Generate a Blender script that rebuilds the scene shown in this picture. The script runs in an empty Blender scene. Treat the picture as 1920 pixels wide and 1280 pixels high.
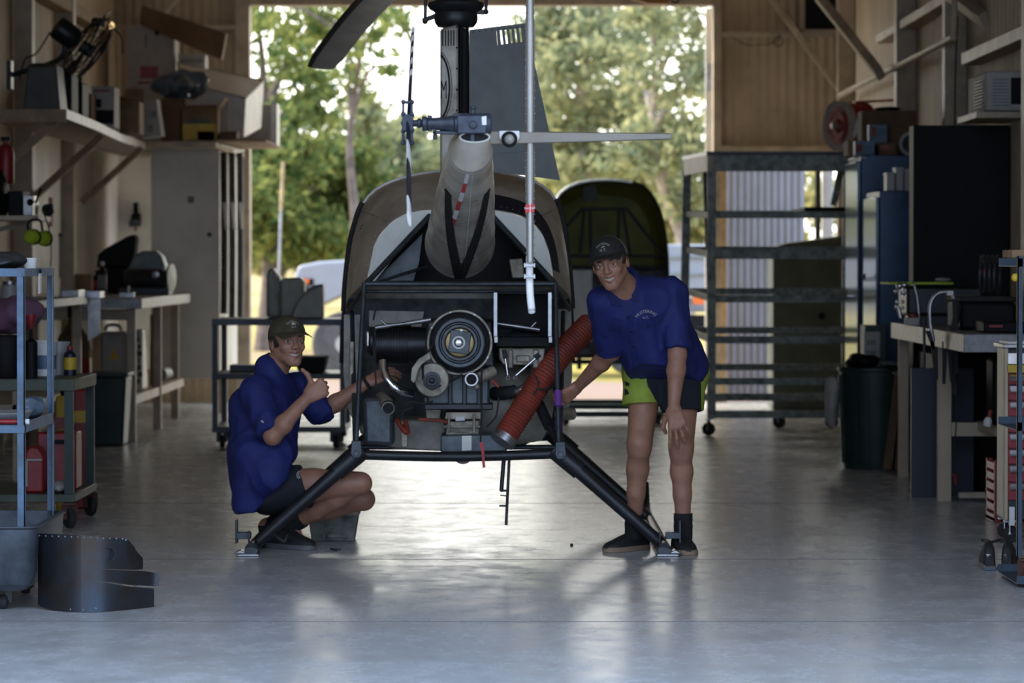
import bpy, math, random
import numpy as np
from mathutils import Vector, Matrix, Euler, noise
random.seed(7)
V = Vector
C = bpy.context.scene.collection
F = 7200.0                      # focal length in pixels of the 1920 x 1280 frame
CAMZ = 1.32
TH = math.atan(150.0 / F)       # the horizon lies 150 px above the frame centre


def W(px, py, Y):
    """A point at depth Y from pixel coordinates of the photograph."""
    u = (px - 960) / F
    v = (640 - py) / F
    t = Y / (math.cos(TH) + v * math.sin(TH))
    return V((u * t, Y, CAMZ + (v * math.cos(TH) - math.sin(TH)) * t))


def X(px, Y):
    return (px - 960) / F * Y


def Z(py, Y):
    return CAMZ + (490 - py) / F * Y


# ------------------------------------------------------------------ materials
MATS = {}


def mat(name, col, rough=.6, metal=0., var=.18, scale=6., bump=0., spec=.5, dirt=None, coat=0.):
    if name in MATS:
        return MATS[name]
    m = bpy.data.materials.new(name)
    m.use_nodes = True
    nt = m.node_tree
    b = nt.nodes['Principled BSDF']
    b.inputs['Roughness'].default_value = rough
    b.inputs['Metallic'].default_value = metal
    b.inputs['Specular IOR Level'].default_value = spec
    if coat:
        b.inputs['Coat Weight'].default_value = coat
        b.inputs['Coat Roughness'].default_value = .12
    c = tuple(col) + (1,)
    if var > 0:
        tc = nt.nodes.new('ShaderNodeTexCoord')
        n = nt.nodes.new('ShaderNodeTexNoise')
        n.inputs['Scale'].default_value = scale
        n.inputs['Detail'].default_value = 5
        n.inputs['Roughness'].default_value = .65
        nt.links.new(tc.outputs['Object'], n.inputs['Vector'])
        r = nt.nodes.new('ShaderNodeValToRGB')
        d = dirt or tuple(x * (1 - var * 1.6) for x in col)
        r.color_ramp.elements[0].position = .34
        r.color_ramp.elements[1].position = .62
        r.color_ramp.elements[0].color = tuple(d) + (1,)
        r.color_ramp.elements[1].color = tuple(min(1, x * (1 + var * .5)) for x in col) + (1,)
        nt.links.new(n.outputs['Fac'], r.inputs['Fac'])
        nt.links.new(r.outputs['Color'], b.inputs['Base Color'])
        if bump:
            bp = nt.nodes.new('ShaderNodeBump')
            bp.inputs['Strength'].default_value = bump
            bp.inputs['Distance'].default_value = .01
            nt.links.new(n.outputs['Fac'], bp.inputs['Height'])
            nt.links.new(bp.outputs['Normal'], b.inputs['Normal'])
    else:
        b.inputs['Base Color'].default_value = c
    MATS[name] = m
    return m


def M_(n):
    return MATS[n]


# ------------------------------------------------------------------ mesh builder
def frame(d):
    d = V(d).normalized()
    a = V((0, 0, 1)) if abs(d.z) < .9 else V((1, 0, 0))
    u = d.cross(a).normalized()
    return u, d.cross(u).normalized()


def spline(pts, k=6, closed=False):
    pts = [V(p) for p in pts]
    n = len(pts)
    if n < 3:
        return pts
    out = []
    seg = n if closed else n - 1
    for i in range(seg):
        g = (lambda j: pts[j % n]) if closed else (lambda j: pts[max(0, min(n - 1, j))])
        p0, p1, p2, p3 = g(i - 1), g(i), g(i + 1), g(i + 2)
        for s in range(k):
            t = s / k
            out.append(.5 * ((2 * p1) + (p2 - p0) * t + (2 * p0 - 5 * p1 + 4 * p2 - p3) * t * t + (3 * p1 - p0 - 3 * p2 + p3) * t ** 3))
    if not closed:
        out.append(pts[-1])
    return out


class MB:
    def __init__(s):
        s.v, s.f, s.m, s.mi = [], [], [], 0

    def use(s, i):
        s.mi = i
        return s

    def add(s, vs, fs):
        b = len(s.v)
        s.v += [V(p) for p in vs]
        for f in fs:
            s.f.append([b + i for i in f])
            s.m.append(s.mi)
        return s

    def box(s, c, d, rot=None):
        c = V(c)
        R = rot if isinstance(rot, Matrix) else (Euler(rot).to_matrix() if rot else Matrix.Identity(3))
        h = [x / 2 for x in d]
        vs = [c + R @ V((sx * h[0], sy * h[1], sz * h[2])) for sx in (-1, 1) for sy in (-1, 1) for sz in (-1, 1)]
        return s.add(vs, [(0, 1, 3, 2), (4, 6, 7, 5), (0, 4, 5, 1), (2, 3, 7, 6), (0, 2, 6, 4), (1, 5, 7, 3)])

    def bx(s, x0, x1, y0, y1, z0, z1):
        return s.box(((x0 + x1) / 2, (y0 + y1) / 2, (z0 + z1) / 2), (abs(x1 - x0), abs(y1 - y0), abs(z1 - z0)))

    def pb(s, x0, y0, x1, y1, Y, d, z0=None):
        """box whose near face fills a pixel rectangle at depth Y, d deep"""
        a, b = W(x0, y1, Y), W(x1, y0, Y)
        return s.bx(a.x, b.x, Y, Y + d, a.z if z0 is None else z0, b.z)

    def beam(s, a, b, w, h, up=(0, 0, 1)):
        a, b = V(a), V(b)
        d = (b - a)
        L = d.length
        d.normalize()
        u = d.cross(V(up))
        if u.length < 1e-4:
            u = d.cross(V((1, 0, 0)))
        u.normalize()
        n = u.cross(d)
        R = Matrix((u, d, n)).transposed()
        return s.box((a + b) / 2, (w, L, h), R)

    def cyl(s, a, b, r, r2=None, n=16, cap=True):
        return s.path([a, b], [r, r if r2 is None else r2], n, cap)

    def path(s, pts, r, n=10, cap=True, closed=False):
        pts = [V(p) for p in pts]
        m = len(pts)
        rr = r if isinstance(r, (list, tuple)) else [r] * m
        rings = []
        pu = None
        for i in range(m):
            if closed:
                t = pts[(i + 1) % m] - pts[i - 1]
            else:
                t = pts[min(i + 1, m - 1)] - pts[max(i - 1, 0)]
            t.normalize()
            if pu is None:
                u, w = frame(t)
            else:
                u = (pu - t * pu.dot(t)).normalized()
                w = t.cross(u)
            pu = u
            rings.append([pts[i] + (u * math.cos(2 * math.pi * k / n) + w * math.sin(2 * math.pi * k / n)) * rr[i] for k in range(n)])
        return s.loft(rings, True, cap and not closed, closed)

    def loft(s, rings, ring_closed=True, cap=True, closed=False):
        n = len(rings[0])
        m = len(rings)
        vs = [p for r in rings for p in r]
        fs = []
        for i in range(m if closed else m - 1):
            j = (i + 1) % m
            for k in range(n if ring_closed else n - 1):
                l = (k + 1) % n
                fs.append((i * n + k, i * n + l, j * n + l, j * n + k))
        if cap and ring_closed:
            fs.append(tuple(range(n))[::-1])
            fs.append(tuple((m - 1) * n + k for k in range(n)))
        return s.add(vs, fs)

    def lathe(s, prof, o, ax=(0, 0, 1), n=24, cap=True, closed=False):
        """prof: list of (radius, height along the axis)"""
        o = V(o)
        d = V(ax).normalized()
        u, w = frame(d)
        rings = [[o + d * h + (u * math.cos(2 * math.pi * k / n) + w * math.sin(2 * math.pi * k / n)) * max(r, 1e-4) for k in range(n)] for r, h in prof]
        return s.loft(rings, True, cap and not closed, closed)

    def prism(s, poly, vec):
        vec = V(vec)
        a = [V(p) for p in poly]
        n = len(a)
        vs = a + [p + vec for p in a]
        fs = [tuple(range(n))[::-1], tuple(range(n, 2 * n))] + [(i, (i + 1) % n, n + (i + 1) % n, n + i) for i in range(n)]
        return s.add(vs, fs)

    def pp(s, pix, Y, d):
        """outline in pixels at depth Y extruded d backwards"""
        return s.prism([W(x, y, Y) for x, y in pix], (0, d, 0))

    def strip(s, a, b, th):
        """sheet between two polylines with thickness th (vector)"""
        th = V(th)
        rings = []
        for p, q in zip(a, b):
            p, q = V(p), V(q)
            rings.append([p, q, q + th, p + th])
        return s.loft(rings, True, True)

    def sph(s, c, r, n=14, R=None):
        c = V(c)
        rr = r if isinstance(r, (tuple, list)) else (r, r, r)
        R = R or Matrix.Identity(3)
        m = max(6, n // 2 + 1)
        rings = []
        for i in range(1, m):
            a = math.pi * i / m
            rings.append([c + R @ V((rr[0] * math.sin(a) * math.cos(2 * math.pi * k / n), rr[1] * math.sin(a) * math.sin(2 * math.pi * k / n), rr[2] * math.cos(a))) for k in range(n)])
        b = len(s.v)
        s.loft(rings, True, False)
        top, bot = c + R @ V((0, 0, rr[2])), c - R @ V((0, 0, rr[2]))
        L = (m - 2) * n
        s.v += [top, bot]
        ti, bi = len(s.v) - 2, len(s.v) - 1
        for k in range(n):
            l = (k + 1) % n
            s.f.append([ti, b + l, b + k]); s.m.append(s.mi)
            s.f.append([bi, b + L + k, b + L + l]); s.m.append(s.mi)
        return s

    def torus(s, c, ax, R, r, n=32, k=10, a0=0, a1=2 * math.pi):
        u, w = frame(ax)
        full = abs(a1 - a0 - 2 * math.pi) < 1e-6
        pts = [V(c) + (u * math.cos(a0 + (a1 - a0) * i / n) + w * math.sin(a0 + (a1 - a0) * i / n)) * R for i in range(n if full else n + 1)]
        return s.path(pts, r, k, True, full)

    def each(s, name, mats, parent=None, bevel=0., smooth=40):
        """build every separate piece as an object of its own"""
        par = list(range(len(s.v)))

        def find(i):
            while par[i] != i:
                par[i] = par[par[i]]
                i = par[i]
            return i
        for f in s.f:
            for i in f[1:]:
                par[find(i)] = find(f[0])
        grp = {}
        for f in s.f:
            grp.setdefault(find(f[0]), []).append(f)
        out = []
        for fs in grp.values():
            ids = sorted({i for f in fs for i in f})
            mp = {j: k for k, j in enumerate(ids)}
            b = MB()
            b.add([s.v[i] for i in ids], [[mp[i] for i in f] for f in fs])
            out.append(b.build(name, mats, parent, bevel, smooth))
        return out

    def build(s, name, mats, parent=None, bevel=0., smooth=40, label=None):
        o0 = V((0, 0, 0))
        p = parent
        while p is not None:
            o0 += p.location
            p = p.parent
        me = bpy.data.meshes.new(name)
        me.from_pydata([tuple(p - o0) for p in s.v], [], s.f)
        ms = mats if isinstance(mats, (list, tuple)) else [mats]
        for m in ms:
            me.materials.append(m if not isinstance(m, str) else MATS[m])
        if len(ms) > 1:
            me.polygons.foreach_set('material_index', s.m)
        import bmesh
        bm = bmesh.new()
        bm.from_mesh(me)
        bmesh.ops.recalc_face_normals(bm, faces=bm.faces)
        bm.to_mesh(me)
        bm.free()
        if smooth:
            me.shade_smooth()
            me.set_sharp_from_angle(angle=math.radians(smooth))
        o = bpy.data.objects.new(name, me)
        C.objects.link(o)
        if parent is not None:
            o.parent = parent
        if bevel:
            md = o.modifiers.new('b', 'BEVEL')
            md.width = bevel
            md.segments = 2
            md.limit_method = 'ANGLE'
            md.angle_limit = math.radians(50)
        if label:
            o['label'] = label
        return o


def thing(name, label, cat, loc=(0, 0, 0), group=None):
    o = bpy.data.objects.new(name, None)
    C.objects.link(o)
    o.empty_display_size = .1
    o.location = loc
    o['label'], o['category'] = label, cat
    if group:
        o['group'] = group
    return o


def tag(o, label, cat, group=None):
    o['label'], o['category'] = label, cat
    if group:
        o['group'] = group
    return o


def struct(o):
    o['kind'] = 'structure'
    return o


def dup(root, delta, label, group=None):
    """copy of a thing with copies of its parts and sub-parts, moved by delta"""
    r = root.copy()
    C.objects.link(r)
    r.location = root.location + V(delta)
    r['label'] = label
    if group:
        r['group'] = group
    for ch in list(root.children):
        c = ch.copy()
        C.objects.link(c)
        c.parent = r
        for g in list(ch.children):
            d = g.copy()
            C.objects.link(d)
            d.parent = c
    return r


def textmesh(txt, size, origin, xdir, ydir, name, mt, parent, depth=.0006, bend=0., align='CENTER', font_w=0.):
    """lettering as a thin raised mesh; xdir/ydir the reading and up directions"""
    cu = bpy.data.curves.new('t', 'FONT')
    cu.body = txt
    cu.size = size
    cu.align_x = align
    cu.align_y = 'CENTER'
    cu.offset = font_w
    cu.resolution_u = 3
    to = bpy.data.objects.new('t', cu)
    C.objects.link(to)
    dg = bpy.context.evaluated_depsgraph_get()
    dg.update()
    me = bpy.data.meshes.new_from_object(to.evaluated_get(dg))
    bpy.data.objects.remove(to)
    bpy.data.curves.remove(cu)
    xd, yd = V(xdir).normalized(), V(ydir).normalized()
    n = xd.cross(yd)
    b = MB()
    vs = []
    for v in me.vertices:
        x, y = v.co.x, v.co.y
        if bend:
            a = x / bend
            r = bend + y
            x, y = math.sin(a) * r, math.cos(a) * r - bend
        vs.append(V(origin) + xd * x + yd * y + n * depth)
    b.add(vs, [tuple(p.vertices) for p in me.polygons])
    bpy.data.meshes.remove(me)
    return b.build(name, mt, parent, smooth=0) if name else b


# ------------------------------------------------------------------ camera and light
cam = bpy.data.cameras.new('camera')
cam.sensor_width = 36
cam.lens = F / 1920 * 36
cam.clip_end = 3000
cam.dof.use_dof = True
cam.dof.focus_distance = 15.6
cam.dof.aperture_fstop = 4.8
cam.dof.aperture_blades = 0
co = bpy.data.objects.new('camera', cam)
C.objects.link(co)
co.location = (0, 0, CAMZ)
co.rotation_euler = (math.pi / 2 - TH, 0, 0)
sc = bpy.context.scene
sc.camera = co
sc.view_settings.view_transform = 'Standard'
sc.view_settings.look = 'None'
sc.view_settings.gamma = 1
sc.view_settings.use_curve_mapping = False
sc.view_settings.exposure = 0.18
sc.cycles.max_bounces = 10
sc.cycles.diffuse_bounces = 6
sc.cycles.glossy_bounces = 5
sc.cycles.transmission_bounces = 6
sc.cycles.transparent_max_bounces = 12
sc.cycles.sample_clamp_indirect = 6
sc.cycles.use_denoising = True

world = bpy.data.worlds.new('sky')
sc.world = world
world.use_nodes = True
wn = world.node_tree
SUN_EL, SUN_AZ = math.radians(38), math.radians(-66)     # from the left and beyond the hangar
SKY_BACK, SKY_FRONT = 2.7, 3.6
# hazy bright sky: white towards the sun's half, clear blue on the far side, darker overhead
bgn = wn.nodes['Background']
tcw = wn.nodes.new('ShaderNodeTexCoord')
sep = wn.nodes.new('ShaderNodeSeparateXYZ')
wn.links.new(tcw.outputs['Generated'], sep.inputs[0])
mrw = wn.nodes.new('ShaderNodeMapRange')
mrw.inputs['From Min'].default_value, mrw.inputs['From Max'].default_value = -.75, .75
wn.links.new(sep.outputs['Y'], mrw.inputs['Value'])
rw = wn.nodes.new('ShaderNodeValToRGB')
rw.color_ramp.elements[0].color = (.57, .72, 1.0, 1)
rw.color_ramp.elements[1].color = (1.0, .985, .93, 1)
e_ = rw.color_ramp.elements.new(.5)
e_.color = (.55, .72, .98, 1)
wn.links.new(mrw.outputs['Result'], rw.inputs['Fac'])
mr2 = wn.nodes.new('ShaderNodeMapRange')
mr2.inputs['From Min'].default_value, mr2.inputs['From Max'].default_value = -.6, .6
mr2.inputs['To Min'].default_value, mr2.inputs['To Max'].default_value = SKY_BACK, SKY_FRONT
wn.links.new(sep.outputs['Y'], mr2.inputs['Value'])
wn.links.new(mr2.outputs['Result'], bgn.inputs['Strength'])
wn.links.new(rw.outputs['Color'], bgn.inputs['Color'])
bgn.inputs['Strength'].default_value = 1.0
sun = bpy.data.lights.new('sun', 'SUN')
sun.energy = 5.5
sun.angle = math.radians(.6)
sun.color = (1, .86, .66)
so = bpy.data.objects.new('sun', sun)
C.objects.link(so)
sd = V((math.sin(SUN_AZ) * math.cos(SUN_EL), math.cos(SUN_AZ) * math.cos(SUN_EL), math.sin(SUN_EL)))
so.rotation_euler = (-sd).to_track_quat('-Z', 'Y').to_euler()

# ------------------------------------------------------------------ shared materials
mat('beige', (.53, .43, .305), .65, var=.16, scale=1.6)
mat('beige_steel', (.48, .395, .285), .5, var=.2, scale=4)
mat('cream_wall', (.44, .41, .35), .6, var=.12, scale=1.3)
mat('white_board', (.78, .75, .68), .55, var=.14, scale=1.2)
mat('white_paint', (.72, .72, .70), .4, var=.1)
mat('black', (.006, .006, .0065), .6, var=.2, spec=.2)
mat('black_rubber', (.02, .02, .02), .8, var=.2)
mat('black_metal', (.022, .024, .028), .38, .3, var=.25)
mat('dark_steel', (.07, .075, .085), .42, .6, var=.3)
mat('steel', (.42, .43, .44), .35, .9, var=.2, scale=14)
mat('chrome', (.75, .75, .77), .12, 1., var=.08, scale=20)
mat('blue_paint_dark', (.02, .045, .075), .45, var=.3, scale=9)
mat('galv', (.27, .29, .26), .55, .35, var=.35, scale=18)
mat('blue_paint', (.075, .145, .235), .4, var=.3, scale=9, dirt=(.05, .08, .12))
mat('navy', (.004, .008, .026), .45, var=.2)
mat('cabinet_blue', (.01, .055, .13), .32, .1, var=.2)
mat('olive_drab', (.06, .075, .05), .5, var=.25)
mat('dark_green', (.012, .035, .03), .5, var=.25)
mat('bench_steel', (.27, .27, .265), .45, .6, var=.2, scale=14)
mat('rust', (.10, .04, .03), .6, var=.3)
mat('red', (.26, .014, .016), .4, var=.2)
mat('orange_red', (.26, .042, .022), .6, var=.25, scale=12)
mat('yellow', (.62, .42, .03), .5, var=.15)
mat('lime', (.42, .55, .02), .6, var=.12)
mat('cardboard', (.26, .165, .09), .8, var=.2, scale=5)
mat('cardboard_dark', (.15, .085, .045), .8, var=.2, scale=5)
mat('carton_white', (.42, .40, .37), .7, var=.12)
mat('wood', (.36, .25, .15), .7, var=.25, scale=8)
mat('pale_wood', (.62, .46, .27), .6, var=.2)
mat('grey_plastic', (.20, .21, .21), .5, var=.2)
mat('clear_plastic', (.42, .42, .41), .3, var=.1)
mat('heli_tan', (.72, .63, .50), .34, .5, var=.2, scale=5)
mat('heli_grey', (.58, .58, .52), .4, .1, var=.12, scale=4)
mat('heli_cream', (.42, .40, .34), .45, .1, var=.2, scale=5, dirt=(.20, .18, .14))
mat('alu', (.38, .38, .37), .34, .85, var=.22, scale=9)
mat('slate', (.085, .10, .11), .4, .35, var=.25, scale=16)
mat('engine_tan', (.36, .32, .25), .5, .3, var=.35, scale=14)
mat('frame_grey', (.06, .075, .085), .4, .45, var=.25, scale=14)
# ------------------------------------------------------------------ the hangar
YB, XL, XR, YF, ZC = 36.0, -3.72, 3.12, 11.3, 4.4      # end wall, side walls, front opening, ceiling


def floor_mat():
    m = bpy.data.materials.new('floor_paint')
    m.use_nodes = True
    nt = m.node_tree
    b = nt.nodes['Principled BSDF']
    g = nt.nodes.new('ShaderNodeNewGeometry')

    def noi(scale, sx=1, sy=1, detail=5):
        mp = nt.nodes.new('ShaderNodeMapping')
        mp.inputs['Scale'].default_value = (sx, sy, 1)
        nt.links.new(g.outputs['Position'], mp.inputs['Vector'])
        n = nt.nodes.new('ShaderNodeTexNoise')
        n.inputs['Scale'].default_value = scale
        n.inputs['Detail'].default_value = detail
        n.inputs['Roughness'].default_value = .7
        nt.links.new(mp.outputs['Vector'], n.inputs['Vector'])
        return n
    n1, n2, n3 = noi(.9), noi(5, 1, .6, 8), noi(26, 1, .35, 4)
    r = nt.nodes.new('ShaderNodeValToRGB')
    r.color_ramp.elements[0].position, r.color_ramp.elements[1].position = .3, .68
    r.color_ramp.elements[0].color = (.44, .45, .455, 1)
    r.color_ramp.elements[1].color = (.56, .58, .60, 1)
    mx = nt.nodes.new('ShaderNodeMix')
    mx.inputs[0].default_value = .5
    nt.links.new(n1.outputs['Fac'], mx.inputs[2])
    nt.links.new(n2.outputs['Fac'], mx.inputs[3])
    nt.links.new(mx.outputs[0], r.inputs['Fac'])
    # dark scuffs
    r2 = nt.nodes.new('ShaderNodeValToRGB')
    r2.color_ramp.elements[0].position, r2.color_ramp.elements[1].position = .26, .36
    nt.links.new(n3.outputs['Fac'], r2.inputs['Fac'])
    mm = nt.nodes.new('ShaderNodeMix')
    mm.data_type = 'RGBA'
    mm.inputs[6].default_value = (.26, .26, .26, 1)
    nt.links.new(r2.outputs['Color'], mm.inputs[0])
    nt.links.new(r.outputs['Color'], mm.inputs[7])
    nt.links.new(mm.outputs[2], b.inputs['Base Color'])
    rr = nt.nodes.new('ShaderNodeMapRange')
    rr.inputs['From Min'].default_value, rr.inputs['From Max'].default_value = .3, .7
    rr.inputs['To Min'].default_value, rr.inputs['To Max'].default_value = .16, .34
    nt.links.new(n2.outputs['Fac'], rr.inputs['Value'])
    nt.links.new(rr.outputs['Result'], b.inputs['Roughness'])
    bp = nt.nodes.new('ShaderNodeBump')
    bp.inputs['Strength'].default_value = .02
    bp.inputs['Distance'].default_value = .02
    nt.links.new(n2.outputs['Fac'], bp.inputs['Height'])
    nt.links.new(bp.outputs['Normal'], b.inputs['Normal'])
    return m


fm = floor_mat()
mat('joint', (.13, .135, .14), .8, var=.1)
mat('concrete', (.30, .29, .27), .85, var=.15, scale=1)
b = MB()
b.bx(XL - .1, XR + .1, YF - .2, YB + .15, -.12, 0)
struct(b.build('floor', fm))
b = MB()
b.use(0).bx(-14, 14, -14, YF - .2, -.12, -.004)
struct(b.build('apron_slab', 'concrete'))
b = MB()
for y in (14.05, 17.0, 20.95, 26.2):
    b.bx(XL, XR, y, y + .012, -.002, .0008)
struct(b.build('trim_1', 'joint'))


def corr(b, p0, p1, z0, z1, nrm, pitch=.09, amp=.012, per=6):
    """corrugated sheet from p0 to p1 (x, y), two skins"""
    p0, p1 = V((p0[0], p0[1], 0)), V((p1[0], p1[1], 0))
    L = (p1 - p0).length
    n = max(2, int(L / pitch * per))
    nr = V((nrm[0], nrm[1], 0))
    A, B = [], []
    for i in range(n + 1):
        p = p0.lerp(p1, i / n) + nr * (amp * math.sin(2 * math.pi * i / per))
        A.append(V((p.x, p.y, z0)))
        B.append(V((p.x, p.y, z1)))
    b.strip(A, B, -nr * .004)
    return b


DX0, DX1, DZ = X(470, YB), X(1336, YB), Z(12, YB)          # the big doorway
OPZ = Z(283, YB)
# end wall
b = MB()
corr(b, (XL, YB), (DX0 - .02, YB), 0, ZC, (0, -1))
corr(b, (DX1 + .02, YB), (XR, YB), OPZ, ZC, (0, -1))
corr(b, (DX0 - .02, YB), (DX1 + .02, YB), DZ, ZC, (0, -1))
b.bx(XL - .05, DX0 - .05, YB + .03, YB + .06, 0, ZC)
b.bx(DX1 + .05, XR + .05, YB + .03, YB + .06, OPZ, ZC)
b.bx(DX0 - .05, DX1 + .05, YB + .03, YB + .06, DZ, ZC)
struct(b.build('wall_back', 'beige'))
# side walls
b = MB()
corr(b, (XL, YF), (XL, YB), 0, ZC, (1, 0), pitch=.2, amp=.012, per=4)
b.bx(XL - .08, XL - .03, YF, YB, 0, ZC)
struct(b.build('wall_left', 'beige'))
b = MB()
corr(b, (XR, YF), (XR, YB), 0, ZC, (-1, 0), pitch=.2, amp=.012, per=4)
b.bx(XR + .03, XR + .08, YF, YB, 0, ZC)
struct(b.build('wall_right', 'beige'))
b = MB()
b.bx(XL - .1, XR + .1, YF, YB + .3, ZC, ZC + .08)
struct(b.build('ceiling', 'beige'))


def trim(n, fn, m='beige_steel', bevel=.004):
    b = MB()
    fn(b)
    return struct(b.build('trim_%d' % n, m, bevel=bevel))


# door frame: posts, header, girts, braces
trim(2, lambda b: b.bx(X(446, YB) - .02, DX0, YB - .1, YB + .12, 0, ZC))
trim(3, lambda b: b.bx(DX1, X(1351, YB), YB - .1, YB + .1, 0, ZC))
trim(4, lambda b: b.bx(DX0, DX1, YB - .12, YB + .12, DZ, DZ + .22))
trim(5, lambda b: b.bx(X(1351, YB), XR, YB - .1, YB + .02, Z(286, YB), Z(274, YB)))
trim(6, lambda b: b.bx(X(1351, YB), XR, YB - .09, YB - .02, Z(70, YB), Z(61, YB)))
trim(7, lambda b: b.beam(W(1438, -14, 35.75), W(1590, 190, 35.75), .05, .1, (0, 1, 0)))
trim(8, lambda b: b.bx(XL, X(446, YB), YB - .09, YB - .02, Z(56, YB), Z(48, YB)))
trim(9, lambda b: b.beam(W(345, -20, 35.75), W(248, 90, 35.75), .05, .12, (0, 1, 0)))
# right-hand wall: columns, knee brace, rails
k = 10
for y, w in ((34.9, .16), (29.6, .2), (26.3, .16), (22.2, .16)):
    trim(k, lambda b: b.bx(XR - .16, XR - .01, y, y + w, 0, ZC))
    k += 1
trim(k, lambda b: b.beam(W(1532, -10, 30.5), W(1650, 138, 29.6), .07, .12, (0, 1, 0)))
trim(k + 1, lambda b: b.beam(W(1770, -20, 26.2), W(1850, 40, 25.2), .07, .12, (0, 1, 0)))
trim(k + 2, lambda b: b.bx(XR - .14, XR - .01, 23, 31.5, Z(40, 29) - .03, Z(40, 29) + .04))
trim(k + 3, lambda b: b.bx(XR - .14, XR - .01, 21.5, 25.5, 2.62, 2.7))
# left-hand wall: columns, rail
k += 4
for y, w in ((26.6, .12), (28.6, .2), (31.3, .2), (24.6, .3)):
    trim(k, lambda b: b.bx(XL + .01, XL + .15, y, y + w, 0, ZC))
    k += 1
trim(k, lambda b: b.bx(XL + .01, XL + .14, 27, 34, Z(20, 31), Z(20, 31) + .1), 'wood')
# a dark louvre window high in the end wall
o = MB().bx(X(1508, 35.9), X(1566, 35.9), 35.86, 35.97, Z(56, 35.9), ZC - .1).build('window_1', 'black')
struct(o)
wf = MB()
for px in (1504, 1570):
    wf.bx(X(px - 4, 35.85), X(px + 4, 35.85), 35.84, 35.9, Z(60, 35.85), ZC - .1)
wf.bx(X(1500, 35.85), X(1574, 35.85), 35.84, 35.9, Z(64, 35.85), Z(56, 35.85))
wf.build('frame', 'beige_steel', o)
# white lining sheets behind the left benches
b = MB()
b.bx(XL + .02, XL + .05, 29.3, 35.9, .55, Z(268, 35))
struct(b.build('trim_%d' % (k + 1), 'white_board'))
b = MB()
b.bx(XL + .05, X(300, 35.85), 35.82, 35.88, .32, Z(262, 35.9))
struct(b.build('trim_%d' % (k + 2), 'white_board'))
# the sliding door leaf parked outside the right jamb, and its track shoe
b = MB()
b.bx(X(1321, 36.4), X(1338, 36.4), 36.25, 36.33, 0.02, DZ - .02)
o = struct(b.build('door_1', 'white_paint'))
MB().bx(X(1324, 36.2), X(1334, 36.2), 36.18, 36.25, Z(170, 36.2), Z(120, 36.2)).build('door_handle', 'steel', o)
# white ribbed sheet standing outside the side opening, with its posts
mat('white_sheet', (.20, .20, .215), .45, .1, var=.06)
b = MB()
corr(b, (X(1346, 37.4), 37.4), (X(1508, 37.4), 37.4), .02, 2.6, (0, -1), pitch=.065, amp=.008)
tag(b.build('ribbed_steel_sheet', 'white_sheet'), 'pale bluish ribbed steel sheet standing upright outside behind the grey rack', 'sheet')
trim(k + 3, lambda b: b.bx(X(1343, 36.1), X(1362, 36.1), 36.05, 36.12, 0, OPZ + .05), 'pale_wood')
trim(k + 4, lambda b: b.bx(X(1528, 36.1), X(1538, 36.1), 36.05, 36.13, 0, OPZ + .05), 'black_metal')
trim(k + 5, lambda b: b.bx(X(1540, 36.3), X(1560, 36.3), 36.2, 36.28, 0, OPZ + .05), 'white_paint')

# ------------------------------------------------------------------ outside ground
def ground_mat():
    m = bpy.data.materials.new('dry_ground')
    m.use_nodes = True
    nt = m.node_tree
    b = nt.nodes['Principled BSDF']
    b.inputs['Roughness'].default_value = .95
    b.inputs['Specular IOR Level'].default_value = .1
    g = nt.nodes.new('ShaderNodeNewGeometry')
    sx = nt.nodes.new('ShaderNodeSeparateXYZ')
    nt.links.new(g.outputs['Position'], sx.inputs[0])
    n = nt.nodes.new('ShaderNodeTexNoise')
    n.inputs['Scale'].default_value = .35
    n.inputs['Detail'].default_value = 8
    nt.links.new(g.outputs['Position'], n.inputs['Vector'])
    ma = nt.nodes.new('ShaderNodeMath')
    ma.operation = 'MULTIPLY_ADD'
    ma.inputs[1].default_value = 14
    nt.links.new(n.outputs['Fac'], ma.inputs[0])
    nt.links.new(sx.outputs['Y'], ma.inputs[2])
    mr = nt.nodes.new('ShaderNodeMapRange')
    mr.inputs['From Min'].default_value, mr.inputs['From Max'].default_value = 36, 136
    nt.links.new(ma.outputs[0], mr.inputs['Value'])
    r = nt.nodes.new('ShaderNodeValToRGB')
    e = r.color_ramp.elements
    e[0].position, e[0].color = 0, (.26, .185, .15, 1)
    e[1].position, e[1].color = 1, (.32, .26, .12, 1)
    for p, c in ((.135, (.25, .18, .145, 1)), (.16, (.27, .22, .045, 1)), (.24, (.29, .24, .05, 1)), (.27, (.32, .22, .15, 1)), (.31, (.30, .25, .07, 1))):
        x = e.new(p)
        x.color = c
    nt.links.new(mr.outputs['Result'], r.inputs['Fac'])
    nt.links.new(r.outputs['Color'], b.inputs['Base Color'])
    return m


b = MB()
b.bx(-300, 300, YB + .16, 2500, -.3, -.03)
o = struct(b.build('ground', ground_mat()))


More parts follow.
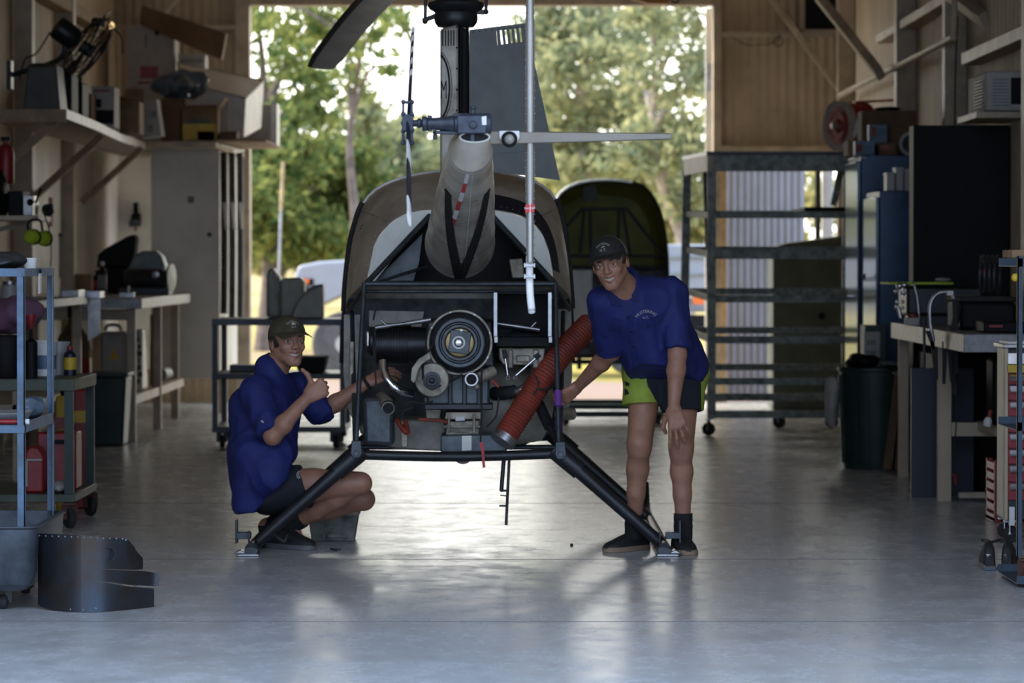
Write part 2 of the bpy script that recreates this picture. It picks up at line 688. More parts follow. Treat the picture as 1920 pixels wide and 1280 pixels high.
# ------------------------------------------------------------------ trees
def leaf_mat(name, c1, c2, tr):
    m = bpy.data.materials.new(name)
    m.use_nodes = True
    nt = m.node_tree
    for n in list(nt.nodes):
        nt.nodes.remove(n)
    out = nt.nodes.new('ShaderNodeOutputMaterial')
    g = nt.nodes.new('ShaderNodeNewGeometry')
    r = nt.nodes.new('ShaderNodeValToRGB')
    r.color_ramp.elements[0].color = tuple(c1) + (1,)
    r.color_ramp.elements[1].color = tuple(c2) + (1,)
    nt.links.new(g.outputs['Random Per Island'], r.inputs['Fac'])
    d = nt.nodes.new('ShaderNodeBsdfDiffuse')
    t = nt.nodes.new('ShaderNodeBsdfTranslucent')
    x = nt.nodes.new('ShaderNodeMixShader')
    x.inputs[0].default_value = tr
    nt.links.new(r.outputs['Color'], d.inputs['Color'])
    nt.links.new(r.outputs['Color'], t.inputs['Color'])
    nt.links.new(d.outputs[0], x.inputs[1])
    nt.links.new(t.outputs[0], x.inputs[2])
    nt.links.new(x.outputs[0], out.inputs['Surface'])
    return m


LM = [leaf_mat('leaf_green', (.065, .12, .045), (.31, .32, .10), .5),
      leaf_mat('leaf_grey_green', (.16, .20, .12), (.46, .44, .23), .5),
      leaf_mat('leaf_yellow', (.19, .20, .08), (.52, .45, .19), .5)]
mat('bark', (.16, .12, .10), .9, var=.3)
mat('pale_bark', (.42, .33, .28), .8, var=.25)


def tree(name, label, x, y, h, blobs, lm, bark, leaf=.22, n=2600, seed=1, trunk_r=.22, lean=0.):
    """blobs: (dx, dz, rx, rz, density) foliage masses; every mass hangs on a limb of its own"""
    rnd = random.Random(seed)
    root = thing(name, label, 'tree', (x, y, -.03))
    t = MB()
    top = V((x + lean, y, h * .8))
    trunk = spline([(x, y, -.1), (x + lean * .3 + .1, y, h * .3), (x + lean * .7 - .1, y + .1, h * .55), top], 5)
    t.path(trunk, [trunk_r * (1 - .8 * i / (len(trunk) - 1)) for i in range(len(trunk))], 9)
    fo = MB()
    q = []
    for dx, dz, rx, rz, dens in blobs:
        c = V((x + dx, y + rnd.uniform(-1.2, 1.2), dz))
        a = trunk[min(len(trunk) - 2, int(len(trunk) * min(.95, max(.25, (dz - .6) / (h * .85)))))]
        mid = a.lerp(c, .55) + V((0, 0, .25))
        br = spline([a, mid, c + V((dx * .1, 0, rz * .3))], 4)
        t.path(br, [trunk_r * .38 * (1 - .75 * i / (len(br) - 1)) for i in range(len(br))], 6)
        subs = []
        for i in range(int(9 * dens) + 3):
            s_ = V((rnd.gauss(0, .5) * rx, rnd.gauss(0, .5) * rx, rnd.gauss(0, .5) * rz))
            subs.append(c + s_)
        for i in range(int(n * dens * rx * rz)):
            cc = rnd.choice(subs)
            p = cc + V((rnd.gauss(0, .26) * rx, rnd.gauss(0, .3) * rx, rnd.gauss(0, .22) * rz))
            q.append(p)
    vs, fs = [], []
    for p in q:
        u = V((rnd.gauss(0, 1), rnd.gauss(0, 1), rnd.gauss(0, 1))).normalized()
        w = u.cross(V((rnd.gauss(0, 1), rnd.gauss(0, 1), rnd.gauss(0, 1)))).normalized()
        L = leaf * rnd.uniform(.6, 1.3)
        i = len(vs)
        vs += [p - u * L * .5, p + w * L * .22, p + u * L * .5, p - w * L * .22]
        fs.append((i, i + 1, i + 2, i + 3))
    fo.v = vs
    fo.f = fs
    fo.m = [0] * len(fs)
    t.build('trunk', bark, root, smooth=60)
    me = bpy.data.meshes.new('foliage')
    o0 = root.location
    me.from_pydata([tuple(p - o0) for p in vs], [], fs)
    me.materials.append(lm)
    o = bpy.data.objects.new('foliage', me)
    C.objects.link(o)
    o.parent = root
    return root


def blob_px(px, py, Y, tx, rpx, rpz, dens):
    s = F / Y
    return (X(px, Y) - tx, Z(py, Y), rpx / s, rpz / s, dens)


def ptree(name, label, px, Y, blobs, lm, bark, h, **kw):
    tx = X(px, Y)
    return tree(name, label, tx, Y, h, [blob_px(a, b_, Y, tx, c, d, e) for a, b_, c, d, e in blobs], lm, bark, **kw)



ptree('tree', 'dense green tree on the left of the doorway behind the wooden-topped pole', 500, 58,
      [(490, 60, 70, 70, .55), (560, 110, 80, 50, .6), (480, 180, 60, 70, 1.1), (580, 200, 80, 60, 1.2), (540, 280, 90, 60, 1.6), (640, 290, 70, 60, 1.4),
       (500, 370, 80, 70, 2.0), (590, 380, 90, 60, 2.0), (660, 350, 60, 60, 1.6), (520, 450, 70, 45, 2.0), (620, 450, 70, 45, 2.0), (700, 430, 60, 50, 1.6)],
      LM[0], 'bark', 4.6, leaf=.2, n=2300, seed=3)
ptree('tree', 'leafy tree whose branches hang across the top left of the doorway', 640, 52,
      [(650, 20, 90, 50, .9), (590, 60, 60, 50, .7), (700, 80, 60, 40, .9), (740, 20, 50, 40, .8), (540, 20, 70, 50, .7), (650, 140, 60, 25, .6), (490, 20, 50, 50, .6), (720, 130, 40, 20, .5)],
      LM[0], 'bark', 5.4, leaf=.17, n=1800, seed=5, trunk_r=.1, lean=.3)
ptree('tree', 'hazy grey-green tree seen between the wooden-topped pole and the tail rotor', 690, 72,
      [(680, 220, 60, 45, 1.2), (730, 270, 60, 50, 1.5), (660, 300, 70, 60, 1.7), (720, 340, 80, 60, 1.9), (680, 400, 90, 60, 2.0), (790, 350, 70, 50, 1.7), (800, 300, 50, 40, 1.2), (640, 450, 80, 40, 1.7), (770, 420, 80, 50, 1.7), (770, 270, 45, 40, 1.0)],
      LM[1], 'bark', 4.4, leaf=.24, n=1700, seed=8)
ptree('tree', 'tall pale gum tree right of the helicopter fin', 1100, 62,
      [(1040, 50, 70, 60, 1.0), (1120, 40, 80, 50, 1.0), (1060, 130, 70, 60, 1.3), (1140, 120, 80, 60, 1.3), (1090, 210, 80, 55, 1.5), (1170, 210, 70, 60, 1.4), (1060, 290, 70, 50, 1.5), (1150, 290, 80, 40, 1.4), (1000, 200, 50, 70, 1.0), (940, 60, 50, 50, .5), (1190, 60, 60, 50, .9), (1010, 100, 40, 60, .7)],
      LM[1], 'pale_bark', 5.6, leaf=.2, n=1900, seed=11, trunk_r=.1)
ptree('tree', 'yellowing gum tree with a slanting pale limb beside the grey rack', 1290, 56,
      [(1220, 30, 70, 50, 1.1), (1300, 40, 70, 60, 1.1), (1240, 130, 70, 50, 1.2), (1310, 150, 50, 60, 1.1), (1250, 220, 70, 50, 1.3), (1210, 290, 70, 40, 1.3), (1290, 270, 60, 50, 1.2), (1310, 330, 50, 50, 1.1), (1270, 390, 60, 40, 1.1), (1200, 160, 50, 50, .9)],
      LM[1], 'pale_bark', 4.9, leaf=.18, n=2000, seed=14, trunk_r=.13, lean=-.5)
ptree('tree', 'low yellow bushy tree behind the second fuselage shell', 1230, 84,
      [(1180, 320, 70, 50, 1.7), (1260, 330, 70, 55, 1.8), (1300, 400, 70, 55, 1.8), (1220, 400, 70, 60, 1.9), (1050, 320, 70, 50, 1.7), (1120, 330, 70, 55, 1.7), (1540, 380, 70, 60, 1.6), (1280, 440, 80, 30, 1.6)],
      LM[2], 'bark', 3.4, leaf=.28, n=1300, seed=17)
ptree('tree', 'distant yellow-green scrub tree low behind the left tree', 560, 110,
      [(480, 445, 60, 45, 1.8), (560, 435, 70, 50, 1.8), (640, 430, 60, 50, 1.8), (700, 440, 70, 50, 1.8), (800, 420, 80, 50, 1.8), (900, 430, 80, 50, 1.8), (520, 380, 60, 40, 1.4), (640, 370, 60, 40, 1.4)],
      LM[2], 'bark', 3.0, leaf=.34, n=900, seed=19)
ptree('tree', 'long belt of far scrub closing the view beyond the dry grass', 900, 160,
      [(x_, 474 + (x_ * 7) % 13, 50, 22 + (x_ * 3) % 9, 2.2) for x_ in range(440, 1600, 58)], LM[2], 'bark', 2.2, leaf=.45, n=420, seed=23)

# ------------------------------------------------------------------ the white ute parked outside
UY = 45.0
ut = thing('ute', 'white utility truck parked side-on outside, nose behind the loose helicopter seat', 'vehicle', (0, UY, -.03))
mat('car_white_shaded', (.30, .31, .33), .25, var=.04, coat=.5)  # white paint greyed to carry the shade on the near side
mat('car_glass', (.02, .03, .035), .08, var=0)
mat('tyre', (.10, .09, .085), .85, var=.2)
mat('rim', (.55, .54, .52), .35, .6, var=.1)
mat('lamp_orange', (.85, .16, .02), .3, var=0)
q = lambda x, y: W(x, y, UY)
b = MB()
b.prism([q(552, 545), q(552, 520), q(560, 498), q(600, 490), q(700, 484), q(735, 482), q(790, 425), q(960, 422), q(968, 470), q(972, 640), q(735, 645), q(700, 575), q(655, 548), q(600, 575), q(588, 580), q(552, 575)], (0, 1.7, 0))
b.build('body', 'car_white_shaded', ut, bevel=.03)
b = MB()
b.pb(1010, 458, 1345, 545, UY - .05, 1.85)
b.pb(972, 560, 1340, 585, UY + .2, 1.3)
b.build('tray', 'car_white_shaded', ut, bevel=.02)
for y0, y1 in ((480, 484), (512, 516)):
    MB().pb(1012, y0, 1343, y1, UY - .08, .03).build('tray_rail', 'galv', ut)
b = MB()
b.pp([(748, 482), (795, 434), (855, 432), (855, 480)], UY - .012, .02)
b.pp([(865, 480), (865, 432), (945, 432), (950, 480)], UY - .012, .02)
b.build('side_window', 'car_glass', ut)
for wx in (645, 1190):
    c = q(wx, 636)
    w = MB().lathe([(.24, -.12), (.36, -.12), (.38, -.08), (.38, .08), (.36, .12), (.24, .12)], (c.x, UY + .1, .35), (0, -1, 0), 36).build('wheel', 'tyre', ut)
    MB().lathe([(.04, .14), (.1, .14), (.13, .06), (.2, .05), (.245, .125), (.25, .05), (.05, .0)], (c.x, UY + .1, .35), (0, -1, 0), 30).build('rim', 'rim', w)
MB().pp([(552, 522), (588, 522), (588, 535), (552, 535)], UY - .02, .06).build('headlamp_unit', 'black', ut)
MB().pp([(560, 523), (580, 523), (578, 532), (560, 532)], UY - .035, .02).build('indicator', 'lamp_orange', ut)
MB().pb(545, 538, 600, 560, UY - .05, 1.8).build('bumper', 'black', ut, bevel=.02)
MB().pb(1300, 555, 1320, 570, UY - .08, .05).build('tail_lamp', 'lamp_orange', ut)
MB().pb(1284, 590, 1340, 618, UY - .02, .1).build('mudflap', 'black', ut)
# ------------------------------------------------------------------ the helicopter
def resample(pts, n):
    pts = [V(p) for p in pts]
    d = [0]
    for a, b_ in zip(pts, pts[1:]):
        d.append(d[-1] + (b_ - a).length)
    out = []
    j = 0
    for i in range(n):
        t = d[-1] * i / (n - 1)
        while j < len(pts) - 2 and d[j + 1] < t:
            j += 1
        f = (t - d[j]) / max(1e-9, d[j + 1] - d[j])
        out.append(pts[j].lerp(pts[j + 1], max(0, min(1, f))))
    return out


mat('heli_panel', (.075, .08, .075), .45, .2, var=.15)
mat('firewall', (.06, .062, .06), .55, .3, var=.4, scale=12, dirt=(.012, .012, .012))
mat('cyl_black', (.03, .032, .034), .38, .5, var=.2)
mat('brass', (.40, .30, .14), .4, .7, var=.2)
mat('blade_under', (.72, .69, .64), .4, .1, var=.12, scale=4)
mat('red_tape', (.45, .015, .015), .5, var=.1)
mat('white_tape', (.62, .62, .60), .5, var=.1)
mat('gear_blue', (.032, .042, .06), .35, .3, var=.3, scale=20)
mat('purple_tape', (.16, .05, .30), .5, var=.2)
H = thing('helicopter', 'light helicopter with engine cowls off and tail boom towards the camera, between the two men', 'helicopter', (-.24, 18, 0))

YA, YBk = 18.72, 18.02
A = [(648, 582), (650, 540), (655, 490), (663, 440), (683, 380), (715, 350), (760, 333), (815, 323), (862, 321), (930, 324), (985, 335), (1020, 352), (1042, 378), (1055, 430), (1064, 500), (1070, 577)]
B_ = [(688, 528), (692, 505), (697, 480), (706, 450), (725, 425), (750, 406), (780, 396), (820, 393), (862, 392), (905, 393), (950, 398), (985, 409), (1010, 430), (1025, 460), (1034, 498), (1037, 527)]
NA = 48
pa = resample(spline([W(x, y, YA) for x, y in A], 5), NA)
pb_ = resample(spline([W(x, y, YBk) for x, y in B_], 5), NA)
cen = W(862, 520, 18.4)


def inward(p, d):
    v = V((cen.x - p.x, 0, cen.z - p.z))
    return p + v.normalized() * d


def mixp(i, t, lift=0.):
    p = pa[i].lerp(pb_[i], t)
    # the skin bulges a little between its two frames
    return inward(p, -.035 * math.sin(math.pi * t) - lift)


b = MB()
for t0, t1 in ((0, .25), (.25, .5), (.5, .75), (.75, 1)):
    pass
rings = []
for i in range(NA):
    o_ = [mixp(i, t) for t in (0, .2, .4, .6, .8, 1)]
    rings.append(o_ + [inward(p, .006) for p in reversed(o_)])
b.loft(rings, True, True)
cowl = b.build('engine_cowling', 'heli_tan', H)
# riveted seams and the two mid joints on the cowling
b = MB()
for i in (11, 36):
    b.path([mixp(i, t, .001) for t in (.03, .3, .6, .97)], .0022, 6)
for t in (.06, .93):
    for i in range(1, NA - 1):
        b.sph(mixp(i, t, .0005), .0032, 6)
b.build('rivets', 'alu', cowl, smooth=60)
# dark worn stripe on the right shoulder
b = MB()
idx = range(27, 46)
b.strip([mixp(i, .72 + .1 * (i - 27) / 19, .002) for i in idx], [mixp(i, .985, .002) for i in idx], (0, .001, 0))
b.build('stripe', 'navy', cowl)
# sideways letters on the left flank of the cowling
for ch, i, t in (('B', 9, .5), ('F', 5, .42)):
    p = mixp(i, t, .0015)
    u = (mixp(i + 1, t) - mixp(i - 1, t)).normalized()
    w = (mixp(i, t + .1) - mixp(i, t - .1)).normalized()
    textmesh(ch, .055, p, u, -w, 'letter', 'black', cowl, .001)
# sky glint on top of the front frame, laid on as a white bead
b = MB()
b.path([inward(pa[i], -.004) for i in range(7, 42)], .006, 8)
b.build('edge_glint', 'white_paint', cowl, smooth=60)

# cabin forward of the cowling
low = [(1072, 640), (1073, 700), (1068, 760), (1045, 808), (985, 838), (862, 846), (740, 838), (672, 808), (648, 760), (644, 700), (645, 640)]
full = pa + [W(x, y, YA) for x, y in low]
c0 = V((cen.x, 0, Z(590, YA)))


def cab(y, k, dz=0.):
    return [V((c0.x + (p.x - c0.x) * k, y, c0.z + (p.z - c0.z) * k + dz)) for p in full]


b = MB()
b.loft([cab(YA + .012, .985), cab(19.0, 1.0), cab(19.9, .99), cab(20.3, .92, -.02), cab(20.65, .74, -.06), cab(20.85, .45, -.12), cab(20.92, .1, -.16)], True, True)
b.build('cabin', 'heli_cream', H, smooth=50)
b = MB()
for a_, c_ in ((0, 13), (35, 48)):
    b.path([inward(V((p.x, YA - .012, p.z)), -.011) for p in (pa[a_:c_])] if a_ else [inward(V((p.x, YA - .012, p.z)), -.011) for p in pa[:13]], .012, 8)
b.path([W(x - 3, y, YA - .012) for x, y in ((648, 582), (645, 620), (643, 680))], .010, 8)
b.path([W(x + 2, y, YA - .012) for x, y in ((1070, 577), (1072, 620), (1073, 680))], .008, 8)
b.each('door_seal', 'black_rubber', H, 0, 60)
b = MB()
b.loft([[V((p.x, p.y, p.z)) for p in r[8:40]] for r in (cab(20.0, .995), cab(20.32, .925, -.02), cab(20.66, .745, -.06))], False, False)
b.build('windscreen', 'car_glass', H)

# firewall and lower hull
b = MB()
b.pp([(650, 560), (1068, 560), (1070, 700), (1066, 758), (1043, 805), (985, 834), (862, 842), (740, 834), (674, 805), (650, 758), (647, 700)], 18.66, .04)
fw = b.build('firewall', 'firewall', H)
b = MB()
b.pp([(645, 590), (676, 590), (672, 700), (668, 800), (650, 762), (644, 700)], 18.5, .05)
b.pp([(1046, 580), (1071, 580), (1073, 700), (1069, 758), (1050, 800), (1046, 800)], 18.5, .05)
b.pp([(692, 582), (795, 584), (790, 612), (692, 612)], 18.6, .03)
b.each('side_skin', 'heli_cream', H)
b = MB()
b.pp([(672, 800), (760, 786), (835, 786), (835, 846), (740, 842), (676, 812)], 18.2, .4)
b.build('belly_pan', 'heli_cream', H, bevel=.01)
b = MB()
pr = []
for i in range(9):
    a = math.pi * i / 16
    pr.append((.2 * math.cos(a * .9) + .005, -.2 + .045 * i))
c = W(985, 770, 18.0)
b.lathe([(.02, -.3), (.17, -.28), (.185, -.1), (.18, .02), (.15, .12), (.06, .15)], c + V((-.02, .1, .02)), (1, .05, -.15), 28)
b.build('muffler', 'heli_cream', H, smooth=60)
b = MB()
b.cyl(W(1046, 777, 18.1), W(1074, 775, 18.15), .03, n=20)
b.build('exhaust_stub', 'engine_tan', H)

# inner bulkhead: two pale shoulders, dark void, loose sheets
b = MB()
L = [(690, 528)] + [(B_[i][0], B_[i][1]) for i in range(1, 8)] + [(822, 404), (800, 408), (703, 527)]
b.pp(L, YBk - .004, .008)
R_ = [(905, 404)] + [(B_[i][0], B_[i][1]) for i in range(9, 15)] + [(1035, 526), (1028, 527), (925, 408)]
b.pp(R_, YBk - .004, .008)
b.each('bulkhead', 'heli_grey', H, .002)
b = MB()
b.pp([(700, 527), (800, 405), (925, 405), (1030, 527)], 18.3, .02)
b.build('void_shade', 'black', H)  # black sheet painted as the shade in the open void
b = MB()
b.pp([(703, 526), (792, 438), (786, 490), (775, 526)], 18.1, .006)
b.build('baffle_sheet', 'slate', H)
b = MB()
b.pp([(954, 486), (980, 484), (984, 521), (960, 522)], 18.05, .05)
b.build('junction_box', 'engine_tan', H, bevel=.006)

# welded steel tube frame
YT = 17.72
b = MB()


def tb(x0, y0, x1, y1, Y0=YT, Y1=None, r=.0105):
    b.cyl(W(x0, y0, Y0), W(x1, y1, Y1 or Y0), r, n=12)


tb(683, 530, 667, 842, YT, 17.45, .0115)
tb(660, 585, 666, 838, 18.4, 17.47, .011)
tb(1041, 530, 1048, 842, YT, 17.45, .0115)
tb(1056, 585, 1050, 836, 18.4, 17.47, .011)
tb(686, 532, 1041, 532, YT, YT, .012)
tb(686, 546, 1041, 546, 17.85, 17.85, .009)
tb(688, 530, 806, 404, 17.74, 18.0, .0135)
tb(1039, 530, 922, 404, 17.74, 18.0, .0135)
tb(688, 532, 652, 586, 17.74, 18.45, .01)
tb(1038, 532, 1068, 580, 17.74, 18.45, .01)
tb(690, 534, 800, 500, 17.8, 18.1, .008)
tb(668, 838, 1050, 838, 18.4, 18.4, .012)
b.build('tube_frame', 'frame_grey', H, smooth=60)
b = MB()
b.cyl(W(1005, 745, 17.75), W(1030, 800, 17.62), .026, n=16).cyl(W(1030, 800, 17.62), W(1052, 846, 17.5), .014, n=12)
b.each('damper', 'black_metal', H, 0, 60)
for (x0, y0, x1, y1) in ((1046, 733, 1047, 762), (1047, 788, 1048, 806)):
    MB().cyl(W(x0, y0, 17.535), W(x1, y1, 17.5), .0165, n=14).build('tape_band', 'purple_tape', H, smooth=60)

# ---- engine
YE = 17.62
k = YE / F          # metres per pixel there
E = lambda x, y, dy=0.: W(x, y, YE + dy)
fan = MB().lathe([(.10, .16), (.150, .14), (.152, .0), (.149, -.008), (.142, -.008), (.138, .0), (.138, .05), (.10, .05)], E(862, 642), (0, 1, 0), 56).build('cooling_fan', ['engine_tan'], H)
MB().lathe([(.01, .05), (.137, .05), (.137, .012), (.116, .0), (.116, .03), (.01, .03)], E(862, 642), (0, 1, 0), 56).build('drum', 'black_metal', fan)
MB().lathe([(.05, .02), (.1165, .02), (.1165, -.032), (.111, -.04), (.098, -.04), (.094, -.03), (.092, -.012), (.087, -.012), (.085, -.034), (.081, -.038), (.072, -.038), (.068, -.028), (.066, .0), (.05, .0)], E(862, 642), (0, 1, 0), 56).build('sheave', 'slate', fan)
MB().lathe([(.02, .0), (.066, .0), (.064, -.02), (.05, -.024), (.02, -.024)], E(862, 642), (0, 1, 0), 40).build('hub_disc', 'brass', fan)
b = MB()
R = Euler((0, math.radians(8), 0)).to_matrix()
b.box(E(862, 641, -.034), (.096, .012, .104), R)
b.build('hub_plate', 'slate', fan, bevel=.004)
b = MB().lathe([(.02, .01), (.030, .01), (.030, -.006), (.022, -.006), (.02, .0)], E(860, 642, -.04), (0, 1, 0), 32)
b.build('spacer_ring', 'white_paint', fan)
b = MB().lathe([(.004, .01), (.0185, .01), (.0185, -.012), (.015, -.02), (.012, -.028), (.003, -.03)], E(860, 642, -.045), (0, 1, 0), 6)
b.build('hub_nut', 'chrome', fan)
b = MB()
for a in range(8):
    an = a * math.pi / 4 + .3
    b.cyl(E(862, 642, -.006) + V((math.cos(an), 0, math.sin(an))) * .145, E(862, 642, -.014) + V((math.cos(an), 0, math.sin(an))) * .145, .004, n=8)
b.cyl(E(865, 619, -.03), E(865, 619, -.046), .006, n=12)
b.build('bolts', 'steel', fan)


def cylinder(x0, x1, cy, Y, r, flip):
    p = [(.02, 0)]
    n = 20
    L = (x1 - x0) / F * Y
    for i in range(n):
        z = L * .60 * i / n
        st = L * .60 / n
        p += [(r, z), (r, z + st * .45), (r * .86, z + st * .5), (r * .86, z + st * .95)]
    p += [(r * .8, L * .6), (r * .78, L), (.02, L)]
    o = W(x0 if not flip else x1, cy, Y)
    return MB().lathe(p, o, (1 if not flip else -1, 0, 0), 28)


cy1 = cylinder(706, 806, 646, 17.95, .088, False).build('engine_cylinder', 'cyl_black', H, smooth=30)
MB().lathe([(.01, -.03), (.05, -.03), (.066, -.012), (.066, .0), (.01, .0)], W(700, 640, 17.95), (1, 0, 0), 24).build('rocker_cover', 'black_metal', cy1)
MB().box(W(690, 635, 17.9), (.022, .05, .078)).build('rocker_cap', 'chrome', cy1, bevel=.009)
cy2 = cylinder(720, 806, 640, 18.35, .088, False).build('engine_cylinder', 'cyl_black', H, smooth=30)
cy3 = cylinder(925, 1020, 646, 18.35, .088, True).build('engine_cylinder', 'cyl_black', H, smooth=30)
cy4 = cylinder(925, 1010, 640, 17.95, .082, True).build('engine_cylinder', 'cyl_black', H, smooth=30)
b = MB()
b.pp([(935, 652), (1022, 652), (1020, 672), (1012, 684), (944, 684), (936, 672)], 17.72, .12)
b.pp([(952, 655), (962, 655), (962, 690), (952, 690)], 17.7, .03).pp([(968, 666), (994, 666), (994, 679), (968, 679)], 17.7, .03).pp([(999, 655), (1010, 655), (1010, 690), (999, 690)], 17.7, .03)
b.build('cylinder_head', 'engine_tan', H, bevel=.006)
# crankcase and sump
b = MB()
b.pp([(800, 600), (925, 600), (930, 690), (795, 690)], 17.85, .5)
b.build('crankcase', 'dark_steel', H, bevel=.015)
b = MB()
b.pp([(800, 690), (918, 690), (918, 760), (800, 760)], 17.72, .4)
b.build('oil_sump', 'slate', H, bevel=.012)
b = MB()
for x in (844, 871, 898):
    b.pp([(x - 4, 694), (x + 4, 694), (x + 4, 760), (x - 4, 760)], 17.695, .04)
b.pp([(796, 757), (924, 757), (924, 768), (796, 768)], 17.69, .44)
b.each('sump_rib', 'black_metal', H, .004)
# alternator with its pulley, belt and slotted bracket
al = MB().lathe([(.01, .06), (.07, .06), (.079, .045), (.079, -.0), (.074, -.012), (.045, -.018), (.01, -.018)], E(810, 712, -.06), (0, 1, 0), 40).build('alternator', 'engine_tan', H)
MB().lathe([(.01, .02), (.04, .02), (.04, .008), (.033, .0), (.04, -.008), (.04, -.02), (.026, -.022), (.024, -.012), (.014, -.012), (.013, -.026), (.008, -.03), (.001, -.03)], E(810, 713, -.09), (0, 1, 0), 36).build('pulley', 'black_metal', al)
b = MB()
b.pp([(770, 712), (772, 690), (785, 672), (805, 660), (808, 672), (792, 682), (784, 694), (780, 714), (775, 718)], 17.5, .02)
b.build('adjuster_bracket', 'engine_tan', H, bevel=.003)
b = MB()
b.path(spline([E(795, 712, -.08), E(793, 705, -.08), E(799, 668, -.06), E(850, 600, .06), E(905, 640, .06), E(868, 700, -.0), E(822, 724, -.08), E(810, 729, -.08), E(798, 722, -.08)], 5, True), .006, 6, closed=True)
b.build('drive_belt', 'black_rubber', H, smooth=60)
# starter
st = MB().lathe([(.02, .1), (.03, .1), (.034, .0), (.031, -.008), (.024, -.008), (.022, .0), (.02, .05)], E(884, 711, -.04), (0, 1, 0), 28).build('starter_nose', 'alu', H)
MB().cyl(E(884, 711, -.042), E(884, 711, .0), .0215, n=24).build('bore_shade', 'black', st)  # black plug puts the shade into the hollow nose
b = MB()
b.cyl(E(898, 708, 0), E(926, 695, .05), .026, n=20).cyl(E(890, 718, 0), E(896, 728, 0), .015, n=14)
b.build('starter_motor', 'engine_tan', H, bevel=.004)
# exhaust risers
b = MB()
b.path(spline([W(719, 676, 17.8), W(720, 696, 17.78), W(730, 716, 17.76), (W(748, 731, 17.76)), W(772, 737, 17.8)], 6), .0205, 16)
b.build('exhaust_riser', 'chrome', H, smooth=60)
b = MB()
b.path(spline([W(1002, 686, 17.8), W(1000, 702, 17.78), W(992, 718, 17.78), W(978, 730, 17.78), W(962, 735, 17.8)], 6), .0195, 16)
b.build('exhaust_riser', 'alu', H, smooth=60)


def ribbed(pts, r, pitch=.012, n=14, amp=.1):
    pts = spline(pts, 14)
    Ltot = sum((q_ - p).length for p, q_ in zip(pts, pts[1:]))
    m = int(Ltot / pitch * 2)
    pts = resample(pts, m)
    return MB().path(pts, [r * (1 + (amp if i % 2 else -amp)) for i in range(m)], n)


ribbed([W(968, 733, 17.8), W(950, 736, 17.82), W(925, 738, 17.9)], .03, .02).build('air_hose', 'black_rubber', H, smooth=60)
hs = ribbed([W(1108, 606, 17.9), W(1060, 655, 17.8), W(1020, 705, 17.72), W(975, 775, 17.66), W(946, 820, 17.62)], .056, .016, 20, .05).build('scat_hose', 'orange_red', H, smooth=60, label='orange corrugated duct hose')
MB().lathe([(.05, -.0), (.06, .0), (.06, .035), (.05, .035)], W(941, 829, 17.615), W(975, 775, 17.66) - W(946, 820, 17.62), 24).build('hose_clamp', 'steel', hs)
b = MB()
b.path(spline([W(1000, 725, 17.7), W(1015, 730, 17.64), W(1030, 728, 17.66), W(1042, 717, 17.7)], 5), .006, 8)
b.build('hose_strap', 'black_rubber', hs, smooth=60)
# right-hand duct box with bright edge angles
b = MB()
b.pp([(932, 552), (1032, 552), (1032, 645), (932, 645)], 17.9, .02)
b.pp([(928, 546), (1036, 546), (1036, 552), (928, 552)], 17.66, .26)
b.pp([(930, 632), (1034, 632), (1034, 650), (930, 650)], 17.66, .26)
db = b.build('duct_box', 'black', H, bevel=.003)
for x in (929, 1031):
    b = MB()
    b.pp([(x - 3.5, 548), (x + 3.5, 548), (x + 3.5, 637), (x - 3.5, 637)], 17.63, .25)
    b.build('edge_angle', 'steel', db, bevel=.001)
    MB().pp([(x - 3, 630), (x + 5, 630), (x + 5, 643), (x - 3, 643)], 17.61, .04).build('corner_bracket', 'alu', db, bevel=.003)
# push-rod tubes, primer lines and unions
b = MB()
b.cyl(W(704, 614, 17.85), W(730, 610, 17.85), .011, n=12).cyl(W(730, 610, 17.85), W(762, 606, 17.85), .008, n=12).cyl(W(762, 606, 17.85), W(808, 599, 17.85), .011, n=12)
b.cyl(W(930, 606, 17.85), W(965, 611, 17.85), .009, n=12).cyl(W(965, 611, 17.85), W(1012, 618, 17.85), .011, n=12)
b.cyl(W(714, 600, 17.8), W(724, 609, 17.8), .005, n=8).cyl(W(996, 613, 17.6), W(1005, 604, 17.6), .005, n=8)
b.each('pushrod_tube', 'alu', H, 0, 60)
b = MB()
b.cyl(W(947, 668, 17.66), W(952, 704, 17.66), .005, n=8).cyl(W(1008, 668, 17.66), W(966, 705, 17.66), .006, n=8)
b.torus(W(952, 708, 17.65), (0, 1, 0), .009, .003, 18, 6).torus(W(966, 708, 17.65), (0, 1, 0), .009, .003, 18, 6)
b.each('oil_return_line', 'chrome', H, 0, 60)
b = MB()
b.cyl(W(945, 655, 17.66), W(948, 672, 17.66), .011, n=8).cyl(W(1012, 664, 17.65), W(1003, 671, 17.65), .012, n=8)
b.each('hose_union', 'gear_blue', H)
# oil tank, exhaust outlet, carburettor, trays
b = MB()
b.pp([(680, 746), (738, 744), (738, 836), (682, 834)], 17.75, .25)
b.build('oil_tank', 'slate', H, bevel=.02)
b = MB()
b.path(spline([W(716, 745, 17.9), W(722, 752, 17.75), W(728, 762, 17.62)], 4), .03, 18, False)
b.lathe([(.031, 0), (.026, 0), (.026, .08), (.02, .08)], W(728, 765, 17.6), (0, 1, -.05), 20)
eo = b.build('exhaust_outlet', 'engine_tan', H, smooth=50)
MB().cyl(W(728, 765, 17.597), W(728, 765, 17.62), .025, n=20).build('bore_shade', 'black', eo)  # black disc painted as the shade inside the outlet
b = MB()
b.pp([(836, 772), (902, 772), (905, 786), (834, 786)], 17.75, .2)
b.pp([(838, 790), (898, 788), (898, 814), (836, 816)], 17.78, .18)
b.cyl(W(832, 800, 17.74), W(905, 800, 17.74), .006, n=8).cyl(W(844, 808, 17.72), W(895, 811, 17.72), .004, n=8)
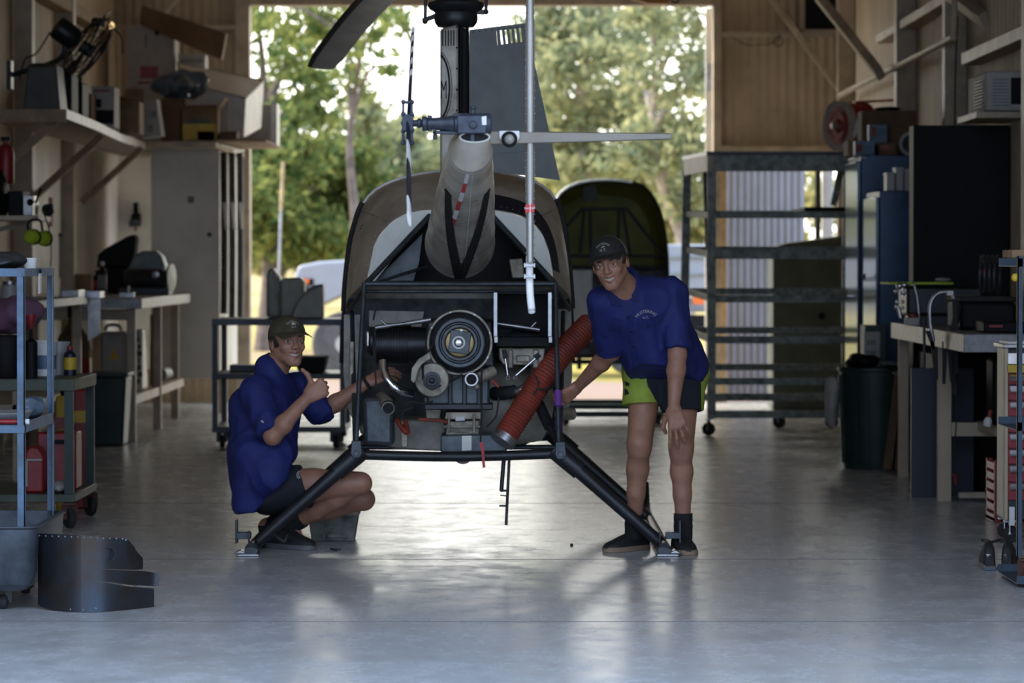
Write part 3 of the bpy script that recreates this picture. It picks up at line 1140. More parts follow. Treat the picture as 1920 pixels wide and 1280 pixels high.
b.cyl(W(842, 776, 17.72), W(842, 812, 17.72), .006, n=10).cyl(W(889, 776, 17.72), W(889, 812, 17.72), .007, n=10)
b.build('carburettor', 'engine_tan', H, bevel=.004)
b = MB()
b.pp([(855, 781), (870, 780), (872, 788), (854, 789)], 17.73, .02)
b.build('data_plate', 'white_tape', H)
b = MB()
b.cyl(W(785, 786, 17.75), W(828, 788, 17.75), .008, n=10).cyl(W(828, 788, 17.75), W(842, 793, 17.76), .008, n=10)
b.path(spline([W(745, 788, 17.7), W(752, 800, 17.66), W(764, 812, 17.64), W(760, 790, 17.7)], 4), .012, 10)
b.cyl(W(922, 712, 17.66), W(935, 725, 17.66), .008, n=8)
b.each('fuel_hose', 'orange_red', H, 0, 60)
b = MB()
for pts in ([(758, 760), (770, 752), (792, 756), (812, 752)], [(752, 790), (758, 770), (775, 764)], [(700, 600), (704, 580), (706, 566)], [(903, 690), (903, 760), (901, 828)], [(935, 745), (930, 780), (912, 800)], [(1000, 740), (1010, 720), (1000, 700)], [(700, 640), (703, 690), (706, 735)]):
    b.path(spline([W(x, y, 17.6) for x, y in pts], 4), .0045, 7)
b.each('control_cable', 'black_rubber', H, 0, 60)
b = MB()
b.pp([(826, 816), (950, 814), (950, 846), (826, 848)], 17.68, .3)
tr = b.build('drip_tray', 'slate', H, bevel=.006)
MB().pp([(866, 817), (884, 816.5), (884, 844), (866, 845)], 17.675, .006).build('label_strip', 'heli_grey', tr)
b = MB()
b.pp([(752, 790), (764, 788), (764, 838), (752, 838)], 17.7, .05).pp([(795, 745), (830, 748), (825, 785), (800, 788)], 17.9, .1)
b.pp([(655, 640), (664, 640), (662, 730), (656, 730)], 17.95, .03)
b.each('bracket', 'engine_tan', H, .004)

# ---- landing gear
YG, YG2 = 17.4, 19.15
gx = [(-.02)]


def gear(b, Y, dz=0.):
    l, r = W(668, 852, YG), W(1050, 850, YG)
    l.y = r.y = Y
    l.z += dz
    r.z += dz
    b.path(spline([l, (l + r) / 2 + V((0, 0, -.012)), r], 6), .023, 14)
    return l, r


g1, g2 = MB(), MB()
l1, r1 = gear(g1, YG)
l2, r2 = gear(g2, YG2)
g1.build('cross_tube', 'black_metal', H, smooth=60)
g2.build('cross_tube', 'black_metal', H, smooth=60)
skl, skr = X(474, 17.3), X(1244, 17.3)
for (l, r, Y) in ((l1, r1, YG), (l2, r2, YG2)):
    b1, b2 = MB(), MB()
    b1.cyl(l + V((.015, 0, .01)), (skl + .004, Y, .04), .034, .027, 16)
    b2.cyl(r + V((-.015, 0, .01)), (skr - .004, Y, .04), .034, .027, 16)
    b1.cyl(l + V((.03, 0, .02)), l + V((-.09, 0, -.08)), .042, n=16)
    b2.cyl(r + V((-.03, 0, .02)), r + V((.09, 0, -.08)), .042, n=16)
    b1.build('gear_leg', 'black_metal', H, smooth=60)
    b2.build('gear_leg', 'black_metal', H, smooth=60)
for sx in (skl, skr):
    b = MB()
    b.path(spline([(sx, 17.2, .032), (sx, 17.3, .03), (sx, 18.6, .03), (sx, 19.55, .03), (sx, 19.8, .06), (sx, 19.95, .16)], 5), .03, 14)
    b.pp([(0, 0)] * 0 or [(960 + (sx - .02) / 17.26 * F, 996), (960 + (sx - .015) / 17.26 * F, 996), (960 + (sx - .015) / 17.26 * F, 1018), (960 + (sx - .02) / 17.26 * F, 1018)], 17.26, .08)
    skd = b.build('skid', 'black_metal', H, smooth=60)
    s_ = 1 if sx > 0 else -1
    b = MB()
    b.bx(sx - .035 - .03 * (s_ < 0), sx + .035 + .03 * (s_ > 0), 17.16, 17.3, .0, .012)
    b.prism([(sx + s_ * .05 - .03, 17.17, .012), (sx + s_ * .05 + .03, 17.17, .012), (sx + s_ * .05, 17.17, .03)], (0, .1, 0))
    b.build('skid_shoe', 'steel', skd, bevel=.004)
    b = MB()
    b.bx(sx + s_ * .01, sx + s_ * .075, 17.28, 17.34, .07, .1)
    b.bx(sx + s_ * .07, sx + s_ * .08, 17.28, 17.34, .05, .155)
    b.build('wheel_bracket', 'frame_grey', skd, bevel=.003)
for x, y in ((668, 846), (1051, 848)):
    b = MB()
    b.pp([(x - 9, y - 20), (x + 9, y - 20), (x + 11, y + 4), (x + 6, y + 13), (x - 6, y + 13), (x - 11, y + 4)], 17.34, .03)
    o = b.build('gear_lug', 'frame_grey', H, bevel=.004)
    MB().lathe([(.002, 0), (.012, 0), (.014, .008), (.014, .012)], W(x, y + 4, 17.33), (0, 1, 0), 12).build('bolt', 'dark_steel', o)
# parts hanging under the cross tube
b = MB()
b.cyl(W(945, 856, 17.5), W(940, 920, 17.5), .0095, n=12).cyl(W(955, 856, 17.5), W(949, 984, 17.5), .007, n=10)
b.cyl(W(938, 920, 17.5), W(954, 919, 17.5), .005, n=8).cyl(W(936, 948, 17.5), W(952, 948, 17.5), .0045, n=8).cyl(W(938, 928, 17.5), W(954, 930, 17.5), .003, n=6)
b.build('drain_mast', 'black_metal', H, smooth=60)
b = MB()
b.strip([W(899, 829, 17.36), W(903, 850, 17.35), W(905, 877, 17.35)], [W(906, 829, 17.36), W(908, 850, 17.35), W(910, 876, 17.35)], (0, .002, 0))
b.build('warning_streamer', 'red_tape', H, label='red cloth warning streamer')
b = MB()
b.sph(W(868, 858, 18.0), (.04, .06, .03), 16).sph(W(838, 858, 18.2), (.03, .06, .015), 14)
b.each('belly_light', 'clear_plastic', H)

# ---- tail boom
T0, T1 = 17.62, 13.22
def bc(t):
    Y = T0 + (T1 - T0) * t
    return W(862 + 20 * t, 457 - 176 * t, Y), .160 - .085 * t


def bp_(t, ang, lift=0.):
    """point on the boom, ang in degrees measured from the bottom, positive to the right"""
    c, r = bc(t)
    a = math.radians(ang)
    return c + V((math.sin(a), 0, -math.cos(a))) * (r + lift)


b = MB()
rings = []
for i in range(23):
    t = i / 22
    rings.append([bp_(t, 360 * k_ / 44) for k_ in range(44)])
b.loft(rings, True, False)
# rounded end fairing that carries the gearbox, cut open at the top
c1, r1_ = bc(1)
c2 = W(890, 257, 13.09)
endr = []
for j in range(6):
    f = j / 5
    endr.append([c1.lerp(c2, f) + V((math.sin(a) * (r1_ * (1 - f) + .050 * f), 0, -math.cos(a) * (r1_ * (1 - f) + .018 * f))) for a in [2 * math.pi * i / 44 for i in range(44)]])
b.loft(endr, True, False)
mat('boom_metal', (.56, .51, .42), .26, .35, var=.2, scale=3)
boom = b.build('tail_boom', 'boom_metal', H, smooth=60)
b = MB()
for t in (.015, .16, .31, .47, .63, .8, .985):
    b.path([bp_(t, 360 * k_ / 48, .0005) for k_ in range(48)], .0022, 6, closed=True)
b.each('ring_seam', 'alu', boom, 0, 60)
b = MB()
for i in range(120):
    t = .02 + .96 * i / 119
    b.sph(bp_(t, 6, .0003), .0026, 6)
b.build('rivets', 'alu', boom, smooth=60)
b = MB()
b.path([p + V((0, -.002, 0)) for p in endr[5]], .0035, 6, closed=True)
b.build('opening_rim', 'heli_grey', boom, smooth=60)
MB().add(endr[5], [tuple(range(44))]).build('opening', 'black', boom)  # flat black face, the shade inside the boom end put into colour
for sgn in (-1, 1):
    b = MB()
    ts = [.0 + .74 * i / 20 for i in range(21)]
    for j in range(5):
        e0, e1 = -1 + .4 * j, -1 + .4 * (j + 1)
        b.strip([bp_(t, sgn * (66 * t) + (8 + 3 * t) * e0, .0022) for t in ts], [bp_(t, sgn * (66 * t) + (8 + 3 * t) * e1, .0022) for t in ts], (0, 0, .0006))
    b.build('stripe', 'black', boom)
b = MB()
for i in range(7):
    t0, t1 = .38 + .6 * i / 7, .38 + .6 * (i + 1) / 7
    b.use(i % 2).strip([bp_(t, -30 + 24 * (t - .38) / .6 - 4.6, .002) for t in (t0, (t0 + t1) / 2, t1)], [bp_(t, -30 + 24 * (t - .38) / .6 + 4.6, .002) for t in (t0, (t0 + t1) / 2, t1)], (0, 0, .001))
b.build('warning_stripe', ['white_tape', 'red_tape'], boom, label='red and white banded stripe')

# ---- tail rotor gearbox and tail rotor
YR = 13.1
r = lambda x, y, d=0.: W(x, y, YR + d)
b = MB()
b.lathe([(.02, 0), (.032, 0), (.036, .012), (.036, .10), (.032, .125), (.024, .13)], r(922, 232), (-1, 0, 0), 24)
b.lathe([(.03, 0), (.026, .02), (.02, .08), (.02, .09), (.026, .095), (.026, .11), (.018, .11)], r(852, 232), (-1, 0, 0), 22)
b.box(r(885, 234), (.10, .075, .062))
b.cyl(r(887, 216), r(887, 203), .007, n=12).cyl(r(887, 205), r(887, 199), .011, n=12)
b.box(r(858, 218), (.03, .03, .02)).cyl(r(886, 250), r(886, 268), .012, n=12)
b.cyl(r(887, 234, -.03), r(887, 234, -.055), .014, n=16)
gb = b.build('tail_gearbox', 'gear_blue', H, bevel=.004)
MB().pp([(903, 219), (912, 217), (912, 234), (904, 234)], YR - .042, .004).build('data_plate', 'white_tape', gb)
b = MB()
b.beam(r(812, 248), r(896, 250), .02, .012).beam(r(814, 234), r(816, 252), .02, .014, (1, 0, 0)).box(r(839, 234), (.06, .02, .03))
b.cyl(r(816, 252), r(816, 262), .008, n=10)
b.build('pitch_bellcrank', 'gear_blue', H, bevel=.003)
b = MB()
b.cyl(r(765, 231), r(808, 231), .012, n=16)
b.lathe([(.012, 0), (.02, .004), (.02, .014), (.012, .018)], r(800, 231), (-1, 0, 0), 16).lathe([(.01, 0), (.017, .002), (.017, .012), (.01, .014)], r(790, 231), (-1, 0, 0), 16)
b.cyl(r(795, 219), r(795, 243), .006, n=10).cyl(r(806, 216), r(806, 246), .008, n=10)
hub = b.build('tail_rotor_hub', 'gear_blue', H, bevel=.002)
b = MB()
for x in (756, 772):
    b.cyl(r(x, 190), r(x, 268), .0045, n=8)
    for y in (191, 214, 231, 246, 268):
        b.sph(r(x, y), .0085, 10)
for y in (192, 217, 231, 244, 267):
    b.cyl(r(753, y), r(777, y), .0055, n=8)
b.box(r(765, 231), (.035, .05, .05))
b.build('pitch_link', 'gear_blue', hub, bevel=.001)


def tail_blade(up):
    s_ = 1 if up else -1
    o_ = r(766, 231)
    d = V((0, .42 * s_, .327 * s_)).normalized()
    ch = V((0, -d.z, d.y))
    nrm = V((1, 0, 0))
    tw = .10
    n = 14
    b = MB()
    segs = [.05 + .485 * i / n for i in range(n + 1)]
    for i in range(n):
        rg = []
        for q_ in (segs[i], segs[i + 1]):
            w = .047 if q_ < .5 else .034
            cc = o_ + d * q_ + V((.0015 if up else .006, 0, 0)) * (q_ * 4)
            c2 = (ch * math.cos(tw) + nrm * math.sin(tw)).normalized()
            n2 = d.cross(c2)
            rg.append([cc + c2 * (w * math.cos(a)) + n2 * (.0065 * math.sin(a)) for a in [2 * math.pi * j / 12 for j in range(12)]])
        if up:
            m_ = 0 if i < 4 else (i % 2)
        else:
            m_ = 1 if i in (3, 4, 5, 12, 13) else 0
        b.use(m_).loft(rg, True, True)
    b.build('tail_rotor_blade', ['navy', 'white_paint'], H, smooth=50)


tail_blade(True)
tail_blade(False)

# ---- empennage
mat('fin_grey', (.34, .32, .28), .4, .15, var=.12, scale=4)
mat('fin_tan', (.22, .195, .155), .4, .15, var=.12, scale=4)
b = MB()
YS = 13.3
hz = [W(918, 247, YS), W(1258, 251, YS), W(1260, 263, YS), W(1030, 270, YS), W(918, 273, YS)]
b.loft([[p + V((0, -.02, (-.0 if i in (0, 1) else .004))) for i, p in enumerate(hz)], [p + V((0, .1, .006)) for p in hz], [V((p.x, p.y + .27, (hz[0].z + hz[4].z) / 2 + (p.z - (hz[0].z + hz[4].z) / 2) * .4 + .01)) for p in hz]], True, True)
hst = b.build('horizontal_stabilizer', 'fin_tan', H, bevel=.003)
b = MB()
b.pp([(936, 245), (974, 245), (974, 258), (968, 268), (955, 274), (943, 268), (936, 258)], YS - .035, .02)
lb = b.build('tail_light_bracket', 'white_paint', H, bevel=.003)
MB().lathe([(.002, -.022), (.010, -.019), (.016, -.01), (.019, 0), (.02, .01)], W(955, 261, YS - .04), (0, 1, 0), 24).build('lens', 'fin_grey', lb)
MB().torus(W(955, 261, YS - .042), (0, 1, 0), .022, .006, 28, 8).build('lens_ring', 'black', lb)
b = MB()
vt = [(-6, -55), (6.5, -55), (8.5, 60), (8.5, 236), (9.5, 262), (9.5, 310), (7, 400), (6.5, 492), (-6.5, 492), (-7.5, 400), (-9.5, 310), (-9.5, 262), (-9, 236), (-8.5, 60)]
vp = [W(994 + x, y, YS) for x, y in vt]
xm = W(994, 200, YS).x
b.loft([[V((xm + (p.x - xm) * .5, p.y - .015, p.z)) for p in vp], vp and [p + V((0, .03, 0)) for p in vp], [p + V((0, .12, 0)) for p in vp], [V((xm + (p.x - xm) * .4, p.y + .24, p.z)) for p in vp]], True, True)
vst = b.build('vertical_stabilizer', 'fin_grey', H, bevel=.002)
b = MB()
for i in range(34):
    y = 10 + i * 14.5
    if 236 < y < 275:
        continue
    for sx in (-8.6 if y > 60 else -8, 8.6 if y > 60 else 8):
        b.sph(W(994 + sx * (1 if y < 330 else .86), y, YS + .015), .0028, 6)
for i in range(22):
    b.sph(W(1012 + i * 11, 250.5 + i * .05, YS - .018), .0016, 6)
b.build('rivets', 'alu', vst, smooth=60)
b = MB()
b.cyl(W(994, -50, YS - .017), W(994, 488, YS - .017), .0018, n=6)
b.build('edge_bead', 'white_paint', vst)
MB().pp([(985, 384), (1002, 382), (1002, 397), (985, 399)], YS - .018, .002).build('decal', 'red_tape', vst)
textmesh('DANGER', .0095, W(993.5, 390.5, YS - .0195), (1, 0, .05), (0, 0, 1), 'lettering', 'white_tape', vst, .0005)
b = MB()
b.path(spline([W(993, 480, YS + .05), W(993, 520, YS + .05), W(994, 550, YS + .03), W(997, 582, YS - .02)], 5), .0125, 16, False)
b.lathe([(.0125, 0), (.009, 0), (.009, .03), (.003, .03)], W(997, 584, YS - .024), W(994, 550, YS + .03) - W(997, 582, YS - .02), 16)
b.build('tail_skid', 'white_paint', H, smooth=50)
b = MB()
for y in (497, 518):
    b.box(W(993, y, YS + .04), (.036, .05, .007))
    for dx in (-9, 9):
        b.cyl(W(993 + dx, y - 4, YS + .02), W(993 + dx, y + 4, YS + .02), .0035, n=8)
b.build('skid_clamp', 'steel', H)

# ---- mast fairing, swashplate, mast and main rotor
YM = 18.1
b = MB()
b.prism([W(825, 54, YM), W(859, 45, YM), W(860, 330, YM), W(825, 336, YM)], (0, .3, 0))
fr = b.build('mast_fairing', 'heli_cream', H, bevel=.012)
b = MB()
for i in range(5):
    x = 829 + i * 5.2
    b.pp([(x, 57), (x + 2.2, 56.5), (x + 2.2, 86), (x, 86)], YM - .002, .01)
b.build('louvres', 'black', fr)
b = MB()


def arc(rx, ry, w, a0, a1, n=30):
    i_, o__ = [], []
    for j in range(n + 1):
        a = a0 + (a1 - a0) * j / n
        i_.append(W(max(826, 822 + rx * math.cos(a)), 163 + ry * math.sin(a), YM - .001))
        o__.append(W(max(826, 822 + (rx + w) * math.cos(a)), 163 + (ry + w * 1.6) * math.sin(a), YM - .001))
    b.strip(i_, o__, (0, -.0012, 0))


arc(19, 58, 3.4, -1.40, 1.40)
arc(24.6, 65, 1.2, -1.43, 1.43)
b.build('roundel', 'black', fr)
textmesh('M', .105, W(832.5, 170, YM - .002), (1, 0, 0), (0, 0, 1), None, None, None).build if False else None
lm = textmesh('M', .1, (0, 0, 0), (1, 0, 0), (0, 0, 1), 'letter', 'black', fr, .0)
# squeeze the letter as the panel turns away from the viewer
cM = W(832, 170, YM - .0025) - fr.parent.location
for v in lm.data.vertices:
    p = v.co + fr.parent.location
    v.co = V((cM.x + p.x * .42, cM.y, cM.z + p.z * 1.25))
b = MB()
for x, y0, y1 in ((856.5, 50, 325),):
    for j in range(8):
        b.sph(W(x, y0 + (y1 - y0) * j / 7, YM - .003), .0045, 8)
b.build('fasteners', 'black', fr, smooth=60)
b = MB()
b.pp([(861, 50), (879, 55), (880, 330), (861, 330)], YM + .05, .2)
for x in (864, 877):
    b.cyl(W(x, 50, YM + .03), W(x, 330, YM + .03), .006, n=8)
b.build('fairing_frame', 'black', H)
# swung-open fairing half, louvre slots cut right through
b = MB()
yt = lambda x: 55.5 - 12 * (x - 880) / 105.
slots = [936, 945, 954, 963, 972]
b.pp([(880, 56), (928, yt(928)), (930, 84), (982, 78), (986, 43), (993, 73), (1050, 338), (905, 318), (880, 330)] if False else [(880, 56), (930, yt(930)), (933, 84), (984, 78), (992, 73), (1050, 338), (905, 318), (880, 330)], YM - .03, .006)
xs = [930] + [v for x in slots for v in (x, x + 4)] + [986]
for i in range(0, len(xs), 2):
    x0, x1 = xs[i], xs[i + 1]
    b.pp([(x0, yt(x0)), (x1, yt(x1)), (x1 + 4, 84 - .11 * (x1 - 933)), (x0 + 3.5, 84 - .11 * (x0 - 933))], YM - .03, .006)
b.pp([(930, yt(930)), (986, yt(986)), (986, yt(986) + 8), (930, yt(930) + 8)], YM - .031, .006)
pn = b.build('fairing_panel', 'heli_panel', H)
b = MB()
b.beam(W(905, 290, YM - .034), W(1035, 278, YM - .034), .003, .003)
for j in range(9):
    b.sph(W(888 + j * 11.5, 60 - j * 1.3, YM - .034), .003, 6)
b.build('stiffener', 'dark_steel', pn)
mx, my = X(855, YM + .15), YM + .15
b = MB()
zz = lambda y: Z(y, my)
b.cyl((mx, my, zz(330)), (mx, my, 2.82), .03, n=16)
b.build('rotor_mast', 'steel', H, smooth=60)
b = MB()
b.lathe([(.03, 0), (.085, 0), (.10, .02), (.105, .045), (.10, .07), (.125, .085), (.135, .10), (.13, .118), (.10, .125), (.095, .14), (.07, .15), (.03, .16)], (mx, my, zz(52)), (0, 0, 1), 32)
b.beam((mx - .08, my, zz(28)), (mx - .155, my - .02, zz(40)), .03, .022).beam((mx + .08, my, zz(22)), (mx + .135, my, zz(24)), .03, .024)
b.build('swashplate', 'black_metal', H, bevel=.002)
b = MB()
for x, y0 in ((797, 42), (911, 24), (893, 24)):
    b.cyl(W(x, y0, my), W(x + 2, -40, my), .0085, n=10)
    b.sph(W(x, y0 - 2, my), .014, 10)
for x in (839, 876):
    b.cyl((X(x, my), my, zz(58)), (X(x, my), my, zz(46)), .008, n=8)
b.each('pitch_link', 'black_metal', H, 0, 60)
b = MB()
b.box((mx, my, 2.8), (.12, .5, .07), (0, 0, .2))
b.build('rotor_hub', 'black_metal', H, bevel=.01)


def main_blade(tip, root):
    d = (tip - root).normalized()
    ch = d.cross(V((0, 0, 1))).normalized()
    rg = []
    n = 16
    b = MB()
    # two chordwise pieces: dark leading edge, pale afterbody
    prof = [(-.09, 0), (-.085, .010), (-.06, .014), (-.03, .0135), (.03, .009), (.09, .001), (.09, -.001), (.03, -.006), (-.03, -.009), (-.06, -.009), (-.085, -.006)]
    for i in range(n + 1):
        t = i / n
        c = root.lerp(tip, t) + V((0, 0, .10 * math.sin(math.pi * t)))
        tw = math.radians(14 - 7 * t)
        c2 = (ch * math.cos(tw) + V((0, 0, -1)) * math.sin(tw))
        n2 = c2.cross(d)
        w = 1 if i < n else .82
        rg.append([c + c2 * (u * w) + n2 * v * w for u, v in prof])
    m_ = len(prof)
    for i in range(n):
        for k_ in range(m_):
            l = (k_ + 1) % m_
            b.use(1 if k_ in (0, 1, 9, 10) else 0).add([rg[i][k_], rg[i][l], rg[i + 1][l], rg[i + 1][k_]], [(0, 1, 2, 3)])
    b.use(1).add(rg[-1], [tuple(range(m_))]).use(1).add(rg[0], [tuple(range(m_))[::-1]])
    import_ = b.build('main_rotor_blade', ['blade_under', 'black_metal'], H, smooth=50)


tipv = W(600, 127, 21.9)
rootv = V((mx - .04, my + .2, 2.79))
main_blade(tipv, rootv)
main_blade(V((2 * mx - tipv.x, 2 * my - tipv.y, tipv.z + .05)), V((2 * mx - rootv.x, 2 * my - rootv.y, 2.79)))
# ------------------------------------------------------------------ organic surfaces: blended capsules meshed with surface nets
from mathutils.bvhtree import BVHTree


class Sdf:
    def __init__(s, lo, hi, h=.0045):
        s.lo = np.array(lo, float)
        s.h = h
        s.n = (np.ceil((np.array(hi, float) - s.lo) / h).astype(int) + 1)
        s.D = np.full(s.n, 1.0, np.float32)

    def win(s, lo, hi):
        a = np.clip(np.floor((np.array(lo) - s.lo) / s.h).astype(int), 0, s.n)
        b = np.clip(np.ceil((np.array(hi) - s.lo) / s.h).astype(int) + 1, 0, s.n)
        sl = tuple(slice(i, j) for i, j in zip(a, b))
        ax = [(s.lo[i] + s.h * np.arange(a[i], b[i])).astype(np.float32) for i in range(3)]
        P = np.stack(np.meshgrid(*ax, indexing='ij'), -1)
        return sl, P

    def put(s, sl, d, k, sub=False):
        a = s.D[sl]
        if a.size == 0:
            return s
        if sub:
            d = -d
            h = np.maximum(k - np.abs(a - d), 0) / max(k, 1e-6)
            s.D[sl] = np.maximum(a, d) + h * h * k * .25
        else:
            h = np.maximum(k - np.abs(a - d), 0) / max(k, 1e-6)
            s.D[sl] = np.minimum(a, d) - h * h * k * .25
        return s

    def cap(s, a, b, ra, rb=None, k=.012, flat=None, clip=(), sub=False):
        a, b = np.array(a, np.float32), np.array(b, np.float32)
        rb = ra if rb is None else rb
        r = max(ra, rb) + k + .02
        sl, P = s.win(np.minimum(a, b) - r, np.maximum(a, b) + r)
        ab = b - a
        q = P - a
        f = 1
        if flat:
            n, f = np.array(flat[0], np.float32), flat[1]
            n = n / np.linalg.norm(n)
            q = q + (q @ n)[..., None] * n * (1 / f - 1)
            ab = ab + (ab @ n) * n * (1 / f - 1)
        L = float(ab @ ab) or 1e-9
        t = np.clip((q @ ab) / L, 0, 1)
        d = np.linalg.norm(q - t[..., None] * ab, axis=-1) - (ra + (rb - ra) * t)
        d = d * min(1, (f + 1) / 2)
        for p0, nn in clip:
            nn = np.array(V(nn).normalized(), np.float32)
            d = np.maximum(d, (P - np.array(p0, np.float32)) @ nn)
        return s.put(sl, d, k, sub)

    def ell(s, c, r, R=None, k=.012, clip=(), sub=False):
        c = np.array(c, np.float32)
        r = np.array(r, np.float32)
        m = float(r.max()) + k + .02
        sl, P = s.win(c - m, c + m)
        q = P - c
        if R is not None:
            q = q @ np.array(R, np.float32)
        k0 = np.linalg.norm(q / r, axis=-1)
        k1 = np.linalg.norm(q / (r * r), axis=-1)
        d = k0 * (k0 - 1) / np.maximum(k1, 1e-6)
        d = np.maximum(d, -.5 * r.min() if False else -1)
        for p0, nn in clip:
            nn = np.array(V(nn).normalized(), np.float32)
            d = np.maximum(d, (P - np.array(p0, np.float32)) @ nn)
        return s.put(sl, d, k, sub)

    def cut(s, p0, n):
        """remove the side the normal points to"""
        sl, P = s.win(s.lo, s.lo + s.h * s.n)
        n = np.array(V(n).normalized(), np.float32)
        s.D = np.maximum(s.D, (P - np.array(p0, np.float32)) @ n)
        return s

    def mesh(s):
        D = s.D
        S = D < 0
        cnt = np.zeros(tuple(np.array(D.shape) - 1), np.int8)
        offs = [(i, j, k) for i in (0, 1) for j in (0, 1) for k in (0, 1)]
        nx, ny, nz = cnt.shape
        for i, j, k in offs:
            cnt += S[i:i + nx, j:j + ny, k:k + nz]
        act = np.argwhere((cnt > 0) & (cnt < 8))
        vals = np.stack([D[act[:, 0] + i, act[:, 1] + j, act[:, 2] + k] for i, j, k in offs], 1)
        of = np.array(offs, float)
        acc = np.zeros((len(act), 3))
        num = np.zeros(len(act))
        for e0 in range(8):
            for bit in (1, 2, 4):
                e1 = e0 | bit
                if e1 == e0:
                    continue
                a, b = vals[:, e0], vals[:, e1]
                c = (a < 0) != (b < 0)
                t = np.where(c, a / np.where(c, a - b, 1), 0)
                p = of[e0] + t[:, None] * (of[e1] - of[e0])
                acc += np.where(c[:, None], p, 0)
                num += c
        vs = s.lo + s.h * (act + acc / num[:, None])
        vid = np.full(cnt.shape, -1, np.int32)
        vid[act[:, 0], act[:, 1], act[:, 2]] = np.arange(len(act))
        fs = []
        for ax in range(3):
            o1, o2 = [(1, 2), (2, 0), (0, 1)][ax]
            sl0 = [slice(None)] * 3
            sl1 = [slice(None)] * 3
            sl0[ax], sl1[ax] = slice(0, -1), slice(1, None)
            A_, B2 = S[tuple(sl0)], S[tuple(sl1)]
            E_ = np.argwhere(A_ != B2)
            E_ = E_[(E_[:, o1] > 0) & (E_[:, o2] > 0) & (E_[:, o1] < D.shape[o1] - 1) & (E_[:, o2] < D.shape[o2] - 1)]
            d1, d2 = np.zeros(3, int), np.zeros(3, int)
            d1[o1], d2[o2] = 1, 1
            qd = [vid[tuple((E_ - x).T)] for x in (d1 * 0, d1, d1 + d2, d2)]
            F_ = np.stack(qd, 1)
            flip = ~A_[tuple(E_.T)]
            F_[flip] = F_[flip][:, ::-1]
            fs.append(F_)
        return vs, np.concatenate(fs)

    def build(s, name, mats, parent, wrinkle=None, pick=None, smooth_it=1):
        vs, fs = s.mesh()
        o0 = np.array(parent.location)
        me = bpy.data.meshes.new(name)
        me.from_pydata((vs - o0).tolist(), [], fs.tolist())
        for m in (mats if isinstance(mats, (list, tuple)) else [mats]):
            me.materials.append(m if not isinstance(m, str) else MATS[m])
        me.shade_smooth()
        if wrinkle:
            amp, sc_, st = wrinkle
            nr = [v.normal.copy() for v in me.vertices]
            for v, n in zip(me.vertices, nr):
                p = v.co
                q = V((p.x * sc_ * st[0], p.y * sc_ * st[1], p.z * sc_ * st[2]))
                w = noise.noise(q + V((noise.noise(p * 5.) * .8, 0, noise.noise(p * 4. + V((9, 1, 3))) * .8)))
                v.co = p + n * amp * (1 - abs(w) * 2.2)
        if pick:
            for pl in me.polygons:
                pl.material_index = pick(pl.center + parent.location)
        o = bpy.data.objects.new(name, me)
        C.objects.link(o)
        o.parent = parent
        return o


def bvh_of(o):
    off = V((0, 0, 0))
    p = o.parent
    while p is not None:
        off += p.location
        p = p.parent
    return BVHTree.FromPolygons([v.co + off for v in o.data.vertices], [tuple(p.vertices) for p in o.data.polygons])


CAMP = V((0, 0, CAMZ))


def onto(bv, px, py, lift=.002):
    """the point where the surface is seen through that pixel"""
    d = (W(px, py, 17) - CAMP).normalized()
    h = bv.ray_cast(CAMP, d)
    return (h[0] - d * lift) if h[0] else None


def conform(o, bv, d, lift=.001):
    off = V((0, 0, 0))
    p = o.parent
    while p is not None:
        off += p.location
        p = p.parent
    d = V(d).normalized()
    for v in o.data.vertices:
        q = v.co + off
        h = bv.ray_cast(q - d * .25, d)
        if h[0] is not None:
            v.co = h[0] - d * lift - off
    o.data.update()


mat('skin', (.37, .18, .115), .5, var=.12, scale=22)
mat('lips', (.30, .125, .085), .45, var=.05)
mat('hair', (.035, .022, .015), .6, var=.3, scale=60)
mat('shirt_blue', (.008, .016, .125), .75, var=.14, scale=20)
mat('shirt_seam', (.006, .013, .10), .8, var=.1)
mat('navy_cloth', (.010, .012, .020), .8, var=.15)
mat('lime_cloth', (.30, .38, .045), .75, var=.1, scale=20)
mat('cap_black', (.018, .018, .017), .8, var=.15)
mat('cap_olive', (.062, .052, .028), .85, var=.2, scale=30)
mat('cap_grey', (.20, .19, .17), .85, var=.1)
mat('thread', (.42, .40, .36), .7, var=.05)
mat('eye_white', (.55, .53, .50), .25, var=0)
mat('iris', (.03, .025, .02), .15, var=0)
mat('teeth', (.46, .42, .37), .3, var=0)
mat('sock', (.012, .012, .013), .9, var=.1)
mat('shoe_black', (.017, .017, .019), .7, var=.2, scale=40)
mat('shoe_sole', (.30, .21, .14), .7, var=.15)
mat('shoe_grey', (.13, .13, .135), .6, var=.1)


def head_rot(yaw, pitch, roll):
    y, p, r_ = map(math.radians, (yaw, pitch, roll))
    f = V((math.sin(y), -math.cos(y), 0))
    l = V((math.cos(y), math.sin(y), 0))
    u = V((0, 0, 1))
    f, u = f * math.cos(p) - u * math.sin(p), u * math.cos(p) + f * math.sin(p)
    u, l = u * math.cos(r_) - l * math.sin(r_), l * math.cos(r_) + u * math.sin(r_)
    return Matrix((l, f, u)).transposed()


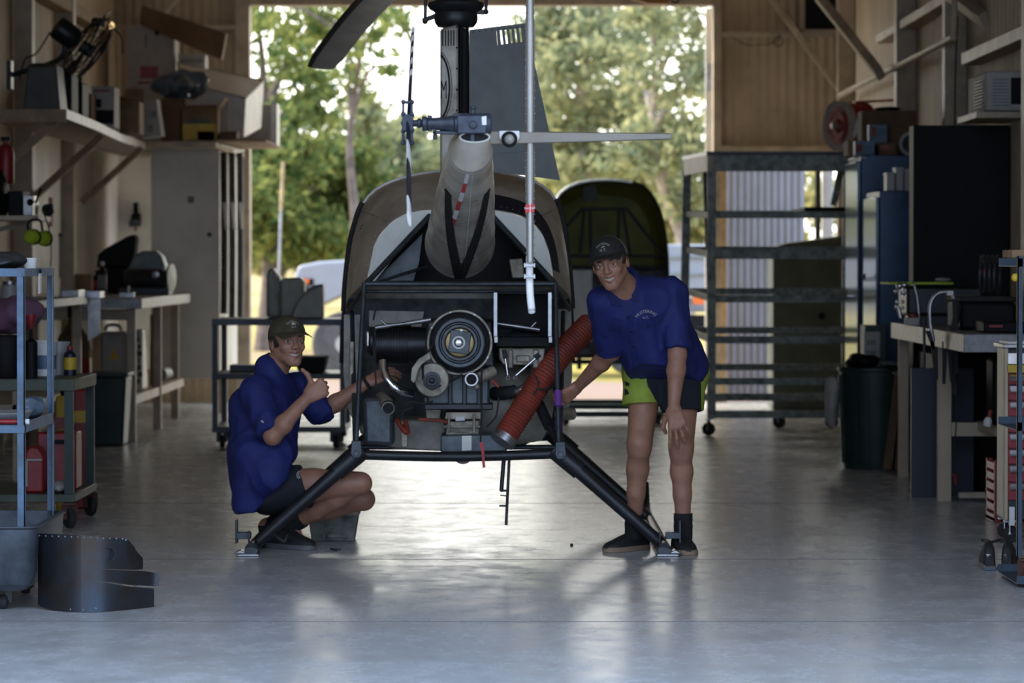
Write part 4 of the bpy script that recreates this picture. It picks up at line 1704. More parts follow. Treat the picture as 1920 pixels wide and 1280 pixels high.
def head_sdf(s, c, R, neck, sc_=1.0):
    P = lambda x, y, z: V(c) + R @ (V((x, y, z)) * sc_)
    s.ell(P(0, -.014, .028), (.074, .093, .086), R, .01)
    s.ell(P(0, .020, -.038), (.0555, .066, .074), R, .03)
    for q in (-1, 1):
        s.cap(P(q * .049, -.005, -.052), P(q * .016, .057, -.096), .016, .014, .025)
        s.ell(P(q * .036, .058, -.030), (.022, .02, .018), R, .018)
        s.ell(P(q * .0175, .0815, -.028), (.008, .009, .007), R, .008) if False else None
        # ears
        s.ell(P(q * .076, -.012, -.012), (.009, .019, .031), R, .006)
        s.ell(P(q * .082, -.010, -.010), (.006, .011, .02), R, .006, sub=True)
    s.cap(P(-.011, .063, -.098), P(.011, .063, -.098), .0165, .0165, .02)
    s.cap(P(-.042, .070, .018), P(0, .081, .016), .011, .011, .014).cap(P(.042, .070, .018), P(0, .081, .016), .011, .011, .014)
    s.cap(P(0, .080, .008), P(0, .100, -.028), .0075, .0105, .01)
    for q in (-1, 1):
        s.ell(P(q * .011, .092, -.032), (.0085, .0095, .0075), R, .007)
        s.ell(P(q * .031, .090, -.002), (.017, .014, .0095), R, .01, sub=True)
        s.cap(P(q * .016, .079, .001), P(q * .030, .0845, .0075), .0042, .0048, .004).cap(P(q * .030, .0845, .0075), P(q * .046, .072, .002), .0048, .004, .004)
        s.cap(P(q * .016, .078, -.006), P(q * .031, .0815, -.0105), .0036, .004, .004).cap(P(q * .031, .0815, -.0105), P(q * .045, .071, -.006), .004, .0036, .004)
        s.ell(P(q * .007, .094, -.041), (.004, .006, .003), R, .003, sub=True)
    # smiling mouth
    s.cap(P(-.028, .070, -.0545), P(0, .085, -.0575), .0035, .0045, .006).cap(P(.028, .070, -.0545), P(0, .085, -.0575), .0035, .0045, .006)
    s.cap(P(-.026, .068, -.061), P(0, .081, -.0765), .0035, .0048, .006).cap(P(.026, .068, -.061), P(0, .081, -.0765), .0035, .0048, .006)
    s.cap(P(-.023, .0775, -.0580), P(0, .0885, -.0668), .0042, .0062, .002, sub=True).cap(P(.023, .0775, -.0580), P(0, .0885, -.0668), .0042, .0062, .002, sub=True)
    s.cap(P(0, -.020, -.05), neck, .056, .060, .02)
    return P


def head_parts(root, body, P, R, sc_=1.0):
    for q in (-1, 1):
        b = MB()
        e = P(q * .031, .0725, -.0015)
        b.use(0).sph(e, .0118 * sc_, 14)
        d = (CAMP - e).normalized()
        d = (d * .6 + (R @ V((0, 1, 0))) * .4).normalized()
        b.use(1).lathe([(.0005, .0022), (.003, .0018), (.0055, 0), (.0058, -.002)], e + d * .0105, d, 12)
        b.build('eye', ['eye_white', 'iris'], root, smooth=60)
        b = MB()
        b.path(spline([P(q * .014, .087, .016), P(q * .032, .083, .0195), P(q * .05, .066, .0135)], 5), [.0022, .0030, .0034, .0034, .0034, .0032, .0030, .0028, .0024, .002, .0014], 8)
        b.build('eyebrow', 'hair', root, smooth=60)
    b = MB()
    n = 9
    up = [P(-.022 + .044 * i / n, .0750 + .0088 * math.sin(math.pi * i / n), -.0575 - .0040 * math.sin(math.pi * i / n)) for i in range(n + 1)]
    dn = [P(-.022 + .044 * i / n, .0745 + .0088 * math.sin(math.pi * i / n), -.0620 - .0090 * math.sin(math.pi * i / n)) for i in range(n + 1)]
    b.strip(up, dn, R @ V((0, -.003, 0)))
    b.build('teeth', 'teeth', root, smooth=60)


def hair_and_cap(root, P, R, capmat, sidemat, brim_drop, hlo, brim_len=.07, tilt=0.):
    c = P(0, 0, 0)
    s = Sdf(c - V((.17, .17, .17)), c + V((.17, .17, .17)), .005)
    cl = [(P(0, .030, 0), R @ V((0, 1, .55))), (P(0, 0, hlo), R @ V((0, .55, -1)))]
    s.ell(P(0, -.016, .024), (.0795, .097, .090), R, .001, clip=cl)
    s.ell(P(0, -.06, -.03), (.062, .045, .05), R, .02)
    for q in (-1, 1):
        s.cap(P(q * .069, .006, .02), P(q * .067, .004, -.010), .005, .003, .006)
    s.build('hair', 'hair', root, (.004, 40, (1, 1, .6)))
    T = R @ Euler((tilt, 0, 0)).to_matrix()
    Q = lambda x, y, z: c + T @ V((x, y, z))
    b = MB()
    rings = []
    n = 36
    for j in range(11):
        a = math.pi / 2 * j / 10.6
        rr = math.cos(a) ** .8
        z = .034 + .082 * math.sin(a)
        rings.append([Q(.085 * rr * math.cos(2 * math.pi * i / n), -.012 + (.104 - .006 * j / 10) * rr * math.sin(2 * math.pi * i / n), z - .012 * (1 - math.sin(2 * math.pi * i / n)) * (1 - j / 10)) for i in range(n)])
    rings.insert(0, [p.lerp(Q(0, -.012, .036), .06) for p in rings[0]])
    b.loft(rings, True, False)
    b.add(rings[-1] + [], [tuple(range(n))])
    cp = b.build('cap', [capmat, sidemat], root, smooth=60)
    off = c - T @ V((0, 0, 0)) - root.location
    if sidemat != capmat:
        for pl in cp.data.polygons:
            lc = T.inverted() @ (pl.center + root.location - c)
            pl.material_index = 1 if lc.y < .0 else 0
    b = MB()
    top, m_ = [], 14
    g1, g2 = [], []
    rows = []
    for j in range(7):
        f = j / 6
        row = []
        for i in range(m_ + 1):
            a = math.radians(20 + 140 * i / m_)
            x0, y0 = .083 * math.cos(a), -.012 + .1 * math.sin(a)
            x1, y1 = .074 * math.cos(a) * 1.02, .088 + brim_len * math.sin(a) ** .6 - .0
            x, y = x0 + (x1 - x0) * f, y0 + (max(y1, y0) - y0) * f
            z = .034 - brim_drop * f - 3.2 * x * x * f
            row.append(Q(x, y, z))
        rows.append(row)
    th = T @ V((0, 0, .004))
    vs = [p for r_ in rows for p in r_] + [p + th for r_ in rows for p in r_]
    fs = []
    N = m_ + 1
    o_ = N * 7
    for j in range(6):
        for i in range(m_):
            a = j * N + i
            fs += [(a, a + 1, a + N + 1, a + N), (o_ + a, o_ + a + N, o_ + a + N + 1, o_ + a + 1)]
    for i in range(m_):
        a = 6 * N + i
        fs.append((a, a + 1, o_ + a + 1, o_ + a))
    for j in range(6):
        for i in (0, m_):
            a = j * N + i
            fs.append((a, a + N, o_ + a + N, o_ + a))
    b.add(vs, fs)
    b.build('brim', capmat, cp, smooth=50)
    b = MB()
    b.sph(Q(0, -.012, .117), (.008, .008, .005), 10)
    b.build('button', capmat, cp)
    return cp, Q, T


def hand(s, wrist, dr, pn, thumb_side, curls, thumb, sz=1.0, k=.004, spr=.045):
    """dr wrist->knuckles, pn the way the palm faces, curls = per finger three bend angles, thumb = list of points in the (dr, side, pn) frame"""
    dr, pn = V(dr).normalized(), V(pn).normalized()
    pn = (pn - dr * pn.dot(dr)).normalized()
    sd = V(thumb_side)
    sd = (sd - dr * sd.dot(dr) - pn * sd.dot(pn)).normalized()
    w = V(wrist)
    lens = [(.043, .026, .021), (.047, .030, .022), (.043, .028, .021), (.034, .021, .019)]
    rad = [.0092, .0094, .009, .0079]
    for i in range(4):
        off = (.030 - .0205 * i)
        kn = w + (dr * (.088 - .004 * abs(i - 1) - .006 * (i == 3)) + sd * off) * sz
        s.cap(w + dr * .012 * sz + sd * off * .55 * sz, kn, .0155 * sz, .0128 * sz, .014)
        p = kn
        a = 0
        spread = (1.5 - i) * spr
        for j in range(3):
            a += curls[i][j]
            dd = (dr * math.cos(a) + pn * math.sin(a) + sd * spread * math.cos(a)).normalized()
            e = p + dd * lens[i][j] * sz
            s.cap(p, e, rad[i] * sz * (1 - .06 * j), rad[i] * sz * (1 - .06 * (j + 1)), k if j else .006)
            p = e
    q = [w + (dr * x + sd * y + pn * z) * sz for x, y, z in thumb]
    rr = [.0155, .0120, .0108, .0088]
    for i in range(len(q) - 1):
        s.cap(q[i], q[i + 1], rr[i] * sz, rr[i + 1] * sz, .012 if i == 0 else .005)
    return s


def shoe(root, heel, toe, h, matn, solen, tip_up=0., w=.1, swoosh=False):
    """heel and toe points on the sole's underside"""
    heel, toe = V(heel), V(toe)
    d = (toe - heel)
    L = d.length
    d.normalize()
    sd = d.cross(V((0, 0, 1))).normalized()
    up = sd.cross(d).normalized()
    hw = [(0, .026), (.05, .034), (.15, .037), (.35, .036), (.55, .043), (.72, .049), (.86, .044), (.95, .03), (1.0, .012)]
    top = [.062, .078, .086, .088, .072, .055, .046, .038, .028]
    rings = []
    for (t, hw_), tp in zip(hw, top):
        c = heel + d * (L * t)
        k_ = w / .1
        rg = []
        for i in range(15):
            a = math.pi * i / 14
            x = hw_ * k_ * (abs(math.cos(a)) ** .55) * (1 if math.cos(a) >= 0 else -1)
            z = .018 + (tp * h - .018) * math.sin(a) ** .75
            rg.append(c + sd * x + up * z)
        rings.append(rg)
    b = MB().loft(rings, True, True)
    o = b.build('shoe', matn, root, smooth=60)
    b = MB()
    out = [heel + d * (L * t) + sd * (a_ + .004) * w / .1 for t, a_ in hw] + [heel + d * (L * t) - sd * (a_ + .004) * w / .1 for t, a_ in reversed(hw)]
    out = [p for p in out]
    b.prism(out, up * .024)
    b.build('sole', solen, o, bevel=.004)
    return o, d, sd, up


def laces(o, heel, toe, up, sd, root):
    b = MB()
    heel, toe = V(heel), V(toe)
    for t, z in ((.50, .083), (.57, .075), (.64, .067), (.70, .061)):
        c = heel.lerp(toe, t) + up * z
        b.path(spline([c - sd * .022 - up * .006, c + up * .003, c + sd * .022 - up * .006], 4), .0032, 6)
    b.path(spline([heel.lerp(toe, .5) + up * .086, heel.lerp(toe, .56) + up * .098 + sd * .02, heel.lerp(toe, .6) + up * .08 + sd * .035], 4), .003, 6)
    b.build('laces', 'black_rubber', o, smooth=60)


# ------------------------------------------------------------------ the standing man
PS = thing('person', 'person bending forward in blue shirt and black cap, one hand on knee', 'person', (.62, 17.4, 0))
nk = W(1170, 540, 17.17)
hc = W(1143, 491, 17.05)
HR = head_rot(-12, 10, 11)
shR, shL = W(1128, 566, 17.17), W(1262, 548, 17.27)
elR, wrR = W(1146, 660, 17.36), W(1084, 724, 17.60)
elL, wrL = W(1270, 664, 17.2), W(1263, 764, 17.185)
hipR, hipL = W(1214, 690, 17.55), W(1282, 692, 17.52)
knR, knL = W(1199, 832, 17.42), W(1277, 838, 17.36)
anR, anL = W(1189, 978, 17.52), W(1281, 980, 17.40)
pel, chs = W(1248, 676, 17.52), W(1196, 578, 17.27)
lat = (shL - shR).normalized()
s = Sdf((.15, 16.88, 0), (.98, 17.82, 1.52), .0036)
P = head_sdf(s, hc, HR, nk)
s.cap(nk, chs, .058, .075, .03)
for q in (-1, 1):
    s.cap(chs + lat * .07 * q, pel + V((.055 * q, 0, 0)), .098, .10, .04)
s.cap(shR + lat * .02, shL - lat * .02, .055, .055, .04)
for a_, e_, w_, sz in ((shR, elR, wrR, 1), (shL, elL, wrL, 1)):
    s.cap(a_, e_, .049, .040, .02)
    mid = e_.lerp(w_, .3)
    s.cap(e_, mid, .039, .0405, .02).cap(mid, w_, .0405, .0255, .02)
for hp, kn, an in ((hipR, knR, anR), (hipL, knL, anL)):
    s.cap(hp, kn, .082, .056, .03)
    s.cap(kn + V((0, -.012, .01)), kn + V((0, -.008, -.03)), .049, .045, .02)
    cf = kn.lerp(an, .33) + V((0, .012, 0))
    s.cap(kn, cf, .050, .0495, .02).cap(cf, kn.lerp(an, .62), .0495, .040, .02).cap(kn.lerp(an, .62), an, .040, .034, .02)
    s.cap(an, an + V((0, -.0, -.05)), .034, .036, .02)
# right hand closed round the frame tube, left hand spread on the knee
sx, sy = X(1047, 17.6), 17.575
fistd = V((-.75, -.05, -.62))
hand(s, wrR, fistd, V((-.35, .75, .45)) * 1.0, V((.1, -.6, .75)) * -1, [(.5, 1.2, .9)] * 4, [(.02, .02, .005), (.045, .045, .02), (.07, .045, .045), (.085, .03, .062)], .95)
hand(s, wrL, V((.20, -.02, -1)), V((.12, 1, -.15)), V((-1, 0, 0)), [(.10, .25, .15), (.16, .28, .18), (.2, .32, .2), (.25, .34, .2)], [(.015, .022, .006), (.045, .050, .016), (.078, .064, .03), (.102, .058, .046)], 1.02, spr=.17)
st_body = s.build('body', ['skin', 'lips'], PS)
head_parts(PS, st_body, P, HR)
for pl in st_body.data.polygons:
    lc = HR.inverted() @ (pl.center + PS.location - hc)
    ax_ = abs(lc.x)
    if ax_ < .027 and lc.y > .07 and (abs(lc.z + .0575 - .11 * ax_) < .005 or abs(lc.z + .0775 - .63 * ax_) < .0058):
        pl.material_index = 1
cp, Q, T = hair_and_cap(PS, P, HR, 'cap_black', 'cap_grey', .013, -.03, .058, .10)
bv = bvh_of(cp)
fw_ = T @ V((0, -1, 0))
for txt, sz, pz, bend in (('MUSTERING', .0125, .087, .04), ('N.T.', .017, .060, 0)):
    t = textmesh(txt, sz, Q(0, .16, pz), T @ V((1, 0, 0)), T @ V((0, 0, 1)), 'lettering', 'thread', cp, 0, bend)
    conform(t, bv, fw_, .0012)
b = MB()
b.strip([Q(-.006, .14, .073), Q(.0, .14, .078), Q(.008, .14, .076)], [Q(-.008, .14, .070), Q(.001, .14, .072), Q(.011, .14, .0725)], T @ V((0, .001, 0)))
e_ = b.build('emblem', 'thread', cp)
conform(e_, bv, fw_, .001)

# shirt
s = Sdf((.2, 16.9, .55), (1.0, 17.9, 1.36), .005)
hem = [(W(1240, 706, 17.4), V((-.06, -.35, -1)))]
for q in (-1, 1):
    s.cap(chs + lat * .07 * q, pel + V((.058 * q, -.02, -.02)), .114, .118, .05)
s.cap(chs + V((.02, .0, 0)), W(1236, 700, 17.36), .11, .12, .06)
s.cap(chs + V((.06, .06, 0)), W(1270, 700, 17.5), .12, .125, .06)
s.cap(shR + lat * .03, shL - lat * .03, .064, .066, .05)
s.cap(nk + V((0, .03, .0)), chs, .07, .085, .05)
s.cap(nk + V((.0, .02, .03)), nk + V((.03, .06, -.02)), .066, .07, .03)
s.cut(*hem[0])
for a_, e_, f_ in ((shR, elR, .93), (shL, elL, .90)):
    dd = (e_ - a_).normalized()
    s.cap(a_, e_ + dd * .1, .062, .060, .03, clip=[(a_.lerp(e_, f_), dd)])
# open neck
s.cap(nk + V((0, -.02, .10)), nk + V((0, -.07, .0)), .056, .050, .01, sub=True)
s.cap(nk + V((0, -.13, -.01)), W(1176, 590, 17.09), .045, .008, .008, sub=True)
st_shirt = s.build('shirt', 'shirt_blue', PS, (.009, 10, (1.1, 1.1, .7)))
bv = bvh_of(st_shirt)


def sheet_on(bv, poly, name, m, parent, lift=.003, th=.003, n=7):
    """thin cloth panel laid over a surface: poly is a pixel quad (4 corners)"""
    g = []
    last = None
    for j in range(n + 1):
        for i in range(n + 1):
            u, v = i / n, j / n
            p = [V((x, y)) for x, y in poly]
            q = (p[0] * (1 - u) + p[1] * u) * (1 - v) + (p[3] * (1 - u) + p[2] * u) * v
            h = onto(bv, q.x, q.y, lift)
            if h is None:
                h = W(q.x, q.y, last.y) if last else W(q.x, q.y, 17.2)
            if last is not None and (h - last).length > .12:
                h = W(q.x, q.y, last.y)
            last = h
            g.append(h)
    N = n + 1
    b = MB()
    b.v = g + [p + V((0, -th, 0)) for p in g]
    M2 = N * N
    for j in range(n):
        for i in range(n):
            a = j * N + i
            b.f += [[a, a + 1, a + N + 1, a + N], [M2 + a, M2 + a + N, M2 + a + N + 1, M2 + a + 1]]
    for i in range(n):
        for a, c_ in ((i, i + 1), (n * N + i, n * N + i + 1), (i * N, (i + 1) * N), (i * N + n, (i + 1) * N + n)):
            b.f.append([a, c_, M2 + c_, M2 + a])
    b.m = [0] * len(b.f)
    return b.build(name, m, parent, smooth=50)


sheet_on(bv, [(1180, 528), (1196, 530), (1199, 563), (1187, 566)], 'collar', 'shirt_seam', st_shirt, .006, .004)
sheet_on(bv, [(1132, 541), (1146, 550), (1168, 574), (1150, 573)], 'collar', 'shirt_seam', st_shirt, .006, .004)
sheet_on(bv, [(1174, 590), (1182, 590), (1196, 690), (1187, 690)], 'placket', 'shirt_seam', st_shirt, .002, .002)
sheet_on(bv, [(1196, 606), (1236, 590), (1240, 606), (1200, 622)], 'pocket_flap', 'shirt_seam', st_shirt, .002, .003)
sheet_on(bv, [(1140, 608), (1164, 612), (1164, 622), (1141, 620)], 'pocket_flap', 'shirt_seam', st_shirt, .002, .003)
b = MB()
for x, y in ((1178, 596), (1183, 622), (1188, 650), (1215, 611)):
    h = onto(bv, x, y, .003)
    if h:
        b.sph(h, .0048, 8)
b.build('button', 'black', st_shirt)
o_ = onto(bv, 1211, 588, .02)
for txt, sz, dz_, bend in (('MUSTERING', .019, .010, .055), ('N.T.', .015, -.018, 0)):
    t = textmesh(txt, sz, o_ + V((0, 0, dz_)), (1, 0, .08), (-.08, 0, 1), 'lettering', 'thread', st_shirt, 0, bend)
    conform(t, bv, (0, 1, 0), .0015)

# shorts
s = Sdf((.3, 17.1, .5), (1.0, 17.85, .98), .0034)
s.cap(hipR + V((.0, -.0, .0)), hipL, .112, .112, .05)
for hp, kn, y1, y2, sx_ in ((hipR, knR, 752, 758, .0), (hipL, knL, 764, 766, .0)):
    dd = (kn - hp).normalized()
    cl = [(W(1200 if hp is hipR else 1272, y1 + 3, kn.y), V((0.03, -.15, -1)))]
    s.cap(hp, hp + dd * .3, .104, .092, .04, clip=cl)
s.build('shorts', ['navy_cloth', 'lime_cloth'], PS, (.003, 9, (1, 1, .7)),
        lambda c: 1 if (c.x < X(1214, 17.4) + max(0, Z(722, 17.4) - c.z) * .55 - max(0, c.z - Z(722, 17.4)) * .1) or c.x > X(1313, 17.5) else 0)
sh_ = [o for o in PS.children if o.name.startswith('shorts')][0]
bv = bvh_of(sh_)
sheet_on(bv, [(1171, 714), (1180, 718), (1180, 724), (1172, 722)], 'side_motif', 'navy_cloth', sh_, .002, .001, 4)
sheet_on(bv, [(1171, 728), (1176, 730), (1180, 738), (1171, 741)], 'side_motif', 'navy_cloth', sh_, .002, .001, 4)
# socks and shoes
for an, y0 in ((anR, 962), (anL, 962)):
    b = MB()
    z0 = .05
    b.loft([[V((an.x + r_ * math.cos(2 * math.pi * i / 18), an.y + r_ * 1.1 * math.sin(2 * math.pi * i / 18), z)) for i in range(18)] for r_, z in ((.041, z0), (.043, .085), (.0425, .10), (.0440, .12), (.0425, .135), (.0435, .155), (.0425, Z(y0, an.y)), (.040, Z(y0, an.y)))], True, True)
    b.build('sock', 'sock', PS, smooth=60)
shoe(PS, (X(1211, 17.6), 17.60, 0), (X(1136, 17.385), 17.385, 0), 1.0, 'shoe_black', 'shoe_sole', w=.098)
shoe(PS, (X(1272, 17.47), 17.50, 0), (X(1291, 17.24), 17.21, 0), 1.0, 'shoe_black', 'shoe_sole', w=.105)

# ------------------------------------------------------------------ the squatting man
PQ = thing('person', 'person squatting in blue work shirt and olive cap giving a thumbs up', 'person', (-1.1, 17.65, 0))
hc = W(540, 639, 17.58)
HR = head_rot(25, -2, 2)
nk = W(512, 694, 17.62)
shR, shL = W(478, 735, 17.47), W(556, 728, 17.80)
elR, wrR = W(511, 818, 17.36), W(577, 744, 17.33)
elL, wrL = W(604, 772, 17.86), W(690, 716, 17.84)
pel, chs = W(492, 895, 17.66), W(503, 765, 17.64)
hipR, hipL = W(500, 915, 17.56), W(506, 922, 17.78)
knR, knL = W(676, 906, 17.52), W(682, 936, 17.80)
anR, anL = W(545, 984, 17.66), W(500, 986, 17.84)
lat = (shL - shR).normalized()
s = Sdf((-1.36, 17.18, 0), (-.48, 18.12, 1.2), .0036)
P = head_sdf(s, hc, HR, nk)
s.cap(nk, chs, .058, .08, .03)
for q in (-1, 1):
    s.cap(chs + lat * .07 * q, pel + V((0, .06 * q, 0)), .095, .10, .04)
s.cap(shR, shL, .055, .055, .04)
for a_, e_, w_ in ((shR, elR, wrR), (shL, elL, wrL)):
    s.cap(a_, e_, .048, .039, .02)
    mid = e_.lerp(w_, .3)
    s.cap(e_, mid, .037, .040, .02).cap(mid, w_, .040, .0255, .02)
for hp, kn, an in ((hipR, knR, anR), (hipL, knL, anL)):
    s.cap(hp, hp.lerp(kn, .5) + V((0, 0, .004)), .088, .074, .02).cap(hp.lerp(kn, .5) + V((0, 0, .004)), kn, .074, .054, .02)
    cf = kn.lerp(an, .36) + V((0, 0, .006))
    s.cap(kn, cf, .047, .052, .006).cap(cf, kn.lerp(an, .66), .052, .041, .02).cap(kn.lerp(an, .66), an, .041, .034, .02)
    s.cap(an, an + V((.02, 0, -.05)), .034, .036, .02)
hand(s, wrR, V((.78, -.04, .50)), V((0, 1, 0)), V((-.5, .0, .78)), [(1.45, 1.6, 1.0)] * 4,
     [(.014, .022, .004), (.046, .046, .008), (.052, .082, .006), (.044, .112, .0)], 1.04)
hand(s, wrL, V((.86, .15, .42)), V((.2, .6, -.6)), V((-.4, -.3, .8)), [(.35, .5, .3)] * 4, [(.015, .022, .006), (.045, .046, .016), (.075, .055, .03), (.095, .05, .04)], .98)
sq_body = s.build('body', ['skin', 'lips'], PQ)
head_parts(PQ, sq_body, P, HR)
for pl in sq_body.data.polygons:
    lc = HR.inverted() @ (pl.center + PQ.location - hc)
    ax_ = abs(lc.x)
    if ax_ < .027 and lc.y > .07 and (abs(lc.z + .0575 - .11 * ax_) < .005 or abs(lc.z + .0775 - .63 * ax_) < .0058):
        pl.material_index = 1
cp, Q, T = hair_and_cap(PQ, P, HR, 'cap_olive', 'cap_olive', .016, -.045, .066, .05)
bv = bvh_of(cp)
fw_ = T @ V((0, -1, 0))
t = textmesh('MUSTERING', .0115, Q(0, .16, .085), T @ V((1, 0, 0)), T @ V((0, 0, 1)), 'lettering', 'thread', cp, 0, .035)
conform(t, bv, fw_, .0012)
t = textmesh('N.T.', .014, Q(0, .16, .058), T @ V((1, 0, 0)), T @ V((0, 0, 1)), 'lettering', 'thread', cp, 0)
conform(t, bv, fw_, .0012)
b = MB()
b.strip([Q(-.009, .14, .076), Q(.0, .14, .082), Q(.009, .14, .078)], [Q(-.010, .14, .068), Q(.001, .14, .069), Q(.012, .14, .070)], T @ V((0, .001, 0)))
conform(b.build('emblem', 'thread', cp), bv, fw_, .001)

s = Sdf((-1.38, 17.2, .15), (-.72, 18.1, 1.06), .005)
for q in (-1, 1):
    s.cap(chs + lat * .075 * q, pel + V((-.01, .07 * q, .0)), .112, .118, .05)
s.cap(W(468, 760, 17.63), W(473, 850, 17.63), .088, .10, .05)
s.cap(W(515, 760, 17.6), W(520, 840, 17.6), .09, .09, .05)
s.cap(W(472, 850, 17.6), W(470, 945, 17.62), .095, .07, .05)
s.cap(W(474, 850, 17.72), W(476, 940, 17.72), .095, .07, .05)
s.cap(W(474, 850, 17.50), W(466, 945, 17.50), .088, .070, .05).cap(W(515, 850, 17.50), W(505, 890, 17.46), .085, .085, .05)
s.cap(shR + lat * .02, shL - lat * .02, .066, .066, .05)
s.cap(nk + V((-.005, 0, -.01)), chs, .066, .09, .04)
s.cap(nk + V((-.02, .0, .018)), nk + V((-.01, 0, -.02)), .057, .064, .03)
s.cut(W(470, 957, 17.6), (0.02, 0, -1))
s.cut(W(479, 957, 17.6), V((89, 0, -83)))
for a_, e_, f_ in ((shR, elR, .90), (shL, elL, 1.0)):
    dd = (e_ - a_).normalized()
    s.cap(a_, e_ + dd * .1, .064, .061, .03, clip=[(a_.lerp(e_, f_), dd)])
s.cap(W(600, 770, 17.86), W(622, 757, 17.86), .058, .056, .02, clip=[(W(614, 762, 17.86), V((.8, 0, .5)))])
s.cap(nk + V((.05, -.02, .10)), nk + V((.05, -.01, .02)), .050, .046, .01, sub=True)
sq_shirt = s.build('shirt', 'shirt_blue', PQ, (.009, 10, (1.1, 1.1, .7)))
bv = bvh_of(sq_shirt)
sheet_on(bv, [(497, 664), (505, 660), (543, 699), (531, 710)], 'collar', 'shirt_seam', sq_shirt, .006, .004)
sheet_on(bv, [(466, 716), (500, 706), (501, 708), (467, 719)], 'yoke_seam', 'shirt_seam', sq_shirt, .001, .001, 5)
b = MB()
h = onto(bv, 492, 790, .002)
if h:
    b.box(h, (.014, .004, .007), (0, .6, 0))
    b.build('sleeve_tab', 'thread', sq_shirt)
s = Sdf((-1.3, 17.35, .15), (-.7, 18.05, .62), .005)
s.cap(hipR, hipL, .108, .108, .05)
s.cap(pel, pel + V((0, 0, .06)), .12, .11, .04)
for hp, kn in ((hipR, knR), (hipL, knL)):
    dd = (kn - hp).normalized()
    s.cap(hp, hp.lerp(kn, .6), .101, .096, .03, clip=[(hp.lerp(kn, .42), (dd + V((0, 0, .25))))])
sq_sh = s.build('shorts', 'navy_cloth', PQ, (.003, 9, (1, 1, .7)))
bv = bvh_of(sq_sh)
b = MB()
for i in range(3):
    pts = []
    for a in range(7):
        an_ = math.radians(80 + 175 * a / 6)
        h = onto(bv, 566 - i * 3.4 + 4.5 * math.cos(an_) * 1.0 + 2, 889 + i * .6 - 7 * math.sin(an_), .0015)
        if h:
            pts.append(h)
    if len(pts) > 2:
        b.path(pts, .0022, 5)
if b.v:
    b.build('hip_emblem', 'thread', sq_sh, smooth=60)
b = MB()
b.torus(wrL + (elL - wrL).normalized() * .005, (wrL - elL), .0285, .008, 28, 8)
b.build('wristband', 'black_rubber', PQ, smooth=60)
for an, kn in ((anR, knR), (anL, knL)):
    b = MB()
    dd = (kn - an).normalized()
    b.path([an + V((.01, 0, -.05)), an + V((0, 0, -.01)), an + dd * .03, an + dd * (.07 if an is anR else .17)], [.044, .044, .044, .045 if an is anR else .056], 18)
    b.build('sock', 'sock', PQ, smooth=60)
ha, ta = (X(503, 17.71), 17.71, 0), (X(588, 17.52), 17.52, 0)
o, d, sd, up = shoe(PQ, ha, ta, 1.12, 'shoe_black', 'shoe_grey', w=.1)
laces(o, ha, ta, up, sd, PQ)
b = MB()
cc = V(ha).lerp(V(ta), .36) + V((0, 0, .05))
side = -sd if (-sd).y < 0 else sd
pu = [(-.055, .028), (-.045, .004), (-.025, -.004), (.055, .026)]
pl_ = [(-.055, .028), (-.053, -.008), (-.026, -.020), (.055, .026)]
b.strip([cc + d * (-x) + V((0, 0, z)) + side * .06 for x, z in spline([V((x, z, 0)) for x, z in pu], 4) and [(p.x, p.y) for p in spline([V((x, z, 0)) for x, z in pu], 4)]],
        [cc + d * (-x) + V((0, 0, z)) + side * .06 for x, z in [(p.x, p.y) for p in spline([V((x, z, 0)) for x, z in pl_], 4)]], side * .001)
sw = b.build('side_mark', 'shoe_grey', o)
conform(sw, bvh_of(o), -side, .0015)
ha, ta = W(489, 994, 17.86), V((X(530, 17.84), 17.82, 0.004))
shoe(PQ, ha, ta, 1.0, 'shoe_black', 'shoe_grey', w=.095)
# ------------------------------------------------------------------ left-hand side of the hangar
def one(name, label, cat, b, m, bevel=0., group=None, smooth=40):
    return tag(b.build(name, m, None, bevel, smooth), label, cat, group)


def caster(parent, x, y, r, mt='black_rubber', fork='steel', z0=0., ang=0.):
    w = MB().lathe([(.004, -.016), (r * .55, -.018), (r * .9, -.016), (r, -.008), (r, .008), (r * .9, .016), (r * .55, .018), (.004, .016)], (x, y, z0 + r), (math.cos(ang), math.sin(ang), 0), 22).build('caster_wheel', mt, parent)
    b = MB()
    ax = V((math.cos(ang), math.sin(ang), 0))
    for q in (-1, 1):
        b.beam(V((x, y, z0 + r * .9)) + ax * .022 * q, V((x, y, z0 + 2 * r + .02)) + ax * .022 * q, .004, r * .9, (math.cos(ang), math.sin(ang), 0))
    b.box((x, y, z0 + 2 * r + .022), (.06, .06, .008)).cyl(V((x, y, z0 + r)) - ax * .026, V((x, y, z0 + r)) + ax * .026, .006, n=8)
    b.build('caster_fork', fork, w, smooth=0)


def bagmesh(lo, hi, amp, sc_, seed, name, m, parent=None, n=26, flat=.0):
    """crumpled cloth or bag filling a box"""
    c = (V(lo) + V(hi)) / 2
    r = (V(hi) - V(lo)) / 2
    b = MB().sph(c, (r.x, r.y, r.z), n * 2)
    for i, p in enumerate(b.v):
        d = p - c
        q = V((d.x / r.x, d.y / r.y, d.z / r.z))
        k_ = 1 + amp * (noise.noise(p * sc_ + V((seed, 0, 0))) + .5 * noise.noise(p * sc_ * 2.3 + V((0, seed, 0))))
        b.v[i] = c + V((d.x * k_, d.y * k_, max(d.z * k_, -r.z)))
    return b.build(name, m, parent, smooth=60)


